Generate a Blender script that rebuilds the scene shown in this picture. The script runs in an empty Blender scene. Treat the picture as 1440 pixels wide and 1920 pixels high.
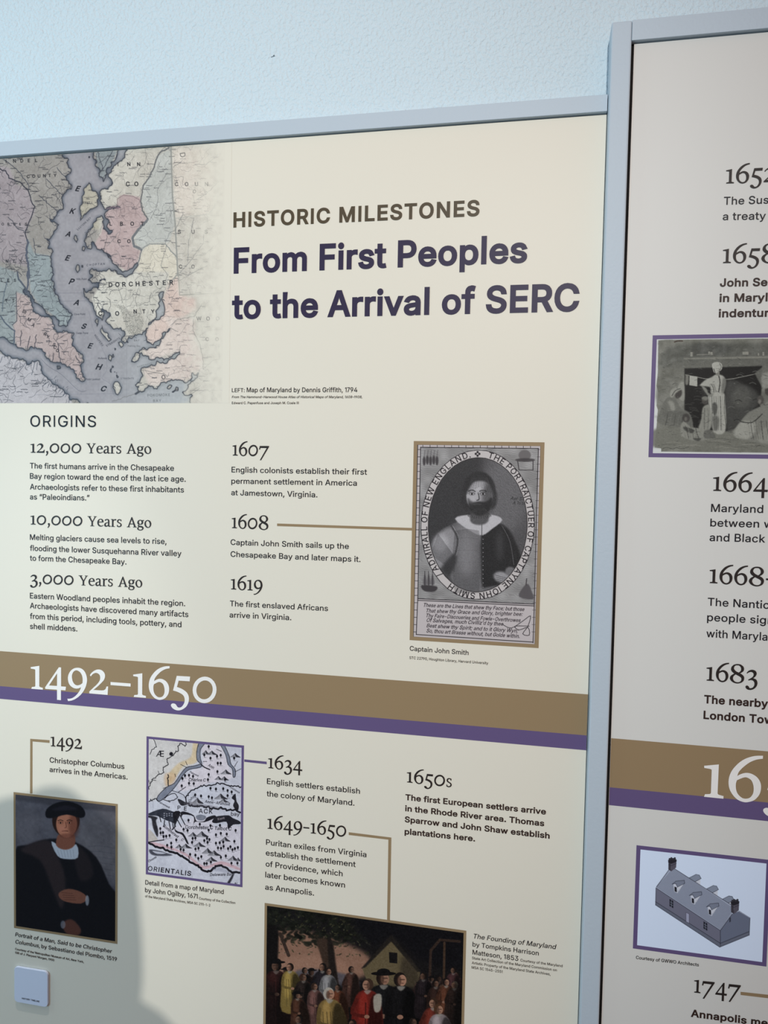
import bpy, bmesh, math, random
import numpy as np
from mathutils import Vector, Matrix
from mathutils.geometry import tessellate_polygon

# ------------------------------------------------------------------ camera, world, lights, exposure
SC = bpy.context.scene
COL = SC.collection
F_PX, CX, CY = 1442.0, 720.0, 960.0
YAW, PITCH, ROLL = math.radians(11.64046), math.radians(2.67063), math.radians(1.10449)
DIST, CAM_Z = 1.25, 1.50          # metres from the left panel's print, height of the lens


def rot3(y, p, r):
    cy, sy, cp, sp, cr, sr = math.cos(y), math.sin(y), math.cos(p), math.sin(p), math.cos(r), math.sin(r)
    ry = np.array([[cy, 0, sy], [0, 1, 0], [-sy, 0, cy]])
    rx = np.array([[1, 0, 0], [0, cp, -sp], [0, sp, cp]])
    rz = np.array([[cr, -sr, 0], [sr, cr, 0], [0, 0, 1]])
    return rz @ rx @ ry


RM = rot3(YAW, PITCH, ROLL)       # (right, down, into the wall) -> camera (right, down, forward)


def to_world_dir(v):
    return Vector((v[0], v[2], -v[1]))


cam_data = bpy.data.cameras.new('camera')
cam_data.sensor_fit = 'VERTICAL'
cam_data.sensor_height = 36.0
cam_data.lens = 36.0 * F_PX / 1920.0
cam_data.clip_start = 0.01
cam = bpy.data.objects.new('camera', cam_data)
COL.objects.link(cam)
right, down, fwd = to_world_dir(RM[0]), to_world_dir(RM[1]), to_world_dir(RM[2])
m = Matrix.Identity(4)
for i in range(3):
    m[i][0], m[i][1], m[i][2] = right[i], -down[i], -fwd[i]
m[0][3], m[1][3], m[2][3] = 0.0, -DIST, CAM_Z
cam.matrix_world = m
SC.camera = cam

SC.view_settings.view_transform = 'Standard'
SC.view_settings.look = 'None'
SC.view_settings.gamma = 1.0
SC.view_settings.use_curve_mapping = False
SC.view_settings.exposure = 0.0

world = bpy.data.worlds.new('world')
SC.world = world
world.use_nodes = True
world.node_tree.nodes['Background'].inputs[0].default_value = (1.18, 0.91, 0.90, 1)
world.node_tree.nodes['Background'].inputs[1].default_value = 0.345


def area(name, loc, target, size, energy, col, size_y=None):
    d = bpy.data.lights.new(name, 'AREA')
    d.shape = 'RECTANGLE'
    d.size, d.size_y = size, size_y or size
    d.energy = energy
    d.color = col
    o = bpy.data.objects.new(name, d)
    COL.objects.link(o)
    o.location = loc
    o.rotation_euler = (Vector(target) - Vector(loc)).to_track_quat('-Z', 'Y').to_euler()
    return o


# daylight from a window in the left wall, a roof light close to the wall, a ceiling lamp behind the visitor
area('window_daylight', (-2.45, -2.35, 1.34), (-0.9, 0.0, 1.35), 0.9, 27, (0.26, 0.72, 1.0), 0.72)
area('side_window_daylight', (-2.35, -0.50, 1.95), (-0.7, 0.0, 2.15), 0.5, 10, (0.55, 0.90, 1.0), 0.9)
wash = bpy.data.lights.new('wall_washer', 'SPOT')
wash.energy, wash.spot_size, wash.spot_blend, wash.shadow_soft_size = 85, math.radians(20), 1.0, 0.03
wash_o = bpy.data.objects.new('wall_washer', wash)
COL.objects.link(wash_o)
wash_o.location = (-0.88, -0.62, 3.2)
wash_o.rotation_euler = (Vector((-0.86, 0, 0.45)) - Vector(wash_o.location)).to_track_quat('-Z', 'Y').to_euler()
LAMP = Vector((0.28, -4.0, 3.1))
lamp = bpy.data.lights.new('ceiling_spot', 'SPOT')
lamp.shadow_soft_size = 0.026
lamp.energy = 470
lamp.color = (1.0, 0.975, 0.93)
lamp.spot_size = math.radians(45)
lamp.spot_blend = 1.0
lamp_o = bpy.data.objects.new('ceiling_spot', lamp)
COL.objects.link(lamp_o)
lamp_o.location = LAMP
lamp_o.rotation_euler = (Vector((-0.68, 0, 1.46)) - LAMP).to_track_quat('-Z', 'Y').to_euler()

# ------------------------------------------------------------------ helpers
def P(px, py, y=0.0):
    """Photo pixel -> world point on the vertical plane at world y (the print of the left panel is y = 0)."""
    v = RM.T @ np.array([(px - CX) / F_PX, (py - CY) / F_PX, 1.0])
    d = (DIST + y) / v[2]
    return Vector((v[0] * d, y, CAM_Z - v[1] * d))


def PV(px, py, y=0.0):
    """The same for arrays; returns x and z."""
    px, py = np.asarray(px, float), np.asarray(py, float)
    a, b = (px - CX) / F_PX, (py - CY) / F_PX
    vx = RM[0, 0] * a + RM[1, 0] * b + RM[2, 0]
    vy = RM[0, 1] * a + RM[1, 1] * b + RM[2, 1]
    vz = RM[0, 2] * a + RM[1, 2] * b + RM[2, 2]
    return vx / vz * (DIST + y), CAM_Z - vy / vz * (DIST + y)


def lin(c):
    c = np.asarray(c, float) / 255.0
    return np.where(c <= 0.04045, c / 12.92, ((c + 0.055) / 1.055) ** 2.4)


def mat(name, rgb, rough=0.45, spec=0.3, bump=None):
    mt = bpy.data.materials.new(name)
    mt.use_nodes = True
    nt = mt.node_tree
    b = nt.nodes['Principled BSDF']
    r, g, bl = lin(rgb)
    b.inputs['Base Color'].default_value = (r, g, bl, 1)
    b.inputs['Roughness'].default_value = rough
    b.inputs['Specular IOR Level'].default_value = spec
    if bump:
        scale, dist, detail = bump
        tc = nt.nodes.new('ShaderNodeTexCoord')
        n = nt.nodes.new('ShaderNodeTexNoise')
        n.inputs['Scale'].default_value = scale
        n.inputs['Detail'].default_value = detail
        bp = nt.nodes.new('ShaderNodeBump')
        bp.inputs['Distance'].default_value = dist
        bp.inputs['Strength'].default_value = 1.0
        nt.links.new(tc.outputs['Object'], n.inputs['Vector'])
        nt.links.new(n.outputs['Fac'], bp.inputs['Height'])
        nt.links.new(bp.outputs['Normal'], b.inputs['Normal'])
    return mt


PRINT_ROUGH, PRINT_SPEC = 0.42, 0.16


def ink(name, rgb):
    return mat(name, rgb, PRINT_ROUGH, PRINT_SPEC)


def empty(name, loc, label, cat):
    o = bpy.data.objects.new(name, None)
    COL.objects.link(o)
    o.location = loc
    o['label'], o['category'] = label, cat
    return o


def put(name, verts, faces, material, parent=None, label=None):
    me = bpy.data.meshes.new(name)
    me.from_pydata([tuple(v) for v in verts], [], faces)
    me.update()
    me.materials.append(material)
    o = bpy.data.objects.new(name, me)
    COL.objects.link(o)
    if parent:
        adopt(o, parent)
    if label:
        o['label'] = label
    return o


def adopt(o, parent):
    """Parent while keeping the world coordinates the mesh was written in."""
    o.parent = parent
    chain, q = Matrix.Identity(4), parent
    while q:
        chain = (q.matrix_parent_inverse if q.parent else Matrix.Identity(4)) @ Matrix.Translation(q.location) @ chain
        q = q.parent
    o.matrix_parent_inverse = chain.inverted()


def box(name, x0, x1, y0, y1, z0, z1, material, parent=None, bevel=0.0, seg=3):
    bm = bmesh.new()
    bmesh.ops.create_cube(bm, size=1.0)
    for v in bm.verts:
        v.co = Vector(((x0 + x1) / 2 + v.co.x * (x1 - x0), (y0 + y1) / 2 + v.co.y * (y1 - y0), (z0 + z1) / 2 + v.co.z * (z1 - z0)))
    if bevel:
        bmesh.ops.bevel(bm, geom=bm.edges[:], offset=bevel, segments=seg, profile=0.5, affect='EDGES')
    me = bpy.data.meshes.new(name)
    bm.to_mesh(me)
    bm.free()
    for p in me.polygons:
        p.use_smooth = False
    me.materials.append(material)
    o = bpy.data.objects.new(name, me)
    COL.objects.link(o)
    if parent:
        adopt(o, parent)
    return o


def quad(name, pts, y, material, parent, label=None):
    """A printed flat shape from photo pixels, lying on the plane at world y."""
    w = [P(px, py, y) for px, py in pts]
    return put(name, w, [tuple(range(len(w)))[::-1]], material, parent, label)


# ------------------------------------------------------------------ lettering: outlines as x,y polylines, one glyph per line
SANS_SRC = r"""A485|195,518 4,-9 91,-9 141,133 338,133 389,-9 475,-9 282,518|278,299 312,208 167,208 200,299 222,368 238,441 255,369
B461|51,518 51,-9 247,-9 303,-5 348,10 383,32 408,62 422,98 427,136 423,175 410,207 392,233 368,253 342,266 336,267 361,279 395,315 404,342 407,374 403,412 389,447 365,476 333,499 291,513 241,518|244,66 134,66 134,222 248,222 277,219 302,210 321,196 334,179 343,159 346,137 341,109 324,87 293,72|237,294 134,294 134,443 239,443 280,437 307,422 322,400 327,372 324,350 315,331 302,316 284,304
C515|203,-8 267,-16 306,-13 344,-4 377,11 408,31 435,56 456,87 471,121 485,169 402,169 381,119 352,88 312,69 267,62 225,68 189,84 158,111 133,149 118,196 112,254 118,312 133,360 157,397 189,424 226,441 267,447 312,440 352,421 381,390 402,339 485,339 472,388 456,423 434,453 408,478 377,498 343,513 267,525 203,517 145,492 97,451 62,397 39,331 31,254 39,177 62,111 97,57 145,17
D507|220,-9 293,-1 355,23 390,47 418,78 441,115 464,179 471,255 464,331 441,395 419,431 391,462 357,486 296,510 226,518 51,518 51,-9|215,66 134,66 134,443 220,443 273,437 315,420 347,393 371,357 385,310 390,255 385,200 371,153 347,116 313,89 270,72
E424|51,518 51,-9 384,-9 384,66 134,66 134,220 364,220 364,295 134,295 134,443 381,443 381,518
F415|51,518 51,-9 134,-9 134,212 355,212 355,287 134,287 134,443 378,443 378,518
G525|203,-8 269,-16 328,-9 381,11 425,43 459,86 480,139 487,199 487,265 274,265 274,190 405,190 401,162 388,127 368,99 341,79 307,66 269,62 226,68 189,84 158,111 133,149 118,196 112,254 118,312 133,360 157,398 188,424 225,441 265,447 312,439 350,420 379,388 402,340 486,340 473,387 457,421 436,451 409,476 378,497 343,513 305,522 265,525 201,517 144,492 96,451 61,397 38,331 31,254 38,177 61,112 97,58 144,17
H522|51,518 51,-9 134,-9 134,223 383,223 383,-9 466,-9 466,518 383,518 383,298 134,298 134,518
I183|51,-9 127,-9 127,518 51,518
J401|141,-11 185,-16 229,-11 267,3 300,26 326,58 341,98 345,145 345,518 263,518 263,146 257,107 241,80 217,65 185,59 152,65 129,80 113,107 107,146 107,182 24,182 24,144 29,98 44,59 69,26 102,3
K472|132,267 129,256 134,334 134,518 51,518 51,-9 134,-9 134,163 197,230 367,-9 462,-7 255,287 462,515 360,518 205,350 167,309
L398|51,518 51,-9 370,-9 370,66 134,66 134,518
M633|51,518 51,-9 131,-9 131,328 130,378 136,358 151,318 162,288 280,-9 348,-9 464,288 475,319 490,360 501,390 495,327 495,-9 577,-9 577,518 470,518 344,190 333,161 321,124 313,96 308,126 296,162 285,190 158,518
N528|51,518 51,-9 134,-9 134,291 133,328 131,384 124,417 140,377 169,326 194,285 382,-9 472,-9 472,518 390,518 390,157 392,119 371,156 351,188 141,518
O538|203,-8 267,-16 331,-8 389,17 436,57 472,111 495,177 502,254 495,331 472,397 436,451 389,492 331,517 267,525 203,517 145,492 98,451 62,397 39,331 31,254 39,177 62,111 98,57 145,17|308,68 267,62 225,68 189,84 158,111 133,148 118,196 112,254 118,312 133,360 158,398 189,425 225,441 267,447 308,441 344,425 376,398 400,361 416,312 421,254 416,196 400,148 376,111 344,84
P450|51,518 51,-9 134,-9 134,177 235,177 291,182 336,199 372,227 398,261 413,302 418,348 413,393 398,434 372,468 336,495 291,512 236,518|232,251 134,251 134,443 232,443 266,440 293,431 311,417 325,398 333,374 335,348 333,321 325,298 311,278 293,264 267,255
Q538|317,168 232,166 304,67 267,62 225,68 189,84 158,111 133,148 118,196 112,254 118,312 133,360 158,398 189,425 225,441 267,447 308,441 344,425 376,398 400,361 416,312 421,254 416,196 400,148 376,111 366,103|481,-55 414,39 436,57 472,111 495,177 502,254 495,331 472,397 436,451 389,492 331,517 267,525 203,517 145,492 98,451 62,397 39,331 31,254 39,177 62,111 98,57 145,17 203,-8 267,-16 331,-8 353,2 396,-57
R454|51,518 51,-9 134,-9 134,189 236,189 241,189 348,-9 441,-8 326,206 337,209 373,233 398,267 414,307 418,352 414,397 398,437 373,471 337,497 292,513 236,518|234,264 134,264 134,443 233,443 267,440 294,432 313,418 326,401 333,378 336,352 333,326 326,304 313,288 294,275 267,267
S452|170,-13 224,-18 280,-13 327,3 366,27 394,59 412,96 417,139 414,173 403,203 365,245 316,272 267,288 215,302 173,316 138,340 128,355 124,376 127,395 136,413 151,428 171,440 196,447 225,450 264,444 297,430 318,407 330,369 412,369 403,418 384,454 357,483 320,506 277,520 227,525 178,520 134,506 96,483 68,453 49,416 43,372 47,339 59,308 80,282 124,252 181,230 242,213 292,197 325,173 333,158 337,139 332,117 322,97 306,81 283,68 255,61 224,58 169,68 147,79 130,94 118,113 111,146 27,146 37,93 57,55 85,24 124,1
T454|23,518 23,443 184,443 184,-9 266,-9 266,443 426,443 426,518
U522|201,-11 259,-17 317,-11 367,7 409,36 441,75 460,122 466,172 466,518 384,518 384,179 380,146 369,117 351,94 327,76 296,65 259,61 222,65 191,76 166,94 149,117 137,146 133,179 133,518 51,518 51,172 57,122 77,75 108,36 150,7
V485|4,518 198,-9 284,-9 475,518 389,518 281,209 258,141 241,67 224,140 201,209 90,518
W691|4,518 148,-9 237,-9 327,321 343,388 359,321 448,-9 537,-9 682,518 596,518 514,198 501,147 492,106 471,198 387,518 299,518 215,198 202,147 193,106 172,198 89,518
X479|189,260 5,-7 96,-9 189,124 214,161 233,191 237,203 242,190 260,160 285,124 377,-9 469,-7 287,263 459,516 369,518 291,405 264,366 244,333 238,317 231,333 212,366 185,405 109,518 16,516
Y477|194,205 194,-9 277,-9 277,205 468,516 376,518 272,349 243,297 237,275 230,296 200,349 96,518 3,516
Z443|33,49 33,-9 408,-9 408,66 152,66 127,62 141,76 176,124 406,459 406,518 31,518 31,443 285,443 310,446 299,436 266,390
a394|124,-14 160,-18 218,-8 258,17 268,29 268,-9 346,-9 346,235 342,273 330,304 313,327 290,345 241,363 194,369 131,359 100,348 73,330 50,306 28,266 104,246 124,275 152,293 196,300 236,293 259,273 267,239 265,232 261,228 232,221 177,215 123,206 74,189 52,174 35,155 25,131 21,101 26,66 41,37 62,14 90,-4|200,55 170,51 133,57 110,73 101,99 104,113 110,123 137,140 176,148 201,151 233,156 262,162 268,165 267,130 263,110 255,92 242,76 224,63
b429|196,-14 229,-17 276,-11 318,7 353,36 378,75 394,122 399,177 394,231 378,278 352,317 318,345 276,362 229,369 195,366 167,357 131,330 123,320 123,512 44,512 44,-9 121,-9 121,36 132,23 168,-4|250,56 220,53 191,56 167,68 147,86 133,111 125,142 122,177 125,213 133,242 147,266 166,284 191,295 220,299 250,295 275,283 294,266 308,241 316,211 319,177 316,143 308,113 294,88 274,69
c401|157,-11 207,-17 264,-10 311,12 348,47 376,101 299,120 284,88 266,69 240,57 207,52 176,56 150,69 131,89 116,113 108,143 105,175 108,208 116,238 131,263 150,282 176,295 207,299 239,295 265,283 283,265 298,235 375,253 347,307 310,341 262,361 207,369 157,362 112,344 75,315 48,276 31,229 25,175 31,122 48,75 75,37 112,7
d429|149,-11 195,-17 229,-14 256,-4 293,22 304,36 304,-9 381,-9 381,512 302,512 302,319 293,330 257,357 230,366 196,369 149,362 107,345 72,317 47,278 30,231 25,177 30,122 47,75 72,36 106,7|233,56 205,53 175,56 150,69 131,88 117,113 108,143 105,177 108,211 116,240 131,265 150,283 175,295 205,299 234,295 258,284 277,266 292,242 300,213 303,177 300,142 291,111 277,86 258,68
e409|159,-11 212,-17 250,-14 286,-5 316,10 341,30 361,54 378,91 302,108 279,75 251,58 212,52 181,56 155,65 134,81 118,103 109,132 107,149 380,149 380,182 377,228 365,267 348,300 325,326 299,345 269,358 205,369 155,362 110,343 74,314 47,275 30,228 25,175 31,121 48,75 75,37 112,7|298,216 107,216 108,223 117,248 132,269 151,285 175,296 205,299 235,296 258,286 276,269 290,248 298,220
f259|237,297 237,363 151,363 151,399 154,425 161,441 174,450 195,454 213,452 233,444 254,522 224,532 186,536 131,522 107,505 88,481 75,450 72,415 72,363 -3,363 -3,297 72,297 72,-9 151,-9 151,297
g430|167,-157 207,-160 253,-156 294,-144 330,-124 358,-95 376,-56 381,-10 381,363 304,363 304,318 294,330 257,357 230,367 196,369 150,362 107,345 73,317 47,278 30,232 25,179 30,125 47,80 74,43 109,17 150,1 195,-4 229,-1 256,7 293,32 302,43 302,-6 299,-32 290,-53 277,-68 246,-83 207,-88 157,-79 128,-59 103,-30 38,-66 76,-117 131,-148|235,68 205,64 174,68 150,79 131,96 117,119 108,147 105,180 108,212 117,241 131,266 150,284 175,295 205,299 234,295 259,284 278,266 292,243 300,214 303,180 300,146 292,117 278,95 259,78
h415|123,-9 123,212 126,238 134,260 147,277 165,288 186,296 210,299 243,293 266,278 281,254 287,219 287,-9 366,-9 366,225 362,268 349,304 327,333 299,353 266,364 227,369 184,363 147,346 118,317 123,512 44,512 44,-9
i172|44,363 44,-9 123,-9 123,363|63,422 84,418 104,422 121,435 132,453 135,473 132,494 121,512 104,525 84,529 63,525 47,512 35,495 32,473 35,452 47,435
j172|123,363 44,363 44,-28 41,-51 33,-66 21,-74 1,-78 -19,-78 -19,-152 5,-152 39,-148 69,-137 93,-119 110,-94 120,-65 123,-30|63,422 83,418 104,422 121,435 132,453 135,473 132,494 121,512 104,525 83,529 63,525 46,512 35,494 32,473 35,453 46,435
k386|123,213 123,512 44,512 44,-9 123,-9 123,128 153,154 290,-9 386,-6 213,201 374,360 280,363
l177|47,-9 125,-9 125,530 47,530
m615|44,363 44,-9 123,-9 123,222 126,246 134,266 146,280 162,291 199,299 226,296 247,284 261,266 265,242 265,-9 344,-9 344,230 353,266 379,291 397,298 419,300 444,296 467,285 482,266 487,237 487,-9 566,-9 566,239 562,279 549,311 528,338 501,356 470,368 437,371 377,359 331,327 317,309 317,314 293,344 260,364 219,372 168,360 125,330 116,316 121,363
n415|123,-9 123,212 126,238 134,260 147,277 165,288 186,296 210,299 243,293 266,278 281,254 287,219 287,-9 366,-9 366,225 362,268 349,304 327,333 299,353 266,364 227,369 184,363 147,346 117,316 121,363 44,363 44,-9
o420|157,-11 207,-17 258,-11 304,7 340,37 367,75 385,122 390,175 385,229 367,276 340,315 304,344 258,362 207,369 157,362 112,344 75,315 48,276 31,229 25,175 31,122 48,75 75,37 112,7|239,56 207,52 176,56 150,69 131,89 116,113 108,143 105,175 108,208 116,238 131,263 150,282 176,295 207,299 239,295 265,282 285,263 299,238 307,208 310,175 307,143 299,113 285,89 265,69
p429|44,363 44,-152 123,-152 123,34 132,22 169,-4 196,-14 229,-17 276,-11 318,7 353,36 378,75 394,122 399,177 394,231 378,278 352,317 318,345 276,362 229,369 195,366 167,357 131,330 121,317 121,363|250,56 220,53 191,56 167,68 147,86 133,111 125,142 122,177 125,213 133,242 147,266 166,284 191,295 220,299 250,295 275,283 294,266 308,241 316,211 319,177 316,143 308,113 294,88 274,69
q429|302,-152 381,-152 381,363 304,363 304,317 293,330 257,357 230,366 196,369 149,362 107,345 72,317 47,278 30,231 25,177 30,122 47,75 72,36 106,7 149,-11 195,-17 229,-14 256,-4 293,23 302,34|233,56 205,53 175,56 150,69 131,88 117,113 108,143 105,177 108,211 116,240 131,265 150,283 175,295 205,299 234,295 258,284 277,266 292,242 300,213 303,177 300,142 291,111 277,86 258,68
r264|44,363 44,-9 123,-9 123,221 126,243 134,261 146,275 163,286 184,293 207,296 229,294 252,291 252,369 229,369 213,370 178,364 147,351 123,330 121,327 121,363
s370|144,-14 182,-17 225,-14 263,-3 295,15 319,38 335,67 340,100 334,136 312,166 279,190 231,204 175,217 129,235 120,245 118,259 122,275 136,289 158,299 187,302 216,298 238,288 251,274 263,249 338,265 306,323 284,342 257,356 225,366 187,369 147,366 112,354 82,338 58,316 42,288 38,256 44,218 66,188 100,166 147,150 210,136 233,129 248,120 257,109 259,97 254,80 239,66 215,56 181,51 152,55 129,64 113,79 99,110 24,95 37,55 55,29 79,9 109,-6
t232|213,297 213,363 135,363 135,468 56,468 56,363 -3,363 -3,297 56,297 56,86 63,45 86,13 122,-7 168,-13 193,-12 224,-5 209,61 184,57 170,56 153,58 143,64 137,74 135,92 135,297
u415|144,-10 182,-14 224,-9 262,8 293,38 289,-9 366,-9 366,363 287,363 287,144 284,116 275,95 262,79 245,66 224,58 200,56 167,61 144,77 128,101 123,135 123,363 44,363 44,130 48,87 61,51 83,22 111,2
v394|5,363 157,-9 232,-9 383,363 299,363 216,148 195,86 173,148 90,363
w572|11,363 131,-9 206,-9 257,158 272,208 284,253 296,208 310,158 361,-9 436,-9 557,363 473,363 425,203 404,129 397,77 391,129 371,203 323,363 245,363 197,203 177,128 170,75 163,130 142,203 94,363
x384|144,181 8,-7 96,-9 155,74 189,130 192,122 224,74 282,-9 371,-7 235,180 365,361 277,363 226,291 194,241 191,233 187,241 154,291 105,363 16,361
y394|54,-76 36,-146 64,-152 91,-154 143,-144 184,-113 212,-62 383,363 299,363 216,148 194,87 173,148 90,363 5,363 153,-1 143,-32 123,-67 102,-80 72,-78
z385|33,46 33,-9 348,-9 348,61 142,61 342,306 342,363 39,363 39,293 237,293
0458|171,-8 227,-16 282,-8 328,17 366,57 393,110 409,177 414,254 409,331 392,398 365,452 329,491 282,517 227,525 171,517 124,491 88,452 60,398 44,331 39,254 44,177 61,110 88,57 124,17|258,65 227,59 195,65 169,81 148,108 132,147 122,195 118,254 122,313 132,362 148,400 169,428 195,444 227,451 258,445 284,428 305,400 321,362 331,313 335,254 331,195 321,147 305,108 284,81
1275|133,-9 215,-9 215,518 148,518 21,445 22,365 134,427
2458|55,51 55,-9 398,-9 398,66 171,66 274,174 343,254 380,315 390,372 385,413 369,450 343,481 310,505 270,520 225,525 180,520 139,504 105,480 78,447 62,407 56,353 135,353 139,388 147,409 160,427 176,439 198,448 223,451 269,441 287,429 300,414 308,395 311,371 303,330 275,288 227,235
3458|171,-12 218,-16 268,-11 313,4 350,29 378,61 396,100 402,145 396,189 379,227 350,260 312,284 265,297 234,295 381,458 381,518 61,518 61,443 272,443 148,302 148,239 201,239 240,235 271,226 293,210 308,191 317,170 320,145 316,118 307,98 291,81 272,70 219,59 168,68 149,78 133,93 123,110 116,141 33,141 43,88 63,52 93,23 129,2
4458|31,160 31,96 273,96 273,-9 352,-9 352,96 422,96 422,172 352,172 352,327 273,327 273,172 123,172 324,516 242,518
5458|176,-11 221,-16 270,-10 313,7 349,35 377,72 394,115 400,163 397,201 387,234 372,265 352,291 326,313 297,329 265,339 229,343 175,334 145,316 159,443 375,443 375,518 88,518 57,245 130,237 170,259 218,268 246,264 270,254 290,238 306,217 315,191 319,162 315,133 306,108 291,88 271,72 248,62 221,59 177,68 145,95 135,111 129,139 49,139 57,90 76,55 102,25 136,3
6458|180,-10 226,-16 273,-11 314,6 349,33 376,69 393,110 398,157 393,203 378,244 352,277 320,303 280,318 235,323 193,316 184,303 335,516 247,518 129,345 72,243 59,201 55,162 60,113 76,70 103,34 138,7|252,61 226,57 201,61 179,71 160,85 146,106 137,130 134,158 137,186 146,210 160,229 179,244 200,253 226,256 252,253 274,243 292,229 306,209 315,185 318,157 315,130 306,105 292,85 274,71
7335|9,443 239,444 47,-8 132,-9 327,456 327,518 9,518
8458|176,-11 226,-16 277,-11 321,3 358,26 386,57 404,93 410,135 406,168 395,199 379,226 357,248 331,264 322,267 338,274 366,303 385,339 391,380 386,420 369,455 343,484 310,506 271,520 226,525 182,520 142,506 108,484 82,455 66,420 61,380 67,339 86,303 114,274 130,267 121,264 95,248 74,226 57,199 46,168 43,135 48,93 67,57 95,26 132,3|256,61 226,58 197,61 171,68 151,81 137,96 128,116 124,139 128,162 138,184 153,201 173,215 198,223 226,226 254,223 279,215 299,201 314,184 324,162 328,139 324,116 315,96 301,81 281,68|270,308 226,299 182,308 165,320 153,335 145,353 142,376 145,397 153,415 165,430 181,441 226,451 272,441 288,430 300,415 307,397 310,376 307,353 299,335 287,320
9458|273,519 226,525 180,519 138,502 104,475 77,440 60,399 55,352 59,305 75,265 100,231 133,206 173,190 218,186 259,193 117,-7 205,-9 323,163 381,266 394,307 398,347 393,395 376,438 350,474 315,502|201,448 226,451 252,448 274,438 292,423 306,403 315,379 318,350 315,323 306,299 292,279 274,265 252,256 226,252 201,256 179,265 161,280 146,299 138,324 134,352 138,379 146,403 161,423 179,438
.193|75,-10 95,-13 116,-10 134,3 147,21 150,41 147,63 134,80 117,91 95,96 74,91 57,80 44,63 41,41 44,21 57,3
,193|60,80 27,-128 91,-128 149,80
:193|75,-10 95,-13 116,-10 134,3 147,21 150,41 147,63 134,80 117,91 95,96 74,91 57,80 44,63 41,41 44,21 57,3|75,265 95,262 116,265 134,278 147,296 150,316 147,337 134,355 116,368 95,371 75,368 57,355 44,337 41,316 44,296 57,278
;193|60,80 27,-128 91,-128 149,80|83,265 103,262 124,265 142,278 155,296 158,316 155,337 142,355 124,368 103,371 83,368 65,355 52,337 49,316 52,296 65,278
-458|346,179 346,253 105,253 105,179
–355|359,179 359,253 -9,253 -9,179
“305|97,518 40,309 129,309 162,518|221,518 163,309 252,309 285,518
”305|74,518 41,309 105,309 163,518|197,518 164,309 229,309 286,518
'211|61,518 69,309 137,309 145,518
/254|78,-85 247,542 171,542 2,-85
 193|"""
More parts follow.
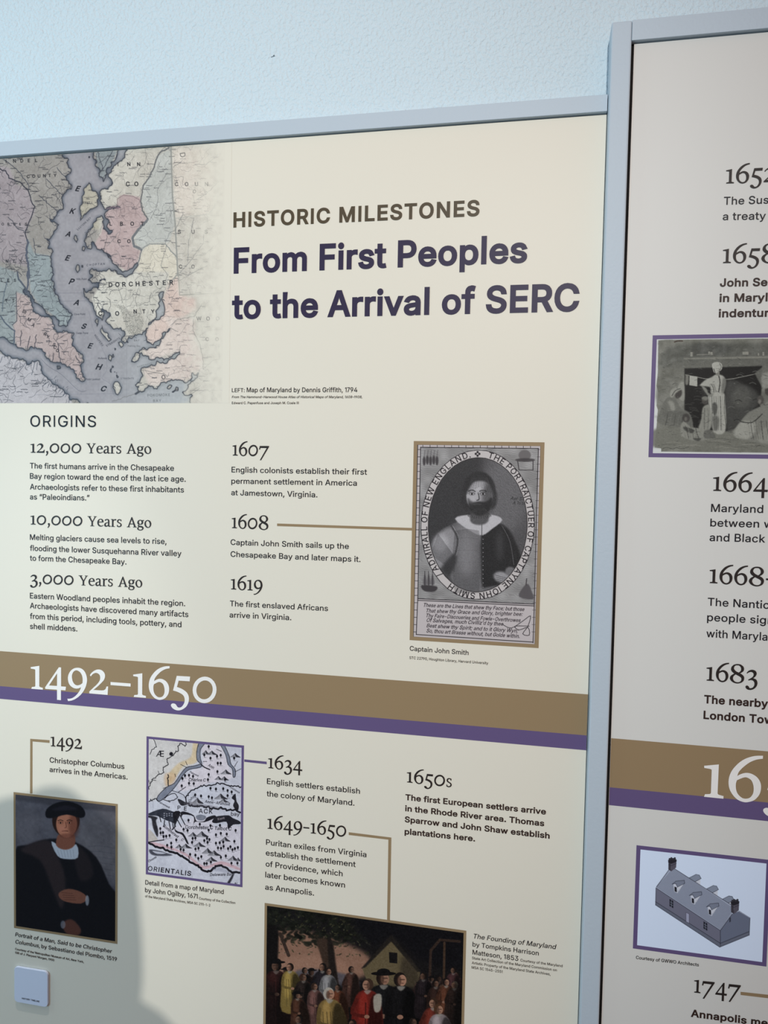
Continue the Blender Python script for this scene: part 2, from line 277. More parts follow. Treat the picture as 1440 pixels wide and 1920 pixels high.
BOLD_SRC = r"""A495|183,534 -18,-24 103,-25 153,117 326,117 377,-25 497,-24 293,534|263,294 290,223 189,223 215,294 237,364 238,414 240,364
B471|35,534 35,-25 248,-25 306,-21 355,-5 394,20 422,54 437,94 443,136 438,179 424,215 403,244 377,266 373,268 409,307 420,339 423,374 418,416 403,455 376,487 341,514 294,529 242,534|244,82 150,82 150,206 247,206 273,203 294,196 310,185 320,171 328,154 330,138 326,115 314,100 289,87|235,310 150,310 150,427 238,427 275,422 295,410 306,393 311,371 309,355 302,340 292,328 278,319
C525|198,-23 266,-32 309,-29 349,-19 385,-3 417,18 447,46 470,79 487,115 506,185 391,185 368,128 342,101 307,84 267,78 230,83 198,97 170,122 148,156 134,199 128,254 134,309 148,353 169,386 198,411 230,426 267,431 307,425 342,408 368,381 391,323 506,323 487,393 470,431 446,463 418,491 385,512 347,528 267,541 198,532 137,505 85,462 47,404 23,334 15,254 23,174 47,104 85,46 137,3
D517|220,-25 297,-16 363,9 400,35 431,68 456,108 480,176 487,255 480,334 456,402 432,441 402,474 365,500 300,525 226,534 35,534 35,-25|214,82 150,82 150,427 220,427 269,422 307,406 335,382 356,350 369,307 374,255 369,203 356,160 335,127 305,103 266,88
E434|35,534 35,-25 400,-25 400,82 150,82 150,204 380,204 380,311 150,311 150,427 397,427 397,534
F425|35,534 35,-25 150,-25 150,196 371,196 371,303 150,303 150,427 394,427 394,534
G535|198,-23 269,-32 332,-24 389,-3 437,32 473,78 495,135 503,199 503,281 258,281 258,174 387,174 386,166 374,135 356,111 333,93 303,82 269,78 231,83 197,97 170,122 148,156 134,199 128,254 134,309 148,353 169,387 197,411 229,426 265,431 307,424 341,407 366,379 392,324 506,324 489,393 471,429 448,461 419,489 386,511 348,528 308,538 264,541 196,532 136,505 84,462 46,404 22,334 15,254 22,174 46,105 85,47 136,4
H532|35,534 35,-25 150,-25 150,207 367,207 367,-25 482,-25 482,534 367,534 367,314 150,314 150,534
I193|35,-25 143,-25 143,534 35,534
J411|137,-26 185,-32 233,-26 275,-11 311,15 340,50 357,94 361,144 361,534 247,534 247,147 242,113 230,92 211,80 185,75 158,80 141,92 128,113 123,147 123,198 8,198 8,144 14,94 30,51 57,15 94,-11
K482|143,305 150,334 150,534 35,534 35,-25 150,-25 150,157 195,205 359,-25 486,-19 275,286 486,526 353,534 194,361 155,320
L408|35,534 35,-25 386,-25 386,82 150,82 150,534
M643|35,534 35,-25 147,-25 147,281 269,-25 359,-25 479,281 479,-25 593,-25 593,534 459,534 329,196 318,166 315,155 311,167 300,196 169,534
N538|35,534 35,-25 150,-25 150,291 149,330 156,318 181,277 373,-25 488,-25 488,534 374,534 374,181 364,196 150,534
O548|198,-23 267,-32 336,-23 397,4 448,46 487,104 511,174 518,254 511,334 487,404 448,462 397,505 336,532 267,541 198,532 137,505 86,462 47,404 23,334 15,254 23,174 47,104 86,46 137,4|303,83 267,78 230,83 198,97 170,122 148,155 134,199 128,254 134,309 148,353 170,387 198,412 230,426 267,431 303,426 336,412 364,387 385,354 400,309 405,254 400,199 385,155 364,122 336,97
P460|35,534 35,-25 150,-25 150,161 236,161 295,166 344,185 384,215 412,253 429,298 434,348 428,397 412,442 384,480 344,509 295,528 236,534|232,267 150,267 150,427 231,427 263,424 285,417 300,405 311,390 317,371 319,348 317,324 311,305 300,289 285,278 263,271
Q548|325,184 208,178 275,79 267,78 230,83 198,97 170,122 148,155 134,199 128,254 134,309 148,353 170,387 198,412 230,426 267,431 303,426 336,412 364,387 385,354 400,309 405,254 400,199 385,155 368,128|505,-67 436,36 448,46 487,104 511,174 518,254 511,334 487,404 448,462 397,505 336,532 267,541 198,532 137,505 86,462 47,404 23,334 15,254 23,174 47,104 86,46 137,4 198,-23 267,-32 336,-23 348,-18 388,-73
R464|35,534 35,-25 150,-25 150,173 237,173 232,172 338,-25 464,-21 350,196 344,194 385,222 412,259 430,303 434,352 430,401 412,445 385,483 345,511 295,529 237,534|233,280 150,280 150,427 232,427 264,424 287,417 301,407 311,393 317,375 320,352 317,329 312,312 302,300 287,290 264,283
S462|167,-29 224,-34 283,-29 334,-12 376,15 407,50 427,92 433,139 430,177 417,211 375,258 322,287 271,303 219,317 180,331 149,352 143,361 140,376 142,390 149,403 161,415 177,425 199,431 224,434 260,429 287,416 304,399 319,353 431,353 418,423 398,464 367,496 327,521 280,536 227,541 175,536 128,521 86,496 54,462 34,420 27,372 32,335 45,300 69,271 116,238 176,215 238,198 284,182 313,162 318,152 321,139 317,123 309,107 296,94 276,83 253,77 225,74 174,83 156,92 143,104 134,119 124,162 8,162 22,88 43,46 75,11 118,-14
T464|7,534 7,427 168,427 168,-25 282,-25 282,427 442,427 442,534
U532|198,-27 259,-33 321,-27 375,-7 420,25 455,67 475,118 482,171 482,534 368,534 368,179 365,150 355,125 339,105 319,90 292,81 259,77 226,81 199,90 178,105 163,125 152,150 149,179 149,534 35,534 35,171 42,117 63,67 97,25 143,-7
V495|-18,533 187,-25 296,-25 497,533 377,534 266,214 243,146 241,94 239,145 216,214 102,534
W701|-17,534 136,-25 249,-25 342,317 343,320 344,317 436,-25 549,-25 703,534 584,534 499,202 492,177 486,202 399,534 287,534 200,202 193,177 187,202 101,534
X489|170,260 -19,-19 104,-25 203,115 227,153 237,168 247,152 271,115 369,-25 493,-19 306,263 483,528 361,534 277,414 251,375 238,353 225,374 199,414 117,534 -8,528
Y487|178,201 178,-25 293,-25 293,201 491,529 367,534 258,357 236,317 213,357 105,534 -20,529
Z453|17,54 17,-25 424,-25 424,82 166,82 189,115 422,454 422,534 15,534 15,427 272,427 253,399
a404|121,-30 161,-34 224,-23 252,-6 252,-25 362,-25 362,236 357,277 344,311 324,338 298,359 245,379 194,385 127,375 93,363 63,343 37,316 4,256 110,228 136,263 158,277 196,284 229,278 245,264 250,242 230,237 175,230 119,222 67,203 42,186 22,164 10,136 5,101 11,61 27,28 52,1 84,-18|196,70 171,67 139,72 123,83 118,100 119,107 121,112 143,125 179,132 203,135 235,140 267,146 253,143 248,115 242,100 231,88 216,78
b439|193,-30 229,-33 281,-26 326,-7 365,25 393,68 410,119 415,177 410,234 393,285 364,327 326,359 281,378 230,385 192,381 160,371 139,356 139,528 28,528 28,-25 137,-25 137,-1 160,-19|245,72 220,69 195,72 176,82 160,96 148,117 141,145 138,177 141,210 148,236 160,256 175,271 195,280 220,283 246,280 266,270 281,256 293,234 300,208 303,177 300,146 293,119 281,98 264,82
c411|153,-26 207,-33 268,-25 320,-1 361,37 400,112 290,138 271,98 256,82 236,73 207,68 180,72 160,82 144,99 131,120 124,146 121,175 124,205 131,231 144,253 160,269 180,280 207,283 235,280 255,270 269,255 290,216 399,242 360,317 319,354 267,377 207,385 153,378 104,358 64,326 34,284 15,233 9,175 16,119 34,68 64,26 104,-7
d439|144,-26 194,-33 232,-30 264,-19 288,-1 288,-25 397,-25 397,528 286,528 286,355 265,371 233,381 196,385 144,378 99,359 60,327 32,285 14,235 9,177 14,119 32,67 60,25 98,-7|229,72 205,69 179,72 160,82 144,98 132,119 124,146 121,177 124,208 131,234 144,255 159,270 179,280 205,283 230,280 249,271 264,256 277,236 284,210 287,177 284,145 276,117 264,96 249,82
e419|155,-26 212,-33 253,-30 292,-20 324,-3 353,19 374,46 401,103 295,126 268,87 245,74 211,68 185,71 163,79 146,92 133,111 125,133 396,133 396,182 393,231 380,273 362,309 336,337 307,359 273,374 205,385 150,378 102,357 63,325 33,283 14,232 9,175 16,118 34,68 64,26 104,-7|278,232 128,232 131,241 144,258 159,271 180,280 205,283 230,280 249,272 264,259 275,241
f269|253,281 253,379 167,379 167,399 169,421 174,430 181,434 196,437 209,436 244,423 273,533 227,548 185,552 124,537 95,516 74,489 59,454 56,416 56,379 -19,379 -19,281 56,281 56,-25 167,-25 167,281
g440|164,-173 207,-176 255,-172 301,-159 340,-137 371,-104 391,-61 397,-10 397,379 288,379 288,354 265,371 233,382 195,385 145,378 99,359 61,327 33,285 14,236 9,179 14,122 33,72 62,32 101,3 146,-15 195,-20 232,-17 263,-8 286,8 286,-5 284,-28 277,-44 267,-55 242,-68 208,-72 164,-64 139,-47 107,-9 14,-61 65,-129 125,-163|231,83 205,80 179,83 159,92 144,106 132,125 124,150 121,180 124,209 132,235 144,256 159,271 179,280 205,283 230,280 250,271 265,256 277,237 284,211 287,180 284,149 277,123 266,105 251,92
h425|139,-25 139,211 142,235 148,252 158,265 172,274 190,280 209,282 237,278 255,266 266,248 271,218 271,-25 382,-25 382,226 378,272 363,312 339,344 307,368 270,380 227,385 180,379 138,359 125,347 139,528 28,528 28,-25
i182|28,379 28,-25 139,-25 139,379|56,407 84,402 110,407 133,424 147,447 151,473 147,500 133,523 110,540 84,545 56,540 35,523 20,501 16,473 20,446 35,424
j182|139,379 28,379 28,-28 26,-46 21,-55 15,-59 0,-62 -35,-62 -35,-168 6,-168 43,-163 77,-151 104,-130 125,-101 136,-68 139,-31|57,407 83,402 110,407 133,424 147,447 151,473 147,500 133,523 110,540 83,545 57,540 34,523 20,500 16,473 20,447 34,424
k396|139,250 139,528 28,528 28,-25 139,-25 139,120 151,131 282,-25 410,-18 235,200 399,370 274,379
l187|31,-25 141,-25 141,546 31,546
m625|28,379 28,-25 139,-25 139,221 141,242 148,257 157,268 168,276 200,283 221,281 236,272 246,259 249,241 249,-25 360,-25 360,228 368,258 387,277 400,282 418,283 440,281 457,273 466,260 471,235 471,-25 582,-25 582,240 578,283 563,319 539,350 509,370 474,383 436,388 371,374 319,339 319,338 304,357 266,379 218,388 162,375 127,351 137,379
n425|139,-25 139,211 142,235 148,252 158,265 172,274 190,280 209,282 237,278 255,266 266,248 271,218 271,-25 382,-25 382,226 378,272 363,312 339,344 307,368 270,380 227,385 180,379 138,359 129,350 137,379 28,379 28,-25
o430|153,-26 207,-33 262,-26 312,-7 351,26 381,68 401,119 406,175 401,233 381,284 351,326 312,358 262,378 207,385 153,378 104,358 64,326 34,284 15,233 9,175 16,119 34,68 64,26 104,-7|235,72 207,68 180,72 160,82 144,99 131,120 124,146 121,175 124,205 131,231 144,253 160,269 180,280 207,283 235,280 255,269 272,253 284,232 291,205 294,175 291,146 284,119 272,99 255,82
p439|28,379 28,-168 139,-168 139,-3 161,-19 193,-30 229,-33 281,-26 326,-7 365,25 393,68 410,119 415,177 410,234 393,285 364,327 326,359 281,378 230,385 192,381 160,371 137,355 137,379|245,72 220,69 195,72 176,82 160,96 148,117 141,145 138,177 141,210 148,236 160,256 175,271 195,280 220,283 246,280 266,270 281,256 293,234 300,208 303,177 300,146 293,119 281,98 264,82
q439|286,-168 397,-168 397,379 288,379 288,354 265,371 233,381 196,385 144,378 99,359 60,327 32,285 14,235 9,177 14,119 32,67 60,25 98,-7 144,-26 194,-33 232,-30 264,-19 286,-3|229,72 205,69 179,72 160,82 144,98 132,119 124,146 121,177 124,208 131,234 144,255 159,270 179,280 205,283 230,280 249,271 264,256 277,236 284,210 287,177 284,145 276,117 264,96 249,82
r274|28,379 28,-25 139,-25 139,220 141,238 147,252 157,263 170,272 187,277 207,280 227,278 268,272 268,385 230,385 212,386 174,380 139,365 137,363 137,379
s380|141,-30 182,-33 227,-30 270,-18 305,2 332,29 350,62 356,100 349,143 324,178 286,204 235,220 179,232 139,248 136,252 135,258 137,267 145,275 163,283 187,286 212,282 228,275 237,264 254,230 362,254 319,333 293,355 263,371 228,381 187,385 144,381 105,369 72,351 45,326 27,293 22,256 29,212 54,176 93,151 142,135 206,121 227,114 237,108 241,103 242,98 240,89 230,79 210,71 181,67 156,70 138,78 126,88 109,129 4,107 22,48 44,18 70,-4 103,-21
t242|229,281 229,379 151,379 151,484 40,484 40,379 -19,379 -19,281 40,281 40,85 48,39 75,0 117,-22 167,-29 195,-28 243,-17 221,79 182,73 171,72 158,74 154,76 152,79 151,93 151,281
u425|140,-26 182,-30 229,-24 271,-5 282,5 273,-25 382,-25 382,379 271,379 271,144 269,120 261,104 251,90 237,80 220,74 201,72 173,76 155,88 143,107 139,136 139,379 28,379 28,129 32,83 47,43 71,11 103,-12
v404|-18,378 146,-25 243,-25 406,378 288,379 200,153 195,136 188,154 101,379
w582|-11,379 120,-25 218,-25 272,154 284,193 295,154 349,-25 447,-25 579,379 461,379 410,207 398,164 386,207 335,379 233,379 182,207 170,163 157,207 106,379
x394|124,181 -16,-19 104,-25 169,66 187,101 210,65 274,-25 395,-19 255,180 389,373 269,379 212,300 190,265 168,300 113,379 -8,373
y404|42,-59 16,-158 61,-168 92,-170 149,-159 196,-124 227,-69 406,378 288,379 201,154 194,136 188,154 101,379 -18,378 136,-2 128,-26 111,-56 98,-64 73,-62
z395|17,52 17,-25 364,-25 364,77 176,77 358,301 358,379 23,379 23,277 203,277
0468|166,-23 227,-32 287,-23 338,4 380,48 408,104 425,174 430,254 425,334 408,404 379,461 338,504 287,532 227,541 166,532 115,504 74,461 45,404 28,334 23,254 28,174 45,104 74,48 115,4|252,80 227,75 201,80 180,93 162,116 147,151 138,197 134,254 138,311 147,358 162,392 180,416 201,429 227,434 252,429 273,416 291,392 306,358 315,311 319,254 315,197 306,151 291,116 273,93
1285|117,-25 231,-25 231,534 143,534 5,454 9,342 121,404
2468|39,57 39,-25 414,-25 414,82 208,82 285,163 356,244 395,309 406,371 400,418 382,458 354,492 318,519 274,535 225,541 176,535 131,518 94,491 64,455 47,411 38,337 149,337 154,384 161,401 171,415 184,425 202,433 223,435 263,426 277,417 286,406 293,391 295,372 287,337 262,297 216,246
3468|168,-28 218,-32 271,-27 320,-11 361,17 391,52 411,96 418,145 411,193 392,236 360,272 318,299 268,313 258,306 397,452 397,534 45,534 45,427 236,427 132,308 132,223 200,223 237,219 264,211 282,199 294,183 302,166 304,145 301,123 294,107 281,94 266,85 219,75 174,83 159,91 146,103 139,116 129,157 14,157 28,83 50,42 83,10 123,-13
4468|15,165 15,80 257,80 257,-25 368,-25 368,80 438,80 438,188 368,188 368,343 257,343 257,188 151,188 347,530 233,534
5468|172,-27 221,-32 274,-25 321,-7 361,23 391,64 409,111 416,162 413,203 402,240 385,273 363,302 335,327 304,344 268,355 228,359 169,349 164,346 173,427 391,427 391,534 74,534 39,231 133,220 176,244 219,252 242,249 262,240 279,227 292,209 300,187 303,162 300,137 292,116 280,99 263,86 244,77 222,75 184,83 157,105 151,117 142,155 31,155 42,85 62,46 92,13 129,-12
6468|176,-25 226,-32 277,-26 322,-8 361,21 390,61 408,106 414,157 409,207 392,252 364,289 328,317 284,333 234,339 214,336 359,528 239,534 116,353 57,249 43,204 39,162 44,109 62,62 91,22 130,-7|247,76 226,73 205,76 187,85 172,96 160,113 153,134 150,158 153,182 160,202 171,218 187,230 204,238 226,240 247,238 266,229 280,218 292,201 299,181 302,157 299,134 292,113 280,96 266,85
7345|-7,427 217,429 25,-23 143,-25 343,453 343,534 -7,534
8468|173,-27 226,-32 280,-27 328,-12 368,14 399,48 419,88 426,135 421,172 410,206 392,236 367,261 355,268 380,293 400,334 407,380 401,424 382,464 354,496 317,521 275,536 226,541 178,536 135,521 98,496 69,464 51,424 45,380 52,334 72,293 97,268 85,261 61,236 42,206 30,171 27,135 33,89 53,48 85,14 125,-12|253,77 226,74 200,77 177,83 161,93 150,105 143,120 140,139 143,158 151,175 164,189 180,200 201,207 226,210 251,207 272,200 288,189 301,175 309,158 312,139 309,120 302,105 291,93 275,83|264,323 226,316 188,323 176,332 167,343 160,358 158,376 160,392 167,407 176,418 187,426 226,434 265,426 277,418 286,407 292,393 294,376 292,358 285,343 276,332
9468|278,534 226,541 175,534 130,516 92,487 63,448 45,403 39,352 43,301 61,257 88,219 125,192 169,174 219,170 239,173 93,-19 213,-25 336,155 396,260 410,304 414,347 408,399 390,446 361,486 323,516|206,433 226,435 247,433 266,425 280,412 292,395 299,375 302,350 299,327 292,307 280,290 266,279 248,271 226,268 206,271 187,279 172,291 160,307 153,328 150,352 153,375 160,395 172,412 187,425
.203|68,-25 95,-29 122,-25 146,-9 162,14 166,41 162,69 146,91 123,106 95,113 68,106 45,91 29,69 25,41 29,14 45,-9
,203|47,96 9,-144 103,-144 170,96
:203|68,-25 95,-29 122,-25 146,-9 162,14 166,41 162,69 146,91 123,106 95,113 68,106 45,91 29,69 25,41 29,14 45,-9|68,250 95,246 122,250 146,266 162,289 166,316 162,343 146,367 122,383 95,387 68,383 45,367 29,343 25,316 29,289 45,266
;203|47,96 9,-144 103,-144 170,96|76,250 103,246 130,250 154,266 170,289 174,316 170,343 154,367 130,383 103,387 76,383 53,367 37,343 33,316 37,289 53,266
-468|362,163 362,269 89,269 89,163
–365|375,163 375,269 -25,269 -25,163
“315|85,534 19,293 265,293 303,534 209,534 143,295 180,534
”315|61,534 23,293 117,293 183,532 146,293 241,293 307,534
'221|44,534 54,293 152,293 162,534
/264|90,-101 268,558 159,558 -19,-101
 203|"""
SERIF_SRC = r"""1662|55,936 62,884 105,882 166,877 215,872 241,863 256,852 265,845 268,138 264,124 258,105 240,89 199,79 146,71 108,66 86,0 594,0 594,65 558,71 508,81 468,92 447,107 437,123 431,135 434,1015
41022|677,1015 763,1015 763,191 985,190 963,47 757,49 757,-394 597,-395 597,48 62,43 55,104|597,771 597,196 209,190
9975|46,-325 68,-324 101,-323 138,-317 180,-308 227,-293 277,-269 332,-233 390,-187 446,-133 502,-66 556,9 600,79 631,147 653,210 668,254 635,233 588,205 538,182 489,169 436,162 385,164 334,175 283,194 237,220 194,251 155,289 123,334 99,389 81,451 71,514 67,576 71,639 83,700 104,761 134,821 169,876 210,924 257,966 308,1001 362,1027 419,1044 477,1054 534,1057 592,1051 646,1037 696,1014 743,981 785,940 821,890 852,830 877,763 896,689 908,607 908,519 893,423 867,321 831,221 783,125 725,31 662,-54 593,-130 520,-198 446,-256 372,-304 298,-342 231,-371 167,-391 110,-402 71,-409|477,953 516,941 560,922 600,895 635,858 667,813 692,764 710,712 722,656 729,597 730,530 726,461 723,412 701,392 668,363 631,337 587,316 539,298 492,289 449,291 407,302 369,323 334,354 303,394 277,438 258,486 245,537 237,589 231,640 230,692 237,743 254,795 280,846 308,887 337,915 370,934 400,947 425,955 448,957
2923|77,778 114,744 132,771 159,809 191,843 229,869 272,891 314,905 351,909 387,904 422,892 456,873 489,846 514,813 528,771 535,723 535,676 530,634 518,594 498,550 470,504 434,455 391,403 339,349 280,293 222,236 159,174 96,112 52,69 52,1 846,-4 868,343 812,338 806,315 796,281 782,250 764,225 742,202 714,183 687,169 653,159 591,152 468,148 316,148 206,149 249,185 312,238 375,294 438,354 502,418 560,478 608,531 650,579 683,627 706,675 721,723 729,769 731,812 726,852 714,891 694,928 668,963 637,992 600,1015 558,1033 514,1044 469,1047 422,1043 375,1033 328,1014 281,989 237,960 197,928 160,893 129,859 106,828 88,799
6985|940,1402 940,1328 897,1318 834,1304 770,1282 711,1254 651,1219 591,1176 529,1121 466,1057 412,996 369,940 334,888 307,837 291,783 283,730 278,694 294,713 319,740 352,766 396,792 449,817 501,834 551,841 601,839 651,830 702,810 754,782 800,748 838,707 871,659 896,607 913,552 923,493 925,431 921,366 910,299 890,234 857,170 815,109 770,58 722,23 671,-3 621,-21 576,-34 533,-41 487,-39 433,-29 376,-10 322,17 274,56 228,103 188,154 153,207 122,264 99,325 82,391 72,461 69,531 72,602 82,673 99,743 121,811 150,878 188,945 237,1017 294,1090 352,1154 410,1207 469,1251 531,1290 599,1324 670,1353 740,1375 815,1390 889,1398|546,718 513,721 480,715 442,700 385,670 322,632 278,604 269,576 258,536 251,488 250,432 254,369 263,310 277,258 296,210 322,167 358,126 400,90 442,64 482,52 522,49 561,54 598,65 634,83 666,109 693,144 717,188 734,234 745,283 749,334 749,385 745,435 737,485 725,532 710,576 691,617 666,652 630,681 587,705
5875|275,1015 821,1023 806,843 343,836 269,549 320,536 392,516 463,492 526,462 588,427 642,389 685,351 719,311 746,264 766,210 778,150 782,89 777,27 765,-35 746,-94 723,-150 693,-203 657,-251 612,-296 561,-336 507,-370 453,-395 397,-414 343,-423 291,-422 240,-413 194,-398 154,-380 119,-358 90,-333 66,-306 48,-276 39,-248 38,-225 46,-204 60,-187 80,-173 106,-163 134,-159 164,-162 196,-171 224,-187 246,-212 265,-243 284,-271 301,-291 319,-307 343,-316 379,-317 422,-311 463,-293 501,-261 537,-217 567,-170 590,-121 608,-68 618,-16 621,35 616,85 606,132 590,174 567,211 537,245 498,274 451,300 403,322 354,342 302,360 254,374 205,386 158,395 125,401
01134|1054,566 1041,443 1005,324 947,215 869,121 777,48 673,-2 564,-26 455,-22 352,9 259,65 181,145 123,243 87,355 75,475 87,598 123,717 181,826 259,919 352,993 455,1043 564,1067 673,1063 777,1032 869,976 947,896 1005,798 1041,686|911,511 891,420 855,335 805,259 742,196 671,149 594,121 516,113 440,125 370,158 310,208 263,274 231,353 215,439 217,530 237,621 273,706 323,782 386,845 458,892 534,920 613,928 689,916 758,883 818,833 866,767 898,688 913,601
81119|553,1354 616,1355 687,1350 756,1334 824,1300 890,1254 942,1204 978,1151 999,1094 1010,1039 1009,985 996,932 976,884 949,844 913,808 875,776 827,742 775,710 739,689 780,669 838,641 892,607 937,569 978,525 1010,479 1031,432 1042,383 1044,329 1037,267 1021,200 993,139 952,90 900,47 841,11 772,-20 696,-44 620,-58 546,-60 472,-53 400,-35 328,-9 258,27 197,70 146,120 106,177 78,231 67,279 69,324 78,367 94,410 117,452 146,490 182,524 224,555 264,583 303,610 340,634 366,650 329,676 277,712 231,750 196,787 168,825 146,863 131,900 123,938 122,980 128,1030 141,1084 163,1135 196,1184 238,1230 281,1269 325,1296 371,1316 417,1332 460,1344 502,1351|519,1271 566,1273 620,1273 671,1260 716,1230 758,1188 790,1143 810,1095 821,1043 824,993 821,945 811,899 790,855 747,807 693,760 654,727 603,750 532,782 468,817 420,852 381,889 349,927 326,965 310,1003 305,1043 312,1090 328,1139 349,1182 374,1213 404,1237 434,1255 460,1265 485,1270|451,602 495,581 558,552 620,521 680,493 740,463 790,431 826,397 853,360 868,317 870,262 860,200 841,146 809,104 767,69 722,43 674,27 623,20 569,20 512,27 453,42 400,66 356,103 319,148 292,195 274,239 265,283 264,329 272,375 289,421 315,467 359,518 413,567
3902|113,716 102,767 126,804 163,854 207,900 258,937 317,968 376,990 433,1000 490,1001 545,993 599,979 652,956 695,923 731,877 758,820 771,760 766,698 746,632 714,568 660,501 593,437 545,392 603,374 684,347 752,308 796,251 828,182 846,109 850,34 840,-44 820,-119 788,-190 745,-258 695,-317 638,-367 573,-408 508,-439 444,-459 381,-469 320,-470 259,-462 201,-445 150,-420 109,-383 77,-338 56,-297 52,-260 59,-227 75,-201 101,-183 135,-174 169,-174 202,-188 235,-213 263,-241 283,-276 299,-314 320,-342 347,-353 378,-355 414,-349 456,-339 502,-321 545,-293 585,-248 621,-193 647,-134 660,-71 664,-5 658,55 642,110 617,159 583,199 540,230 488,252 432,262 365,253 294,232 244,216 218,262 259,290 318,329 376,370 430,409 483,451 526,495 556,546 574,600 583,650 581,697 568,741 545,779 509,812 462,839 414,854 365,853 314,840 263,819 207,786 152,745
71107|116,973 1062,988 1054,898 259,-393 147,-385 839,795 656,796 403,797 214,793 156,782 162,765 170,743 156,707 143,665 134,636 49,638
Y979|17,1096 17,1054 116,1042 432,465 432,58 307,42 307,0 706,0 706,42 573,58 573,465 863,1042 963,1054 963,1096 664,1096 664,1054 772,1038 531,548 515,548 282,1042 390,1054 390,1096
e714|664,166 641,145 608,115 573,91 539,78 503,71 465,71 421,76 375,87 332,108 294,139 259,179 232,224 215,280 205,342 199,390 198,417 201,431 203,440 689,465 688,509 686,571 676,631 657,682 630,731 598,772 556,802 509,824 465,838 431,845 400,845 365,838 320,826 271,808 224,780 181,741 140,692 108,639 86,582 71,521 62,465 58,419 60,378 66,332 77,275 94,214 116,158 147,110 184,67 224,33 269,9 318,-8 365,-17 411,-18 456,-11 498,0 537,16 573,37 606,58 638,82 668,107 689,124|212,515 531,531 533,557 535,594 531,631 520,666 503,701 481,730 454,753 423,769 390,776 356,772 321,759 290,739 267,708 247,670 232,631 222,588 216,545
a714|108,714 139,742 184,782 232,813 281,830 332,838 382,838 430,830 476,813 515,788 542,748 560,699 573,664 572,520 571,320 573,166 578,105 587,90 598,83 614,72 634,68 647,66 714,83 714,42 693,27 662,7 631,-8 600,-16 569,-18 540,-12 512,4 485,28 465,50 452,69 445,87 440,100 419,76 389,44 357,17 325,0 291,-11 257,-17 223,-17 190,-12 158,0 126,19 97,45 75,75 62,109 57,149 58,191 65,238 77,288 100,332 135,368 180,398 224,423 267,441 310,454 349,465 385,475 417,484 440,490 441,523 442,570 440,614 435,651 427,686 415,714 397,734 374,748 349,755 321,757 292,751 266,739 245,713 228,680 208,656 179,650 147,653 124,656|440,432 411,424 371,413 332,398 298,380 267,358 241,332 221,302 206,267 199,232 201,194 210,155 224,124 243,105 266,95 290,91 318,97 346,110 374,124 399,142 423,161 440,174
r581|33,830 33,788 141,764 141,58 42,42 42,0 423,0 423,42 282,58 282,581 294,611 311,654 332,689 356,710 384,724 415,730 456,726 500,714 531,706 573,822 553,830 524,842 490,847 450,844 405,834 365,813 330,772 299,719 278,681 274,838 241,838
s598|506,797 472,809 422,826 374,838 331,844 290,845 249,838 208,823 167,801 133,772 106,735 86,691 75,647 74,605 83,562 100,523 126,489 161,459 199,432 243,408 290,387 332,365 366,342 395,318 415,290 426,259 429,225 423,191 408,155 385,119 357,91 323,75 285,67 249,66 215,73 184,86 158,108 139,145 125,191 116,224 71,224 71,42 99,27 140,7 183,-8 225,-17 270,-20 315,-17 362,-4 408,15 448,42 483,75 512,116 531,158 540,202 539,248 531,290 516,327 493,360 465,390 430,417 389,441 349,465 307,487 266,508 232,531 211,557 197,585 191,614 192,645 201,678 216,706 239,729 268,748 299,759 332,761 368,755 398,739 422,705 440,662 452,631 498,631
A1029|490,1112 564,1112 921,66 1013,42 1013,0 664,0 664,42 764,66 681,332 332,332 249,66 357,42 357,0 25,0 25,42 141,75|357,398 660,398 515,872
g730|706,830 706,739 581,739 596,717 616,684 631,647 637,606 638,560 631,515 616,470 593,427 564,390 527,362 484,339 440,324 396,316 353,315 315,315 287,317 264,321 249,324 236,309 218,287 208,266 208,245 216,225 232,208 258,195 291,186 332,178 384,173 443,168 498,158 545,141 587,119 622,91 650,57 670,18 681,-25 679,-74 668,-126 647,-174 617,-216 577,-253 531,-282 477,-303 417,-317 357,-324 299,-322 242,-314 191,-299 145,-276 105,-247 75,-216 57,-182 49,-145 50,-108 59,-70 77,-33 100,0 130,28 166,51 191,66 172,80 145,101 124,124 115,152 111,183 116,216 135,255 163,295 183,324 157,341 121,366 91,398 73,438 62,484 58,531 61,581 72,633 91,681 120,725 157,765 199,797 247,818 300,832 349,838 392,836 431,827 465,818 493,810 516,802 531,797|349,772 316,766 279,753 249,730 228,694 214,646 208,598 211,546 222,492 241,448 269,416 305,393 340,382 375,385 410,399 440,423 463,458 480,502 490,548 488,597 478,647 465,689 451,717 434,736 415,751 395,763 374,771|249,50 230,32 204,5 183,-25 170,-59 163,-97 166,-133 182,-167 209,-199 241,-224 278,-240 321,-248 365,-249 412,-242 459,-228 498,-208 527,-178 547,-142 556,-108 552,-77 538,-49 515,-25 483,-8 442,5 398,17 346,30 289,42
o764|718,411 710,506 685,596 645,677 591,745 528,796 457,828 382,838 307,828 236,796 172,745 119,677 79,596 54,506 46,411 54,316 79,225 119,144 172,77 236,26 307,-6 382,-17 457,-6 528,26 591,77 645,144 685,225 710,316|579,441 562,517 536,589 503,652 463,702 420,738 374,758 329,760 287,744 249,712 218,665 195,605 181,535 178,459 185,381 202,304 227,233 261,170 300,120 344,84 389,64 435,62 477,77 515,110 546,157 569,217 582,286 586,362
,420|120,130 136,158 161,184 190,200 223,204 260,197 290,180 311,150 326,110 330,60 323,-1 307,-71 280,-140 235,-211 180,-281 140,-330 80,-300 103,-264 134,-212 160,-160 177,-110 188,-61 190,-20 178,5 157,21 140,40 128,69 119,100
–1000|70,430 930,430 930,545 70,545
-720|60,430 640,430 640,545 60,545
 450|"""


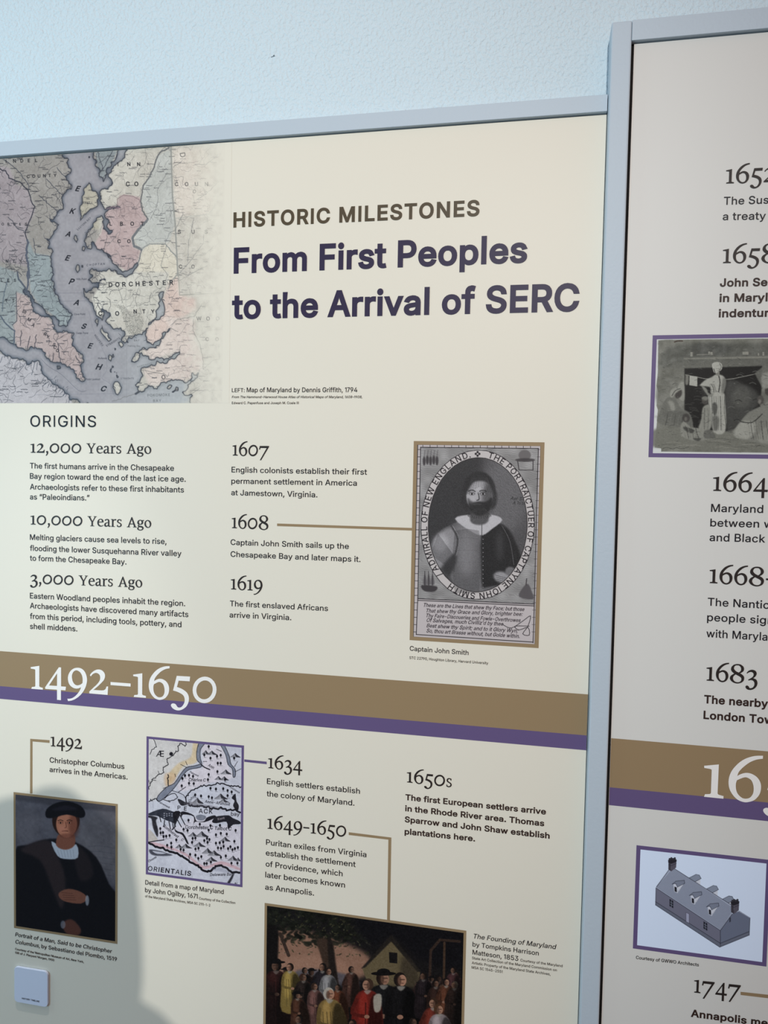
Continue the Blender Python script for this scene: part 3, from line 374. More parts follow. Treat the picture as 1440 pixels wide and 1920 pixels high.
def load_font(src):
    f = {}
    for ln in src.split('\n'):
        head, *conts = ln[1:].split('|') if ln[0] != '|' else ln[2:].split('|')
        f[ln[0]] = (int(head), [np.array([[int(t) for t in p.split(',')] for p in c.split()], float) for c in conts if c.strip()])
    return f


SANS, BOLD, SERIF = load_font(SANS_SRC), load_font(BOLD_SRC), load_font(SERIF_SRC)
CAP = 527.0


def fatten(c, d):
    """Move an outline outwards along its vertex normals (outer contours and holes run opposite ways)."""
    if not d:
        return c
    a, b = np.roll(c, 1, 0), np.roll(c, -1, 0)
    e1, e2 = c - a, b - c
    n1 = np.stack([e1[:, 1], -e1[:, 0]], 1) / (np.linalg.norm(e1, axis=1)[:, None] + 1e-9)
    n2 = np.stack([e2[:, 1], -e2[:, 0]], 1) / (np.linalg.norm(e2, axis=1)[:, None] + 1e-9)
    n = n1 + n2
    n /= np.maximum(np.linalg.norm(n, axis=1)[:, None], 1e-6)
    k = 1.0 / np.maximum((n * n1).sum(1), 0.55)
    return c + n * (d * k)[:, None]


def signed_area(c):
    return 0.5 * np.sum(c[:, 0] * np.roll(c[:, 1], -1) - np.roll(c[:, 0], -1) * c[:, 1])


TRI = {}


def inside(p, c):
    x0, y0, x1, y1 = c[:, 0], c[:, 1], np.roll(c[:, 0], -1), np.roll(c[:, 1], -1)
    cr = (y0 > p[1]) != (y1 > p[1])
    xs = x0 + (p[1] - y0) * (x1 - x0) / np.where(y1 == y0, 1e-9, y1 - y0)
    return bool(np.sum(cr & (p[0] < xs)) % 2)


def glyph_tris(font, ch, weight):
    key = (id(font), ch, weight)
    if key not in TRI:
        cs = font[ch][1]
        if not cs:
            TRI[key] = (np.zeros((0, 2)), [])
        else:
            cs = sorted(cs, key=lambda c: -abs(signed_area(c)))
            hole = [any(inside(c[0], o) and inside(c[len(c) // 2], o) for o in cs[:i]) for i, c in enumerate(cs)]
            out_w = [fatten(c, weight * (1.0 if (signed_area(c) > 0) != h else -1.0)) for c, h in zip(cs, hole)]
            outer = [c for c, h in zip(out_w, hole) if not h]
            holes = [c for c, h in zip(out_w, hole) if h]
            pts, tris = [], []
            for oc in sorted(outer, key=lambda c: abs(signed_area(c))):
                mine = [h for h in holes if inside(h[0], oc)]
                holes = [h for h in holes if not inside(h[0], oc)]
                out = [oc] + mine
                base = sum(len(p) for p in pts)
                tris += [tuple(i + base for i in t) for t in tessellate_polygon([[Vector((p[0], p[1], 0)) for p in c] for c in out])]
                pts += out
            TRI[key] = (np.concatenate(pts), tris)
    return TRI[key]


def layout(font, text, weight, track):
    """Pen positions; returns [(char, x)], ink start, ink end."""
    x, pos, lo, hi = 0.0, [], None, 0.0
    for ch in text:
        pos.append((ch, x))
        pts = font[ch][1]
        if pts:
            a = min(c[:, 0].min() for c in pts) + x - weight
            b = max(c[:, 0].max() for c in pts) + x + weight
            lo = a if lo is None else lo
            hi = b
        x += font[ch][0] + track
    return pos, lo or 0.0, hi


def text_part(name, lines, cap_px, material, parent, y, font=None, weight=0.0, slant=0.0, track=0.0, label=None, runs=None):
    """One printed block. lines: (text, x0, y0, x1, y1[, prefix]): the ink of the text (or of its prefix) runs from x0 to x1 on that baseline."""
    font = SANS if font is None else font
    unit = 1000.0 if font is SERIF else CAP
    V, Fc = [], []
    for ln in lines:
        text, x0, y0, x1, y1 = ln[:5]
        ref = ln[5] if len(ln) > 5 and ln[5] else text
        cp = ln[6] if len(ln) > 6 else cap_px
        sl = ln[7] if len(ln) > 7 else slant
        a, b = P(x0, y0, y), P(x1, y1, y)
        pos, lo, hi = layout(font, text, weight, track)
        _, _, ref_hi = layout(font, ref, weight, track)
        d = b - a
        sx = d.length / (ref_hi - lo)
        ux = d.normalized()
        uy = Vector((0, 0, 1))
        sy = (P(x0, y0 - cp, y) - a).length / unit
        for ch, gx in pos:
            pts, tris = glyph_tris(font, ch, weight)
            if not len(pts):
                continue
            base = len(V)
            X = (pts[:, 0] + gx - lo) * sx + pts[:, 1] * sy * sl
            Y = pts[:, 1] * sy
            for i in range(len(pts)):
                V.append(a + ux * X[i] + uy * Y[i])
            for t in tris:
                p, q, r = (V[base + k] for k in t)
                nrm = (q - p).cross(r - p).y
                t = tuple(base + k for k in t)
                Fc.append(t if nrm < 0 else t[::-1])
    return put(name, V, Fc, material, parent, label)


# ------------------------------------------------------------------ materials
M_WALL = mat('wall_paint', (202, 218, 225), 0.7, 0.25, (190.0, 0.0028, 2.5))
M_FRAME = mat('painted_frame', (180, 193, 203), 0.5, 0.35, (240.0, 0.00025, 2.0))
M_GAP = mat('shadow_gap', (30, 28, 27), 0.8, 0.1)
BOARD = (222, 217, 202)
M_BOARD = ink('cream_board', BOARD)
M_BOARD2 = ink('cream_board_right', (212, 212, 207))
M_BROWN = ink('brown_ink', (146, 125, 95))
M_PURPLE = ink('purple_ink', (98, 84, 124))
M_TEXT = ink('dark_ink', (28, 27, 33))
M_HEAD = ink('warm_black_ink', (44, 38, 36))
M_TITLE = ink('navy_ink', (48, 42, 68))
M_OLIVE = ink('olive_ink', (80, 70, 54))
M_BOLD = ink('brown_black_ink', (52, 38, 34))
M_PALE = ink('pale_ink', (236, 234, 230))
M_FLOOR = mat('floor_boards', (120, 108, 96), 0.5, 0.4, (6.0, 0.002, 4.0))
M_PLAQUE = mat('white_acrylic', (214, 222, 240), 0.25, 0.5)

# ------------------------------------------------------------------ the setting
WALL_Y = 0.014
w = box('wall_back', -4.0, 4.0, WALL_Y, WALL_Y + 0.15, 0.0, 3.4, M_WALL)
w['kind'] = 'structure'
fl = box('floor', -4.0, 4.0, -6.0, WALL_Y + 0.15, -0.1, 0.0, M_FLOOR)
fl['kind'] = 'structure'
# the small nick in the wall paint above the panels
nk = P(512, 106, WALL_Y)
bm = bmesh.new()
for dx, dz, sx, sz in ((0, 0, 0.0042, 0.0007), (0.0012, 0.0011, 0.0014, 0.0016), (-0.002, -0.0006, 0.0018, 0.0005)):
    r = bmesh.ops.create_icosphere(bm, subdivisions=2, radius=1.0)
    for v in r['verts']:
        v.co = Vector((nk.x + dx + v.co.x * sx, WALL_Y + v.co.y * 0.0004, nk.z + dz + v.co.z * sz + v.co.x * 0.0006))
me = bpy.data.meshes.new('paint_nick')
bm.to_mesh(me)
bm.free()
me.materials.append(mat('grey_nick', (96, 108, 116), 0.8, 0.1))
nick = bpy.data.objects.new('paint_nick', me)
COL.objects.link(nick)
adopt(nick, w)
nick['label'] = 'small dark nick in the white wall paint'

# ------------------------------------------------------------------ left panel
F1_Y, F2_Y, B2_Y = -0.007, -0.031, -0.024       # fronts of both frames, print of the right panel
S2L = P(1143.0, 60, F2_Y)
x_st = sum(P(px, py, F2_Y).x for px, py in ((1148.5, 47), (1142, 200), (1106.5, 1300), (1103, 1407), (1090.3, 1820), (1085.5, 1920))) / 6
x_in = sum(P(px, py, F2_Y).x for px, py in ((1184, 75), (1181, 200), (1143.2, 1300), (1127, 1820), (1123.5, 1920))) / 5
z1_out = sum(P(px, py, F1_Y).z for px, py in ((0, 267), (120, 256), (1080, 180.5), (1139, 176.5))) / 4
z1_in = sum(P(px, py, F1_Y).z for px, py in ((0, 293.5), (120, 283.5), (1080, 212), (1139, 207.5))) / 4
z2_out = sum(P(px, py, F2_Y).z for px, py in ((1190, 33.5), (1360, 22), (1440, 15))) / 3
z2_in = sum(P(px, py, F2_Y).z for px, py in ((1187, 72.5), (1360, 60), (1440, 55))) / 3
X1L, X1R, Z_LO = P(-45, 900).x, x_st - 0.0008, 0.30
FW = z1_out - z1_in

panel = empty('timeline_panel', (0.5 * (X1L + X1R), 0, Z_LO - 0.1), 'wide left timeline panel with a faded map corner, big title and brown and purple band', 'exhibition panel')
G = 0.0022
box('backing_board', X1L - FW * 0.6, X1R, 0.004, WALL_Y - 0.0004, Z_LO - 0.04, z1_in + FW * 0.6, M_GAP, panel)['label'] = 'dark backing seen in the shadow gap round the print'
box('print_board', X1L + G, X1R, 0.0, 0.0038, Z_LO, z1_in - G, M_BOARD, panel)
box('frame_rail', X1L - FW, X1R, F1_Y, WALL_Y - 0.0002, z1_in, z1_out, M_FRAME, panel, 0.0007)
box('frame_rail', X1L - FW, X1R, F1_Y, WALL_Y - 0.0002, Z_LO - FW, Z_LO - G, M_FRAME, panel, 0.0007)
box('frame_stile', X1L - FW, X1L, F1_Y, WALL_Y - 0.0002, Z_LO - 0.0022, z1_in - 0.0002, M_FRAME, panel, 0.0007)

Y_A, Y_B, Y_T = -0.0002, -0.0003, -0.0005     # print layers: pictures and bands, borders, lettering


def band_quads(parent, y0, x_left, x_right, edges, mats):
    """Horizontal colour bands: each edge is the mean height of its measured pixels."""
    zs = [sum(P(px, py, y0).z for px, py in e) / len(e) for e in edges]
    for k, (nm, mt) in enumerate(mats):
        put(nm, [(x_left, y0, zs[k]), (x_left, y0, zs[k + 1]), (x_right, y0, zs[k + 1]), (x_right, y0, zs[k])], [(0, 1, 2, 3)], mt, parent)
    return zs


xb = P(1103, 1303).x
band_quads(panel, Y_A, X1L + G, xb - 0.0004, [[(0, 1220.6), (480, 1254.4), (1040, 1298.2), (1103, 1303.2)], [(0, 1287), (480, 1324.9), (1040, 1374.8), (1101, 1379.5)],
           [(0, 1310.3), (480, 1351.5), (1040, 1402), (1100, 1407.5)]], [('brown_band', M_BROWN), ('purple_band', M_PURPLE)])

T = text_part
T('subtitle', [("HISTORIC MILESTONES", 437.5, 425.6, 898.8, 403.7)], 27.0, M_OLIVE, panel, Y_T, font=BOLD, track=38)
T('title_line', [("From First Peoples", 438, 511.1, 988.8, 490.2)], 46.0, M_TITLE, panel, Y_T, font=BOLD)
T('title_line', [("to the Arrival of SERC", 434.6, 596.7, 1086, 581.6)], 46.0, M_TITLE, panel, Y_T, font=BOLD)
T('caption', [("LEFT: ", 434.6, 735.2, 458.6, 735.2, "LEFT:", 7.4), ("Map of Maryland by Dennis Griffith, 1794", 462.5, 735.2, 669.9, 735.2)], 8.9, M_TEXT, panel, Y_T, weight=0)
T('credit_line', [("From The Hammond-Harwood House Atlas of Historical Maps of Maryland, 1608–1908,", 434.6, 746.4, 679, 746.4, None, 4.6, 0.2),
                  ("Edward C. Papenfuse and Joseph M. Coale III", 434.6, 757.6, 560, 757.6)], 4.6, M_TEXT, panel, Y_T, weight=0)
T('section_heading', [("ORIGINS", 56.6, 799.9, 180, 800.6)], 21.6, M_TEXT, panel, Y_T, weight=-5, track=38)


def date(parent, text, x0, y0, x1, y1, xh, prefix=None, y=Y_T, m=None, name='date_heading', weight=9):
    T(name, [(text, x0, y0, x1, y1, prefix)], xh, m or M_HEAD, parent, y, font=SERIF, weight=weight)


date(panel, "12,000 Years Ago", 56.9, 848.6, 283.5, 851.0, 16.5)
date(panel, "10,000 Years Ago", 56.9, 983.2, 283.5, 989.6, 16.5)
date(panel, "3,000 Years Ago", 56.3, 1093.8, 266.6, 1101.6, 16.5)
date(panel, "1607", 435.7, 853.9, 504.2, 855.6, 19.3)
date(panel, "1608", 434.2, 990.0, 503, 993.0, 19.3)
date(panel, "1619", 432.5, 1104.8, 492, 1108.2, 19.3)
date(panel, "1492", 94.6, 1398.9, 153.5, 1404.7, 17.8)
date(panel, "1634", 502.4, 1440.0, 566.7, 1446.8, 18.8)
date(panel, "1649-1650", 500.9, 1553.6, 648.9, 1569.4, 18.8)
date(panel, "1650s", 762.4, 1466.7, 846.9, 1476.2, 19.4)
date(panel, "1492–1650", 57.6, 1291.0, 405.8, 1318.6, 42.6, m=M_PALE, name='band_dates')

BODY = [
    [("The first humans arrive in the Chesapeake", 56, 878.1, 326, 882.8), ("Bay region toward the end of the last ice age.", 56, 897.4, 348, 903.2),
     ("Archaeologists refer to these first inhabitants", 56, 917.5, 344.7, 923.3), ("as “Paleoindians.”", 56, 936.2, 167.7, 938.4)],
    [("Melting glaciers cause sea levels to rise,", 56, 1012, 312, 1020.2), ("flooding the lower Susquehanna River valley", 56, 1032.4, 340, 1042.9),
     ("to form the Chesapeake Bay.", 56, 1051, 236.8, 1058.4)],
    [("Eastern Woodland peoples inhabit the region.", 56, 1121.7, 347, 1136.5), ("Archaeologists have discovered many artifacts", 56, 1140.3, 353, 1157),
     ("from this period, including tools, pottery, and", 56, 1159.9, 340, 1176.0), ("shell middens.", 56, 1178.8, 144.7, 1183.8)],
    [("English colonists establish their first", 434, 885.5, 688, 890), ("permanent settlement in America", 433.6, 906.6, 669, 910.7), ("at Jamestown, Virginia.", 433.4, 928.3, 595, 932.5)],
    [("Captain John Smith sails up the", 432.2, 1021.4, 654, 1029.2), ("Chesapeake Bay and later maps it.", 432.2, 1043.8, 675.8, 1053.7)],
    [("The first enslaved Africans", 431, 1136.4, 614.9, 1145.6), ("arrive in Virginia.", 430.2, 1157.5, 546, 1162.8)],
    [("Christopher Columbus", 93, 1429.4, 233, 1441.7), ("arrives in the Americas.", 92.8, 1447, 239, 1461.5)],
    [("English settlers establish", 500.4, 1469.6, 674.7, 1488.4), ("the colony of Maryland.", 499.8, 1492.7, 664.4, 1510.7)],
    [("Puritan exiles from Virginia", 498.7, 1583.8, 686.9, 1607.3), ("establish the settlement", 498.2, 1603.6, 666.7, 1625.8), ("of Providence, which", 498, 1624.4, 642.2, 1643.1),
     ("later becomes known", 497.3, 1644.9, 646.7, 1664.4), ("as Annapolis.", 496.9, 1667.8, 588.7, 1679.3)],
]
for k, lines in enumerate(BODY):
    T('paragraph', lines, 10.6 if k not in (6,) else 10.0, M_TEXT, panel, Y_T, weight=0)
T('bold_paragraph', [("The first European settlers arrive", 760, 1499.7, 1023.7, 1527.1), ("in the Rhode River area. Thomas", 759.5, 1520.5, 1020.5, 1549),
                     ("Sparrow and John Shaw establish", 758.7, 1541.1, 1030.5, 1572.3), ("plantations here.", 758.5, 1563.8, 890.7, 1577.5)], 10.7, M_BOLD, panel, Y_T, font=BOLD)
T('caption', [("Captain John Smith", 768.2, 1219.8, 878.4, 1228.2)], 9.0, M_TEXT, panel, Y_T, weight=0)
T('credit_line', [("STC 22790, Houghton Library, Harvard University", 767.5, 1235.4, 915.3, 1245.7)], 5.0, M_TEXT, panel, Y_T, weight=0)
T('caption', [("Portrait of a Man, Said to be Christopher", 28.3, 1755.3, 209, 1787.1), ("Columbus,", 28.3, 1768.8, 74.5, 1776.9)], 7.4, M_TEXT, panel, Y_T, slant=0.2, weight=0)
T('caption', [("by Sebastiano del Piombo, 1519", 77.5, 1777.4, 219, 1802.3)], 7.4, M_TEXT, panel, Y_T, weight=0)
T('credit_line', [("Courtesy of the Metropolitan Museum of Art, New York,", 28.3, 1781, 157, 1805.5), ("Gift of J. Pierpont Morgan, 1900", 28.3, 1787.9, 101.5, 1802.3)], 4.0, M_TEXT, panel, Y_T, weight=5)
T('caption', [("Detail from a map of Maryland", 272.3, 1658.3, 419.3, 1676.3), ("by John Ogilby, 1671", 271.9, 1672.5, 370.5, 1684.9)], 8.6, M_TEXT, panel, Y_T, weight=0)
T('credit_line', [("Courtesy of the Collection", 373.1, 1686.4, 441, 1695), ("of the Maryland State Archives, MSA SC 2111-1-2", 271.9, 1682.3, 394.1, 1699.9)], 4.7, M_TEXT, panel, Y_T, weight=0)
T('caption', [("The Founding of Maryland", 886.5, 1759.1, 1041.4, 1779.7)], 9.0, M_TEXT, panel, Y_T, slant=0.2, weight=0)
T('caption', [("by Tompkins Harrison", 885.9, 1774.4, 1010, 1791.6), ("Matteson, 1853", 885.9, 1789.4, 971.7, 1801.8)], 9.0, M_TEXT, panel, Y_T, weight=0)
T('credit_line', [("Courtesy of the Maryland", 975.7, 1802.6, 1054.6, 1813.5), ("State Art Collection of the Maryland Commission on", 884.9, 1798.4, 1044, 1821.4),
                  ("Artistic Property of the Maryland State Archives,", 884.6, 1807.4, 1032.1, 1829), ("MSA SC 1545-2551", 884.3, 1816.1, 942.1, 1824.5)], 5.0, M_TEXT, panel, Y_T, weight=0)

# connector lines between the dates and their pictures
quad('connector_line', [(519.5, 981.5), (519.5, 986.4), (773, 994.8), (773, 989.9)], Y_A, M_BROWN, panel)
quad('connector_line', [(458, 1423.8), (458, 1428.4), (500, 1433), (500, 1428.2)], Y_A, M_PURPLE, panel)
quad('connector_line', [(56.6, 1385.2), (56.2, 1488), (60.8, 1488), (61, 1390.2), (92.8, 1393), (92.8, 1387.8)], Y_A, M_BROWN, panel)
quad('connector_line', [(653.8, 1560.4), (653.8, 1565.6), (728.2, 1574.4), (725.7, 1726), (731.1, 1727), (733.8, 1570.4)], Y_A, M_BROWN, panel)

# ------------------------------------------------------------------ right panel
X2R = P(1760, 900, B2_Y).x
Z2_LO = Z_LO - 0.12
panel2 = empty('timeline_panel', (0.5 * (x_st + X2R), B2_Y, Z2_LO - 0.1), 'taller right timeline panel in front, with a hearth drawing and an isometric house drawing', 'exhibition panel')
X2L = x_in + 0.0042
box('backing_board', x_in - 0.01, X2R + 0.01, B2_Y + 0.004, WALL_Y - 0.0004, Z2_LO - 0.02, z2_in + 0.01, M_GAP, panel2)['label'] = 'dark backing seen in the shadow gap round the print'
box('print_board', X2L, X2R, B2_Y, B2_Y + 0.0038, Z2_LO, z2_in - 0.0022, M_BOARD2, panel2)
FW2 = x_in - x_st
box('frame_rail', x_in, X2R + FW2, F2_Y, WALL_Y - 0.0002, z2_in, z2_out, M_FRAME, panel2, 0.0006)
box('frame_rail', x_in, X2R + FW2, F2_Y, WALL_Y - 0.0002, Z2_LO - FW2, Z2_LO - 0.0025, M_FRAME, panel2, 0.0006)
st = box('frame_stile', x_st, x_in - 0.0002, F2_Y, WALL_Y - 0.0002, Z2_LO - FW2, z2_out, M_FRAME, panel2, 0.0026, 4)
box('frame_stile', X2R + 0.0025, X2R + FW2, F2_Y, WALL_Y - 0.0002, Z2_LO, z2_in - 0.0004, M_FRAME, panel2, 0.0006)
YA2, YB2, YT2 = B2_Y - 0.0002, B2_Y - 0.0003, B2_Y - 0.0005
band_quads(panel2, YA2, X2L + 0.0003, X2R, [[(1143.2, 1383.3), (1320, 1399.0), (1440, 1409)], [(1140.8, 1475.8), (1440, 1504.9)], [(1139, 1509), (1440, 1540)]],
           [('brown_band', M_BROWN), ('purple_band', M_PURPLE)])
date(panel2, "1652", 1360.5, 344.0, 1429.2, 341.6, 26.0, "165", y=YT2)
date(panel2, "1658", 1354.5, 493.2, 1424.2, 492.4, 26.0, "165", y=YT2)
date(panel2, "1664", 1336.2, 920.1, 1409.7, 922.6, 26.0, "166", y=YT2)
date(panel2, "1668–", 1329.7, 1093, 1432.1, 1098.5, 25.6, "1668", y=YT2)
date(panel2, "1683", 1323.8, 1275.9, 1420.2, 1282.4, 25.4, y=YT2)
date(panel2, "1747", 1300.7, 1860.8, 1388.2, 1871.4, 24.0, y=YT2)
date(panel2, "1650", 1318.0, 1493.2, 1426.9, 1504.2, 61.0, "16", y=YT2, m=M_PALE, name='band_dates')
T('paragraph', [("The Susquehannock", 1357, 383.8, 1441, 381.4, "The Sus"), ("a treaty", 1355, 412.5, 1435.8, 411.3)], 15.0, M_TEXT, panel2, YT2, weight=0, track=10)
T('bold_paragraph', [("John Se", 1349.7, 537, 1439, 535.8), ("in Maryland", 1348.7, 565.8, 1439, 564.4, "in Maryl"), ("indentured", 1347.3, 594.5, 1431.1, 593.4, "indentu")], 14.9, M_BOLD, panel2, YT2, font=BOLD, track=8)
T('paragraph', [("Maryland", 1333, 959.4, 1430.8, 961.6), ("between w", 1331.6, 986.8, 1423.2, 989, "between"), ("and Black", 1330.3, 1014.2, 1434.6, 1017.1)], 15.0, M_TEXT, panel2, YT2, weight=0, track=10)
T('paragraph', [("The Nanticoke", 1326.8, 1135.3, 1428.6, 1140.7, "The Nanti"), ("people sign", 1325.7, 1164, 1436, 1169.6, "people sig"), ("with Maryland", 1324.3, 1194.3, 1426.5, 1200.4, "with Maryl")], 15.0, M_TEXT, panel2, YT2, weight=0, track=10)
T('bold_paragraph', [("The nearby", 1320, 1317.9, 1426.5, 1325.4, "The nearb"), ("London Town", 1318.9, 1347.4, 1396.3, 1353.2, "London")], 14.9, M_BOLD, panel2, YT2, font=BOLD, track=8)
T('bold_paragraph', [("Annapolis me", 1295.2, 1906, 1399.9, 1919.6, "Annapolis")], 13.6, M_BOLD, panel2, YT2, font=BOLD, track=8)
T('caption', [("Courtesy of GWWO Architects", 1192.4, 1798, 1310.3, 1812)], 6.2, M_TEXT, panel2, YT2, weight=3)
quad('connector_line', [(1388.6, 1859.6), (1388.6, 1865.6), (1490, 1877.6), (1490, 1870.6)], YA2, M_BROWN, panel2)


# ------------------------------------------------------------------ printed pictures: painted on a fine grid whose points carry the ink colour
M_ART = bpy.data.materials.new('picture_ink')
M_ART.use_nodes = True
_nt = M_ART.node_tree
_b = _nt.nodes['Principled BSDF']
_b.inputs['Roughness'].default_value = PRINT_ROUGH
_b.inputs['Specular IOR Level'].default_value = PRINT_SPEC
_a = _nt.nodes.new('ShaderNodeVertexColor')
_a.layer_name = 'ink'
_nt.links.new(_a.outputs['Color'], _b.inputs['Base Color'])


def blur(a, r):
    """Three box blurs of radius r along both axes."""
    r = int(max(1, round(r)))
    for _ in range(2):
        for ax in (0, 1):
            pad = [(0, 0)] * a.ndim
            pad[ax] = (r + 1, r)
            c = np.cumsum(np.pad(a, pad, mode='edge'), axis=ax)
            n = a.shape[ax]
            hi = np.take(c, np.arange(2 * r + 1, 2 * r + 1 + n), axis=ax)
            lo = np.take(c, np.arange(0, n), axis=ax)
            a = (hi - lo) / (2 * r + 1)
    return a


class Canvas:
    """A picture lying on the plane at world y; drawn in zoom coordinates (origin ox, oy and scale s on the photo)."""

    def __init__(self, tl, tr, br, bl, y, ppu=1.35, base=(200, 196, 186), seed=1):
        self.y = y
        x, z = PV([tl[0], tr[0], br[0], bl[0]], [tl[1], tr[1], br[1], bl[1]], y)
        self.x0, self.x1 = (x[0] + x[3]) / 2, (x[1] + x[2]) / 2
        self.z0, self.z1 = (z[2] + z[3]) / 2, (z[0] + z[1]) / 2
        px = (DIST + y) / F_PX
        self.W = int((self.x1 - self.x0) / px * ppu) + 1
        self.H = int((self.z1 - self.z0) / px * ppu) + 1
        self.ppu = ppu
        self.c = np.empty((self.H, self.W, 3))
        self.c[:] = base
        self.rng = np.random.RandomState(seed)
        self.frame(0, 0, 1)

    def frame(self, ox, oy, s):
        self.ox, self.oy, self.s = ox, oy, s
        return self

    def g(self, pts):
        p = np.asarray(pts, float).reshape(-1, 2)
        x, z = PV(self.ox + p[:, 0] / self.s, self.oy + p[:, 1] / self.s, self.y)
        return np.stack([(x - self.x0) / (self.x1 - self.x0) * self.W, (self.z1 - z) / (self.z1 - self.z0) * self.H], 1)

    def unit(self):
        return self.ppu / self.s

    def sub(self, conts, pad=1):
        """Coverage of an even-odd polygon over its own bounding cells, three by three samples a cell: (mask, row, column)."""
        S = 3
        qs = [self.g(c) for c in conts]
        allp = np.concatenate(qs)
        c0 = int(np.clip(math.floor(allp[:, 0].min()) - pad, 0, self.W - 1))
        c1 = int(np.clip(math.ceil(allp[:, 0].max()) + pad, c0 + 1, self.W))
        r0 = int(np.clip(math.floor(allp[:, 1].min()) - pad, 0, self.H - 1))
        r1 = int(np.clip(math.ceil(allp[:, 1].max()) + pad, r0 + 1, self.H))
        h, w_ = r1 - r0, c1 - c0
        cnt = np.zeros((h * S, w_ * S + 1), np.int32)
        for q in qs:
            q = (q - (c0, r0)) * S
            for (xa, ya), (xb_, yb) in zip(q, np.roll(q, -1, 0)):
                if ya == yb:
                    continue
                if ya > yb:
                    xa, ya, xb_, yb = xb_, yb, xa, ya
                k0, k1 = max(0, math.ceil(ya - 0.5)), min(h * S - 1, math.ceil(yb - 0.5) - 1)
                if k1 < k0:
                    continue
                rows = np.arange(k0, k1 + 1)
                xs = xa + (rows + 0.5 - ya) * (xb_ - xa) / (yb - ya)
                cnt[rows, np.clip(np.ceil(xs - 0.5), 0, w_ * S).astype(int)] += 1
        mk = (np.cumsum(cnt, 1)[:, :-1] % 2).astype(float)
        return mk.reshape(h, S, w_, S).mean((1, 3)), r0, c0

    def mask(self, conts):
        mk, r, k = self.sub(conts)
        out = np.zeros((self.H, self.W))
        out[r:r + mk.shape[0], k:k + mk.shape[1]] = mk
        return out

    def blend(self, mk, col, a=1.0):
        k = (mk * a)[..., None]
        self.c = self.c * (1 - k) + np.asarray(col, float) * k

    def fill(self, pts, col, a=1.0, soft=0, curve=True):
        r = soft * self.unit() * 0.55
        mk, r0, c0 = self.sub([spline(pts) if curve else np.asarray(pts, float)], int(3 * r) + 2)
        if r >= 0.6:
            mk = blur(mk, r)
        k = (mk * a)[..., None]
        h, w_ = mk.shape
        self.c[r0:r0 + h, c0:c0 + w_] = self.c[r0:r0 + h, c0:c0 + w_] * (1 - k) + np.asarray(col, float) * k

    def oval(self, cx, cy, rx, ry, col, a=1.0, soft=0, rot=0.0, part=(0, 360)):
        t = np.radians(np.linspace(part[0], part[1], 40))
        x, y = rx * np.cos(t), ry * np.sin(t)
        pts = np.stack([cx + x * math.cos(rot) - y * math.sin(rot), cy + x * math.sin(rot) + y * math.cos(rot)], 1)
        self.fill(pts, col, a, soft, False)
        return pts

    def line(self, pts, w, col, a=1.0, curve=False, taper=None):
        """A pen stroke of width w (zoom units)."""
        q = self.g(spline(pts, False) if curve else pts)
        hw = max(w * self.unit() / 2, 0.28)
        fade = min(1.0, w * self.unit() / 0.56)
        for i in range(len(q) - 1):
            (xa, ya), (xb_, yb) = q[i], q[i + 1]
            h = hw if taper is None else hw * (taper[0] + (taper[1] - taper[0]) * i / max(1, len(q) - 2))
            c0, c1 = int(max(0, min(xa, xb_) - h - 1)), int(min(self.W, max(xa, xb_) + h + 2))
            r0, r1 = int(max(0, min(ya, yb) - h - 1)), int(min(self.H, max(ya, yb) + h + 2))
            if c1 <= c0 or r1 <= r0:
                continue
            X, Y = np.meshgrid(np.arange(c0, c1) + 0.5, np.arange(r0, r1) + 0.5)
            dx, dy = xb_ - xa, yb - ya
            t = np.clip(((X - xa) * dx + (Y - ya) * dy) / (dx * dx + dy * dy + 1e-9), 0, 1)
            d = np.hypot(X - xa - t * dx, Y - ya - t * dy)
            k = (np.clip(h + 0.5 - d, 0, 1) * a * fade)[..., None]
            self.c[r0:r1, c0:c1] = self.c[r0:r1, c0:c1] * (1 - k) + np.asarray(col, float) * k

    def wiggle(self, pts, w, col, a=1.0, amp=4.0, step=10.0):
        """A coast or river: the polyline roughened."""
        out = [np.asarray(pts[0], float)]
        for p, q in zip(pts, pts[1:]):
            p, q = np.asarray(p, float), np.asarray(q, float)
            n = max(1, int(np.hypot(*(q - p)) / step))
            for i in range(1, n + 1):
                out.append(p + (q - p) * i / n + (self.rng.randn(2) * amp if i < n else 0))
        self.line(out, w, col, a)
        return out

    def noise(self, cell, seed=None):
        """Smooth value noise in -1..1 with features of about cell zoom units."""
        n = max(1.0, cell * self.unit())
        hh, ww = int(self.H / n) + 3, int(self.W / n) + 3
        g = np.random.RandomState(seed).rand(hh, ww) * 2 - 1 if seed is not None else self.rng.rand(hh, ww) * 2 - 1
        yy, xx = np.arange(self.H) / n, np.arange(self.W) / n
        yi, xi = yy.astype(int), xx.astype(int)
        fy, fx = (yy - yi)[:, None], (xx - xi)[None]
        fy, fx = fy * fy * (3 - 2 * fy), fx * fx * (3 - 2 * fx)
        g00, g01 = g[np.ix_(yi, xi)], g[np.ix_(yi, xi + 1)]
        g10, g11 = g[np.ix_(yi + 1, xi)], g[np.ix_(yi + 1, xi + 1)]
        return (g00 * (1 - fx) + g01 * fx) * (1 - fy) + (g10 * (1 - fx) + g11 * fx) * fy

    def grain(self, cell, amp, mk=None):
        k = self.noise(cell)[..., None] * amp
        self.c = self.c + (k if mk is None else k * mk[..., None])

    def hatch(self, mk, angle, gap, col, a, duty=0.4):
        Y, X = np.mgrid[0:self.H, 0:self.W]
        u = (X * math.sin(angle) + Y * math.cos(angle)) / (gap * self.unit()) + 0.3 * self.noise(30)
        self.blend(mk * np.clip((duty - np.abs(u % 1 - 0.5) * 2 + 0.25) * 3, 0, 1), col, a)

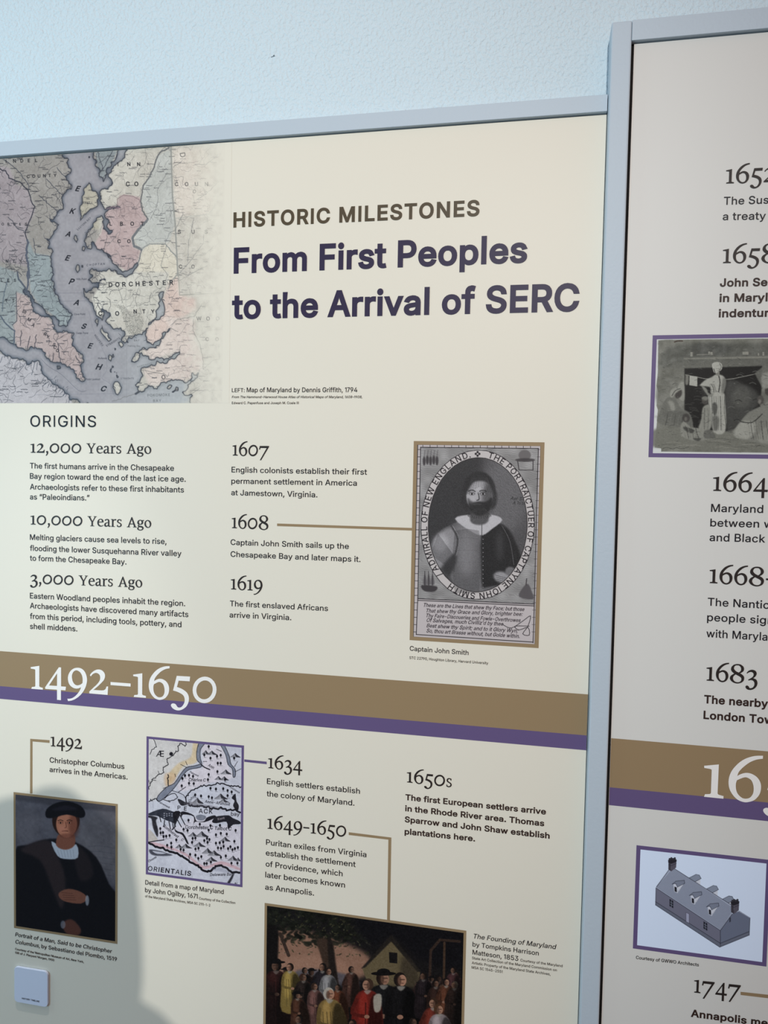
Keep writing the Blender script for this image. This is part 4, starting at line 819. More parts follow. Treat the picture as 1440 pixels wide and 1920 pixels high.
    def text(self, s, x, y, size, col, ang=0.0, font=None, slant=0.0, weight=0.0, a=1.0, track=0.0, sx=1.0):
        """Lettering; size is the height of a capital (sans) or of the x-height (serif) in zoom units."""
        font = SANS if font is None else font
        k = size / (1000.0 if font is SERIF else CAP)
        ca, sa = math.cos(ang), math.sin(ang)
        pos, lo, hi = layout(font, s, weight, track)
        conts = []
        for ch, gx in pos:
            for c in font[ch][1]:
                c = fatten(c, weight * (1 if signed_area(c) > 0 else -1)) if weight and len(font[ch][1]) == 1 else c
                X, Y = ((c[:, 0] + gx) + c[:, 1] * slant) * k * sx, c[:, 1] * k
                conts.append(np.stack([x + X * ca + Y * sa, y + X * sa - Y * ca], 1))
        k_end = hi * k * sx
        if conts:
            mk, r0, c0 = self.sub(conts)
            k = (mk * a)[..., None]
            h, w_ = mk.shape
            self.c[r0:r0 + h, c0:c0 + w_] = self.c[r0:r0 + h, c0:c0 + w_] * (1 - k) + np.asarray(col, float) * k
        return k_end

    def build(self, name, parent, label=None):
        W, H = self.W, self.H
        xs = np.linspace(self.x0, self.x1, W)
        zs = np.linspace(self.z1, self.z0, H)
        co = np.empty((H, W, 3), np.float32)
        co[..., 0], co[..., 1], co[..., 2] = xs[None], self.y, zs[:, None]
        me = bpy.data.meshes.new(name)
        me.vertices.add(W * H)
        me.vertices.foreach_set('co', co.ravel())
        i = (np.arange(H - 1)[:, None] * W + np.arange(W - 1)[None])
        f = np.stack([i, i + W, i + W + 1, i + 1], -1).reshape(-1, 4).astype(np.int32)
        me.loops.add(f.size)
        me.loops.foreach_set('vertex_index', f.ravel())
        me.polygons.add(len(f))
        me.polygons.foreach_set('loop_start', np.arange(0, f.size, 4, dtype=np.int32))
        me.update(calc_edges=True)
        at = me.attributes.new('ink', 'FLOAT_COLOR', 'POINT')
        rgba = np.ones((H * W, 4), np.float32)
        rgba[:, :3] = lin(np.clip(self.c, 4, 253).reshape(-1, 3))
        at.data.foreach_set('color', rgba.ravel())
        me.materials.append(M_ART)
        o = bpy.data.objects.new(name, me)
        COL.objects.link(o)
        adopt(o, parent)
        if label:
            o['label'] = label
        return o


def spline(pts, closed=True, k=3):
    p = np.asarray(pts, float)
    n = len(p)
    if n < 3:
        return p
    idx = lambda i: p[i % n] if closed else p[min(max(i, 0), n - 1)]
    out = []
    for i in range(n if closed else n - 1):
        p0, p1, p2, p3 = idx(i - 1), idx(i), idx(i + 1), idx(i + 2)
        for j in range(k):
            t = j / k
            out.append(0.5 * (2 * p1 + (p2 - p0) * t + (2 * p0 - 5 * p1 + 4 * p2 - p3) * t * t + (3 * p1 - p0 - 3 * p2 + p3) * t ** 3))
    if not closed:
        out.append(p[-1])
    return np.array(out)


def border(name, cv, width, material, parent, y, label=None):
    """A flat printed rim round a picture."""
    x0, x1, z0, z1, t = cv.x0, cv.x1, cv.z0, cv.z1, width
    V = [(x0, y, z0), (x1, y, z0), (x1, y, z1), (x0, y, z1), (x0 + t, y, z0 + t), (x1 - t, y, z0 + t), (x1 - t, y, z1 - t), (x0 + t, y, z1 - t)]
    return put(name, V, [(0, 1, 5, 4), (1, 2, 6, 5), (2, 3, 7, 6), (3, 0, 4, 7)], material, parent, label)


# ---- the faded map in the corner of the left panel
def paint_map():
    top_l, top_r = (-45, 298), (432, 262)
    c = Canvas(top_l, top_r, (432, 755.8), (-45, 755.8), Y_A, 1.4, (176, 170, 164), 5)
    c.z1 = z1_in - G - 0.0002
    c.H = int((c.z1 - c.z0) / ((DIST + c.y) / F_PX) * c.ppu) + 1
    c.c = np.empty((c.H, c.W, 3))
    c.c[:] = (156, 152, 149)
    T1, T2, T3, T4 = (0, 270, 6.545), (200, 270, 6.0), (0, 510, 6.545), (200, 510, 6.0)
    px = lambda t, pts: [(t[0] + x / t[2], t[1] + y / t[2]) for x, y in pts]
    c.frame(0, 0, 1)
    # county tints
    tint = lambda pts, col, soft=3, a=1.0: c.fill(pts, col, a, soft, False)
    tint([(150, 335), (190, 335), (190, 430), (140, 430)], (182, 176, 156), 3)
    tint([(185, 240), (460, 240), (460, 770), (185, 770)], (200, 196, 184), 8)
    tint([(-50, 300), (18, 315), (30, 345), (52, 357), (66, 395), (50, 432), (52, 500), (-50, 480)], (160, 148, 158), 4)
    tint([(-50, 495), (-10, 495), (30, 510), (48, 540), (46, 560), (30, 560), (30, 640), (22, 655), (-50, 640)], (142, 156, 162), 3)
    tint(px(T3, [(200, 245), (330, 290), (390, 390), (480, 520), (580, 550), (660, 640), (660, 720), (900, 750), (880, 830), (930, 940), (1010, 1060), (1000, 1170), (1030, 1320), (980, 1330), (850, 1160), (650, 1110), (480, 930), (200, 930), (160, 650), (205, 600)]), (186, 162, 162), 2)
    tint(px(T1, [(340, 1160), (420, 1340), (610, 1370), (640, 1530), (670, 1640), (360, 1640), (345, 1450)]), (140, 158, 166), 2)
    tint(px(T3, [(350, 0), (650, 0), (660, 220), (760, 400), (880, 520), (840, 660), (720, 660), (640, 520), (480, 400), (380, 250)]), (140, 158, 166), 2)
    tint(px(T3, [(0, 1000), (300, 1100), (470, 1085), (620, 1330), (850, 1500), (900, 1640), (-300, 1640), (-300, 950)]), (182, 178, 188), 3)
    tint(px(T1, [(1170, 80), (1310, 80), (1440, 90), (1330, 330), (1270, 470), (1210, 380)]), (138, 152, 160), 2)
    tint(px(T2, [(140, 590), (200, 570), (380, 600), (400, 760), (460, 850), (330, 1000), (270, 1060), (300, 1160), (380, 1200), (340, 1350), (240, 1440), (60, 1330), (-60, 1250), (-150, 1150), (-60, 1000), (0, 720), (120, 700)]), (190, 162, 164), 3)
    tint(px(T2, [(560, 140), (710, 60), (770, 900), (700, 1110), (480, 1120), (400, 1190), (310, 1100), (330, 1010), (470, 860), (390, 650), (410, 480), (540, 260)]), (186, 192, 188), 3)
    tint(px(T2, [(745, 40), (1100, 40), (1200, 300), (1210, 640), (1150, 790), (770, 830)]), (216, 206, 192), 6)
    tint(px(T2, [(410, 1200), (480, 1130), (660, 1125), (790, 1290), (800, 1480), (690, 1640), (300, 1640), (340, 1400)]), (216, 209, 188), 3)
    tint(px(T4, [(0, 60), (300, 0), (700, 0), (690, 180), (620, 320), (540, 540), (430, 560), (400, 400), (210, 430), (100, 560), (-100, 560), (-170, 300)]), (206, 204, 192), 3)
    tint(px(T4, [(720, 90), (800, 60), (820, 260), (1000, 300), (1000, 420), (800, 540), (640, 720), (530, 820), (440, 760), (440, 660), (600, 480), (650, 250)]), (222, 194, 182), 5)
    tint(px(T4, [(650, 500), (980, 520), (990, 760), (1080, 950), (1080, 1090), (960, 1190), (830, 1240), (480, 1280), (400, 1090), (640, 1010), (800, 880), (500, 1000), (400, 890), (600, 780), (700, 620)]), (220, 202, 192), 5)
    grey = c.c.mean(2, keepdims=True)
    c.c = grey + (c.c - grey) * 0.6 + (-2, -6, -11)
    c.grain(26, 6)
    c.grain(5, 6)
    c.grain(1.3, 8)
    # rivers and roads, thin and random, darker to the left
    rng = c.rng
    for i in range(760):
        x, y = rng.uniform(-40, 420), rng.uniform(268, 750)
        fade = 1.0 if x < 210 else 0.45 if x < 330 else 0.28
        ang, pts = rng.uniform(0, 6.3), [(x, y)]
        for k in range(rng.randint(4, 12)):
            ang += rng.randn() * 0.5
            x, y = x + 4.0 * math.cos(ang), y + 4.0 * math.sin(ang)
            pts.append((x, y))
        c.line(pts, rng.uniform(0.35, 0.9), (58, 57, 62), 0.8 * fade)
    for i in range(620):                        # place names too small to read
        x, y = rng.uniform(-40, 400), rng.uniform(275, 745)
        fade = 0.8 if x < 210 else 0.5 if x < 330 else 0.3
        for k in range(rng.randint(4, 9)):
            c.line([(x + k * 1.6, y + rng.uniform(-.4, .4)), (x + k * 1.6 + 1.0, y + rng.uniform(-.6, .6))], 1.3, (50, 50, 56), fade * 0.9)
    # water: the great bay, its inlets and the western river
    bay = px(T1, [(745, 40), (745, 110), (765, 160), (845, 195), (825, 240), (850, 300), (868, 360), (800, 395), (830, 450), (885, 510), (868, 560), (815, 590), (770, 640), (760, 690), (778, 740), (772, 805), (710, 835), (690, 880), (620, 920), (640, 960), (690, 970), (735, 985), (700, 1020), (660, 1070), (640, 1130), (570, 1165), (605, 1240), (585, 1290), (650, 1310), (628, 1370), (625, 1450), (645, 1540), (662, 1600)])
    bay += px(T3, [(645, 40), (640, 110), (650, 180), (672, 250), (715, 330), (765, 400), (835, 470), (890, 525), (860, 580), (840, 660), (720, 660), (690, 560), (600, 520), (560, 470), (480, 400), (400, 310), (345, 230), (300, 200), (330, 280), (390, 400), (480, 520), (580, 550), (640, 610), (650, 700), (740, 740), (905, 745), (878, 810), (890, 870), (930, 940), (980, 990), (1015, 1060), (1010, 1120), (990, 1165), (1010, 1240), (1042, 1310), (1015, 1345), (975, 1325), (940, 1260), (905, 1200), (850, 1160), (790, 1130), (720, 1110), (650, 1110), (600, 1060), (560, 990), (480, 935), (420, 930), (330, 965), (240, 930), (205, 880), (170, 890), (100, 840), (20, 800), (-300, 740), (-300, 900), (0, 965), (60, 1010), (150, 1060), (320, 1090), (350, 1140), (400, 1085), (470, 1085), (510, 1170), (540, 1260), (620, 1330), (700, 1385), (760, 1430), (830, 1490), (850, 1550), (960, 1580), (1080, 1600), (1120, 1660)])
    bay += px(T4, [(920, 1500), (935, 1440), (965, 1390), (850, 1355), (905, 1310), (940, 1250), (1020, 1180), (1060, 1100), (1010, 1170), (965, 1130), (960, 1190), (870, 1240), (820, 1215), (700, 1225), (620, 1240), (590, 1280), (470, 1270), (430, 1330), (380, 1340), (350, 1360), (315, 1370), (365, 1290), (320, 1270), (385, 1200), (400, 1150), (385, 1100), (420, 1065), (520, 1050), (630, 1010), (720, 970), (820, 885), (740, 935), (640, 1000), (500, 990), (470, 940), (390, 905), (370, 960), (330, 1010), (280, 1010), (310, 950), (370, 880), (400, 855), (510, 850), (600, 800), (715, 630), (590, 770), (525, 825), (445, 765), (437, 690), (470, 620), (560, 540), (630, 330), (640, 220), (600, 230), (560, 470), (470, 580), (350, 700), (290, 740), (250, 715), (247, 790), (205, 800), (165, 755), (200, 720), (190, 660)])
    bay += px(T3, [(1430, 690), (1390, 700), (1340, 640), (1290, 600), (1350, 500), (1290, 470), (1240, 450), (1280, 530), (1260, 600), (1200, 540), (1170, 480), (1140, 400), (1095, 330), (1060, 250), (1090, 225), (1200, 215), (1300, 100), (1200, 130), (1130, 140), (1080, 95), (1135, 35)])
    bay += px(T1, [(1095, 1550), (1180, 1535), (1290, 1560), (1330, 1530), (1440, 1575)])
    bay += px(T2, [(40, 1420), (150, 1465), (240, 1480), (305, 1425), (350, 1350), (335, 1330), (300, 1385), (230, 1430), (150, 1410), (80, 1350), (55, 1290), (20, 1250), (-10, 1225)])
    bay += px(T1, [(1390, 1440), (1330, 1380), (1270, 1330), (1250, 1290), (1170, 1250), (1130, 1200), (1105, 1290), (1060, 1250), (1035, 1200), (1060, 1130), (1100, 1050), (1140, 990), (1210, 900), (1240, 875), (1270, 980), (1310, 1070), (1350, 1110), (1400, 1050), (1330, 1040), (1290, 900), (1310, 830), (1360, 785), (1440, 760), (1330, 780), (1280, 800), (1255, 740), (1240, 650), (1225, 600), (1330, 560), (1370, 440), (1330, 380), (1420, 260), (1510, 180), (1560, 80), (1500, 40), (1440, 130), (1300, 330), (1290, 420), (1260, 470), (1215, 390), (1190, 290), (1180, 200), (1150, 110), (1150, 40)])
    def rough(pts, amp, levels=3):
        p = [np.asarray(q, float) for q in pts]
        for lv in range(levels):
            out = []
            for a, b in zip(p, p[1:] + p[:1]):
                d = b - a
                out += [a, (a + b) / 2 + np.array([-d[1], d[0]]) * rng.uniform(-amp, amp) * (np.hypot(*d) < 40)]
            p = out
        return np.array(p)
    bay = rough(bay, 0.32)
    wm = c.mask([bay])
    isl = [px(T1, p) for p in (
        [(1090, 470), (1060, 530), (1030, 620), (1010, 740), (990, 860), (965, 960), (1020, 880), (1080, 830), (1150, 790), (1200, 760), (1190, 700), (1205, 630), (1150, 580), (1120, 530)],
        [(925, 1110), (905, 1160), (940, 1215), (955, 1180), (945, 1130)], [(1010, 1260), (1045, 1265), (1040, 1320), (1005, 1305)],
        [(950, 1480), (930, 1530), (955, 1580), (980, 1550), (975, 1500)], [(1000, 1490), (1020, 1490), (1018, 1515), (1000, 1512)], [(1085, 150), (1105, 160), (1095, 180)])]
    isl += [px(T3, p) for p in (
        [(1185, 570), (1175, 620), (1190, 670), (1205, 640), (1200, 580)], [(1245, 640), (1230, 720), (1300, 810), (1340, 850), (1370, 830), (1330, 760), (1260, 700)],
        [(700, 1150), (735, 1150), (740, 1185), (705, 1190)], [(1020, 200), (1030, 270), (1055, 310), (1060, 270), (1040, 210)], [(1080, 290), (1100, 330), (1140, 380), (1130, 340)])]
    isl += [px(T4, p) for p in (
        [(35, 930), (20, 980), (45, 1005), (60, 960)], [(70, 920), (68, 960), (85, 950)], [(60, 1050), (40, 1120), (55, 1130), (78, 1070)], [(110, 1150), (115, 1190), (135, 1175)], [(85, 855), (90, 880), (105, 865)],
        [(95, 1230), (100, 1360), (120, 1380), (150, 1350), (145, 1250), (125, 1230)], [(680, 1300), (720, 1270), (735, 1280), (690, 1315)], [(730, 1350), (780, 1290), (805, 1300), (800, 1335)], [(125, 790), (160, 850), (185, 835), (150, 785)], [(85, 1120), (95, 1120), (92, 1132)], [(105, 1130), (116, 1132), (112, 1145)])]
    im = np.zeros_like(wm)
    for p in isl:
        im = np.maximum(im, c.mask([rough(p, 0.25, 2)]))
    wm = np.clip(wm - im, 0, 1)
    b = blur(wm, 8)
    k = np.clip((b - 0.42) * 1.9, 0, 1) ** 0.9
    right = np.linspace(-45, 432, c.W)[None] + np.zeros((c.H, 1))
    pale = np.clip((right - 190) / 150, 0, 1)
    shore = np.array([78, 84, 94.0])[None, None] * (1 - pale[..., None]) + np.array([158, 160, 158.0]) * pale[..., None]
    mid = np.array([153, 149, 152.0])[None, None] * (1 - pale[..., None]) + np.array([176, 178, 178.0]) * pale[..., None]
    wc = shore * (1 - k[..., None]) + mid * k[..., None] + 5 * c.noise(4)[..., None] + 4 * c.noise(18)[..., None]
    halo = np.clip(blur(wm, 3) * 1.6, 0, 1) * (1 - wm)
    c.blend(halo, (92, 92, 98), 0.55)
    c.c = c.c * (1 - wm[..., None]) + wc * wm[..., None]
    edge = np.clip(4 * blur(wm, 1) * (1 - blur(wm, 1)), 0, 1)
    c.blend(edge ** 1.5, (44, 46, 54), 0.85)
    # marsh stipple, county lines, rivers in the lighter half
    marsh = c.mask([px(T4, [(70, 360), (190, 370), (240, 440), (380, 460), (420, 560), (380, 680), (300, 710), (240, 690), (200, 560), (150, 430)])])
    c.blend(marsh * (np.random.RandomState(3).rand(c.H, c.W) > 0.5), (112, 110, 104), 0.65)
    dark = (74, 76, 84)
    W = c.wiggle
    W(px(T1, [(-100, 270), (70, 330), (110, 420), (250, 470), (350, 580), (380, 690), (430, 770), (370, 930), (310, 1100), (335, 1180)]), 2.4, (58, 58, 66), 0.9, 0.7, 5)
    W(px(T1, [(335, 1180), (325, 1300), (345, 1500), (360, 1640)]), 4.6, (84, 88, 100), 0.9, 0.6, 5)
    W(px(T3, [(340, 0), (345, 160), (330, 220)]), 4.2, (84, 88, 100), 0.9, 0.6, 5)
    W(px(T3, [(215, 0), (230, 90), (310, 190), (330, 250)]), 3.6, (80, 84, 94), 0.9, 0.5, 5)
    W(px(T3, [(200, 245), (208, 600), (150, 650)]), 1.8, dark, 0.9, 0.3, 6)
    W(px(T3, [(100, 80), (50, 250), (30, 480)]), 2.4, (92, 100, 108), 0.8, 0.8, 5)
    W(px(T3, [(10, 540), (80, 640), (180, 720), (170, 890)]), 3.0, (84, 90, 100), 0.9, 0.8, 5)
    for q in ([(420, 940), (450, 770)], [(330, 960), (370, 790)], [(250, 900), (260, 720)], [(740, 1100), (710, 880)], [(640, 1100), (660, 1000)], [(980, 1120), (930, 1030)]):
        W(px(T3, q), 2.2, (82, 76, 80), 0.8, 0.7, 4)
    for q in ([(570, 430), (700, 560), (780, 640)], [(480, 630), (600, 740), (720, 840)], [(700, 290), (760, 370), (800, 400)], [(1200, 100), (1260, 300), (1220, 380)], [(1380, 90), (1260, 320)], [(250, 360), (350, 500), (350, 560)], [(50, 190), (240, 350)], [(100, 900), (200, 1020), (310, 1080)], [(410, 1160), (440, 1360), (610, 1380)]):
        W(px(T1, q), 1.5, (70, 72, 80), 0.85, 0.8, 4)
    W(px(T2, [(700, 45), (600, 100), (555, 180), (535, 260), (470, 390), (410, 470), (385, 620), (400, 750), (460, 840)]), 3.0, (108, 108, 108), 0.9, 0.4, 4)
    W(px(T2, [(460, 850), (330, 1000), (290, 1060), (310, 1150), (390, 1190)]), 5.2, (112, 114, 116), 0.85, 0.6, 4)
    W(px(T2, [(390, 1190), (370, 1290), (345, 1360)]), 1.8, (96, 98, 104), 0.9, 0.4, 4)
    c.line(px(T2, [(722, 40), (740, 600), (770, 900), (800, 1480)]), 3.2, (146, 146, 140), 0.85)
    c.line(px(T4, [(805, 0), (820, 260), (1320, 232)]), 1.8, (160, 158, 148), 0.9)
    c.line(px(T2, [(770, 838), (1150, 790), (1215, 700), (1215, 640)]), 1.8, (176, 174, 164), 0.8)
    W(px(T2, [(400, 1180), (480, 1125), (660, 1125), (790, 1280)]), 2.2, (140, 142, 138), 0.85, 0.4, 5)
    W(px(T4, [(800, 20), (720, 110), (690, 190)]), 2.4, (152, 152, 146), 0.8, 0.4, 4)
    W(px(T2, [(120, 700), (120, 620), (190, 575), (300, 590), (380, 640)]), 1.6, (138, 118, 118), 0.8, 0.3, 5)
    W(px(T2, [(0, 730), (70, 710), (150, 715)]), 3.6, (116, 100, 108), 0.7, 0.5, 4)
    for q in ([(490, 850), (550, 740), (575, 640), (570, 520), (640, 390), (680, 320)], [(660, 1110), (700, 1010), (770, 970), (860, 780)], [(610, 1370), (640, 1260), (670, 1150)], [(610, 1370), (680, 1470)], [(820, 1450), (920, 1340), (1090, 1110), (1090, 1020)], [(910, 1330), (920, 1110), (980, 830)], [(830, 1450), (920, 1475), (1130, 1370)], [(750, 265), (850, 190)], [(140, 990), (60, 1090), (0, 1150)], [(30, 1280), (120, 1230)], [(230, 1430), (250, 1330)], [(1010, 630), (1110, 570), (1240, 440)], [(990, 230), (1120, 230), (1215, 160)], [(1000, 1260), (1110, 1240), (1200, 1150)]):
        W(px(T2, q), 1.1, (112, 112, 112), 0.6, 0.5, 4)
    for q in ([(710, 160), (665, 90), (690, 30)], [(180, 350), (170, 290), (130, 180)], [(340, 390), (320, 320), (350, 190)], [(360, 380), (480, 330), (500, 230)], [(390, 470), (370, 400)], [(620, 450), (700, 440)], [(720, 600), (800, 530), (980, 500), (1070, 360)], [(715, 630), (800, 670)], [(640, 1140), (520, 1130), (390, 1100)], [(640, 1140), (680, 1180), (700, 1130)], [(820, 885), (830, 830)], [(970, 660), (1040, 790), (1080, 950), (1085, 1090)], [(975, 530), (970, 660)], [(1085, 1090), (1200, 990), (1270, 980), (1260, 830)], [(940, 1330), (1300, 1330)], [(950, 1370), (1040, 1310)], [(60, 1450), (320, 1370)]):
        W(px(T4, q), 1.2, (120, 118, 114), 0.65, 0.5, 4)
    c.line(px(T4, [(222, 20), (215, 300), (225, 880), (225, 1470)]), 0.6, (120, 120, 122), 0.5)
    c.line(px(T3, [(660, 260), (1100, 255)]), 0.6, (90, 90, 100), 0.6)
    c.line(px(T3, [(400, 365), (1200, 350), (1440, 380)]), 0.6, (90, 90, 100), 0.6)
    c.line(px(T3, [(430, 1505), (1440, 1490)]), 0.6, (110, 110, 120), 0.6)
    c.line(px(T3, [(500, 1060), (600, 1160), (760, 1260), (960, 1450), (1060, 1455)]), 0.7, (80, 80, 92), 0.7, True)
    c.line(px(T3, [(1090, 480), (1170, 780), (1290, 1010), (1310, 1200), (1250, 1300), (1350, 1370), (1390, 1500)]), 0.6, (110, 110, 120), 0.6, True)
    for q in ([(30, 1040), (5, 1110)], [(130, 1060), (110, 1140)], [(290, 1150), (220, 1240)], [(430, 1100), (390, 1260)], [(460, 1110), (450, 1200)], [(600, 1340), (520, 1400)], [(560, 1330), (530, 1360)], [(700, 1390), (680, 1460)], [(800, 1480), (770, 1520)], [(850, 1560), (845, 1600)], [(60, 1010), (55, 1050)], [(95, 1010), (100, 1060)]):
        c.line(px(T3, q), 1.1, (60, 64, 74), 0.9)
    for q, n, t in (((620, 1330), 18, T3), ((280, 1120), 10, T3), ((760, 1430), 8, T3)):
        for k in range(n):
            x, y = q[0] + rng.uniform(-90, 90), q[1] + rng.uniform(-60, 60)
            W(px(t, [(x, y), (x - rng.uniform(5, 30), y + rng.uniform(15, 50))]), 0.9, (62, 64, 74), 0.7, 0.4, 3)
    ey_, ex_ = np.where((wm > 0.35) & (wm < 0.65) & (pale < 0.8))
    for k in rng.choice(len(ex_), 150, replace=False):      # creeks running inland from the coast
        gx, gy = ex_[k], ey_[k]
        ang, x, y = rng.uniform(0, 6.3), float(gx), float(gy)
        for st in range(rng.randint(3, 9)):
            ang += rng.randn() * 0.5
            nx, ny = x + 3.2 * math.cos(ang), y + 3.2 * math.sin(ang)
            if not (2 < nx < c.W - 3 and 2 < ny < c.H - 3) or wm[int(ny), int(nx)] > 0.5 and st < 2:
                break
            r0, c0 = int(min(y, ny)) - 2, int(min(x, nx)) - 2
            for u in np.linspace(0, 1, 5):
                iy, ix = int(y + (ny - y) * u), int(x + (nx - x) * u)
                wdt = 1 if st > 2 else 2
                c.c[iy:iy + wdt, ix:ix + wdt] = c.c[iy:iy + wdt, ix:ix + wdt] * 0.3 + np.array([70, 72, 82.0]) * 0.7
            x, y = nx, ny
    # lettering
    ink_ = (60, 60, 66)
    for s, t, x, y, h in (("E", T1, 915, 575, 62), ("K", T1, 845, 850, 62), ("A", T1, 800, 1130, 58), ("E", T1, 790, 1425, 62), ("P", T3, 835, 145, 66), ("A", T3, 900, 400, 62), ("S", T3, 990, 690, 60), ("E", T3, 1068, 930, 60), ("H", T3, 1165, 1190, 66), ("C", T3, 1225, 1455, 62)):
        c.frame(*t).text(s, x, y, h * 1.05, (34, 34, 40), 0.12, font=BOLD, slant=0.35, sx=1.05)
    for s, t, x, y, h, sp in (("INDEL", T1, 70, 235, 34, 90), ("COUNTY", T1, 330, 420, 32, 66), ("NTY", T1, 70, 1455, 30, 85), ("ORGES", T1, 20, 1000, 26, 72), ("LES", T3, 10, 120, 30, 80), ("TT", T3, 65, 370, 30, 85), ("CO", T2, 215, 475, 40, 95), ("INN", T2, 120, 250, 34, 110), ("LBOT", T2, 30, 920, 36, 118), ("CO", T2, 120, 1115, 34, 110), ("COUN", T2, 765, 475, 36, 112),
                              ("DORCHESTER", T4, 20, 170, 42, 76), ("CO", T4, -95, 490, 40, 190), ("NTY", T4, 300, 465, 36, 100), ("WOOD", T4, 1010, 545, 36, 108), ("SUS", T2, 800, 1010, 36, 150), ("CO", T2, 810, 1400, 34, 140), ("CO", T4, 1110, 775, 34, 110), ("O", T4, 615, 1205, 40, 0)):
        for i, ch in enumerate(s):
            right_side = t[0] + x / t[2] > 280
            c.frame(*t).text(ch, x + i * sp, y - i * (3 if s in ("DORCHESTER", "INDEL", "COUNTY") else 0), h * 1.2, (40, 40, 44), -0.05, font=BOLD, weight=0, a=0.62 if right_side else 0.95)
    c.frame(*T2).text("D", 820, 100, 62, (110, 108, 104), 1.4, weight=10, a=0.9)
    c.text("O", 960, 545, 40, (110, 108, 104), 0.4, weight=10, a=0.9)
    c.frame(*T1)
    c.text("KENT I.", 1015, 735, 26, ink_, -0.02, track=20)
    c.text("EASTERN BAY", 955, 1065, 22, (70, 72, 80), -0.75, track=60)
    c.text("CHOPTAN", 1060, 1500, 26, (70, 72, 80), -0.08, track=190, slant=0.2)
    c.text("Sharps", 1090, 640, 0.1, ink_)
    c.frame(*T3)
    for s, x, y in (("Cove Point", 905, 528), ("Cedar Point", 930, 760), ("Point Lookout", 1050, 1325), ("Hollands", 1200, 1068), ("Hills Point", 935, 98)):
        c.text(s, x, y, 24, (60, 60, 68), slant=0.2, sx=0.85)
    c.text("HOOPERS", 1155, 775, 24, (62, 62, 70), 0.95, track=60)
    c.text("STRAIGHTS", 1310, 920, 24, (62, 62, 70), -0.55, track=40)
    for s, x, y in (("St", 268, 490), ("M", 330, 590), ("A", 385, 660), ("R", 530, 770), ("Y", 565, 800), ("S", 640, 900), ("C", 650, 930), ("O", 680, 970)):
        c.text(s, x, y, 40, (50, 46, 50), 0.5, font=BOLD, a=0.95)
    c.frame(*T4)
    c.text("POKOMOKE", 455, 1400, 30, (110, 112, 112), -0.03, track=70)
    c.text("BAY", 520, 1460, 28, (110, 112, 112), -0.03, track=160)
    c.text("BAY", 305, 780, 22, (104, 104, 104), -0.03, track=60)
    c.text("STRAIGHTS", 155, 1205, 20, (100, 100, 104))
    c.text("NANTIKOKE", 345, 1075, 18, (120, 120, 120), -0.25, track=110)
    c.text("Fishing Bay", 235, 840, 20, (110, 110, 112))
    # the print fades into the panel towards the right
    fade = np.clip((right - 352 + 16 * c.noise(1) * 0 + 24 * blur(c.noise(40), 3)) / 66, 0, 1)
    top = np.clip((right - 405) / 16, 0, 1)
    fade = np.maximum(fade ** 0.8 * 0.93, top)
    c.c = c.c * (1 - fade[..., None]) + np.array(BOARD, float) * fade[..., None]
    c.build('faded_map', panel, 'faded old map of a long bay with islands, counties tinted grey, pink and blue')


paint_map()


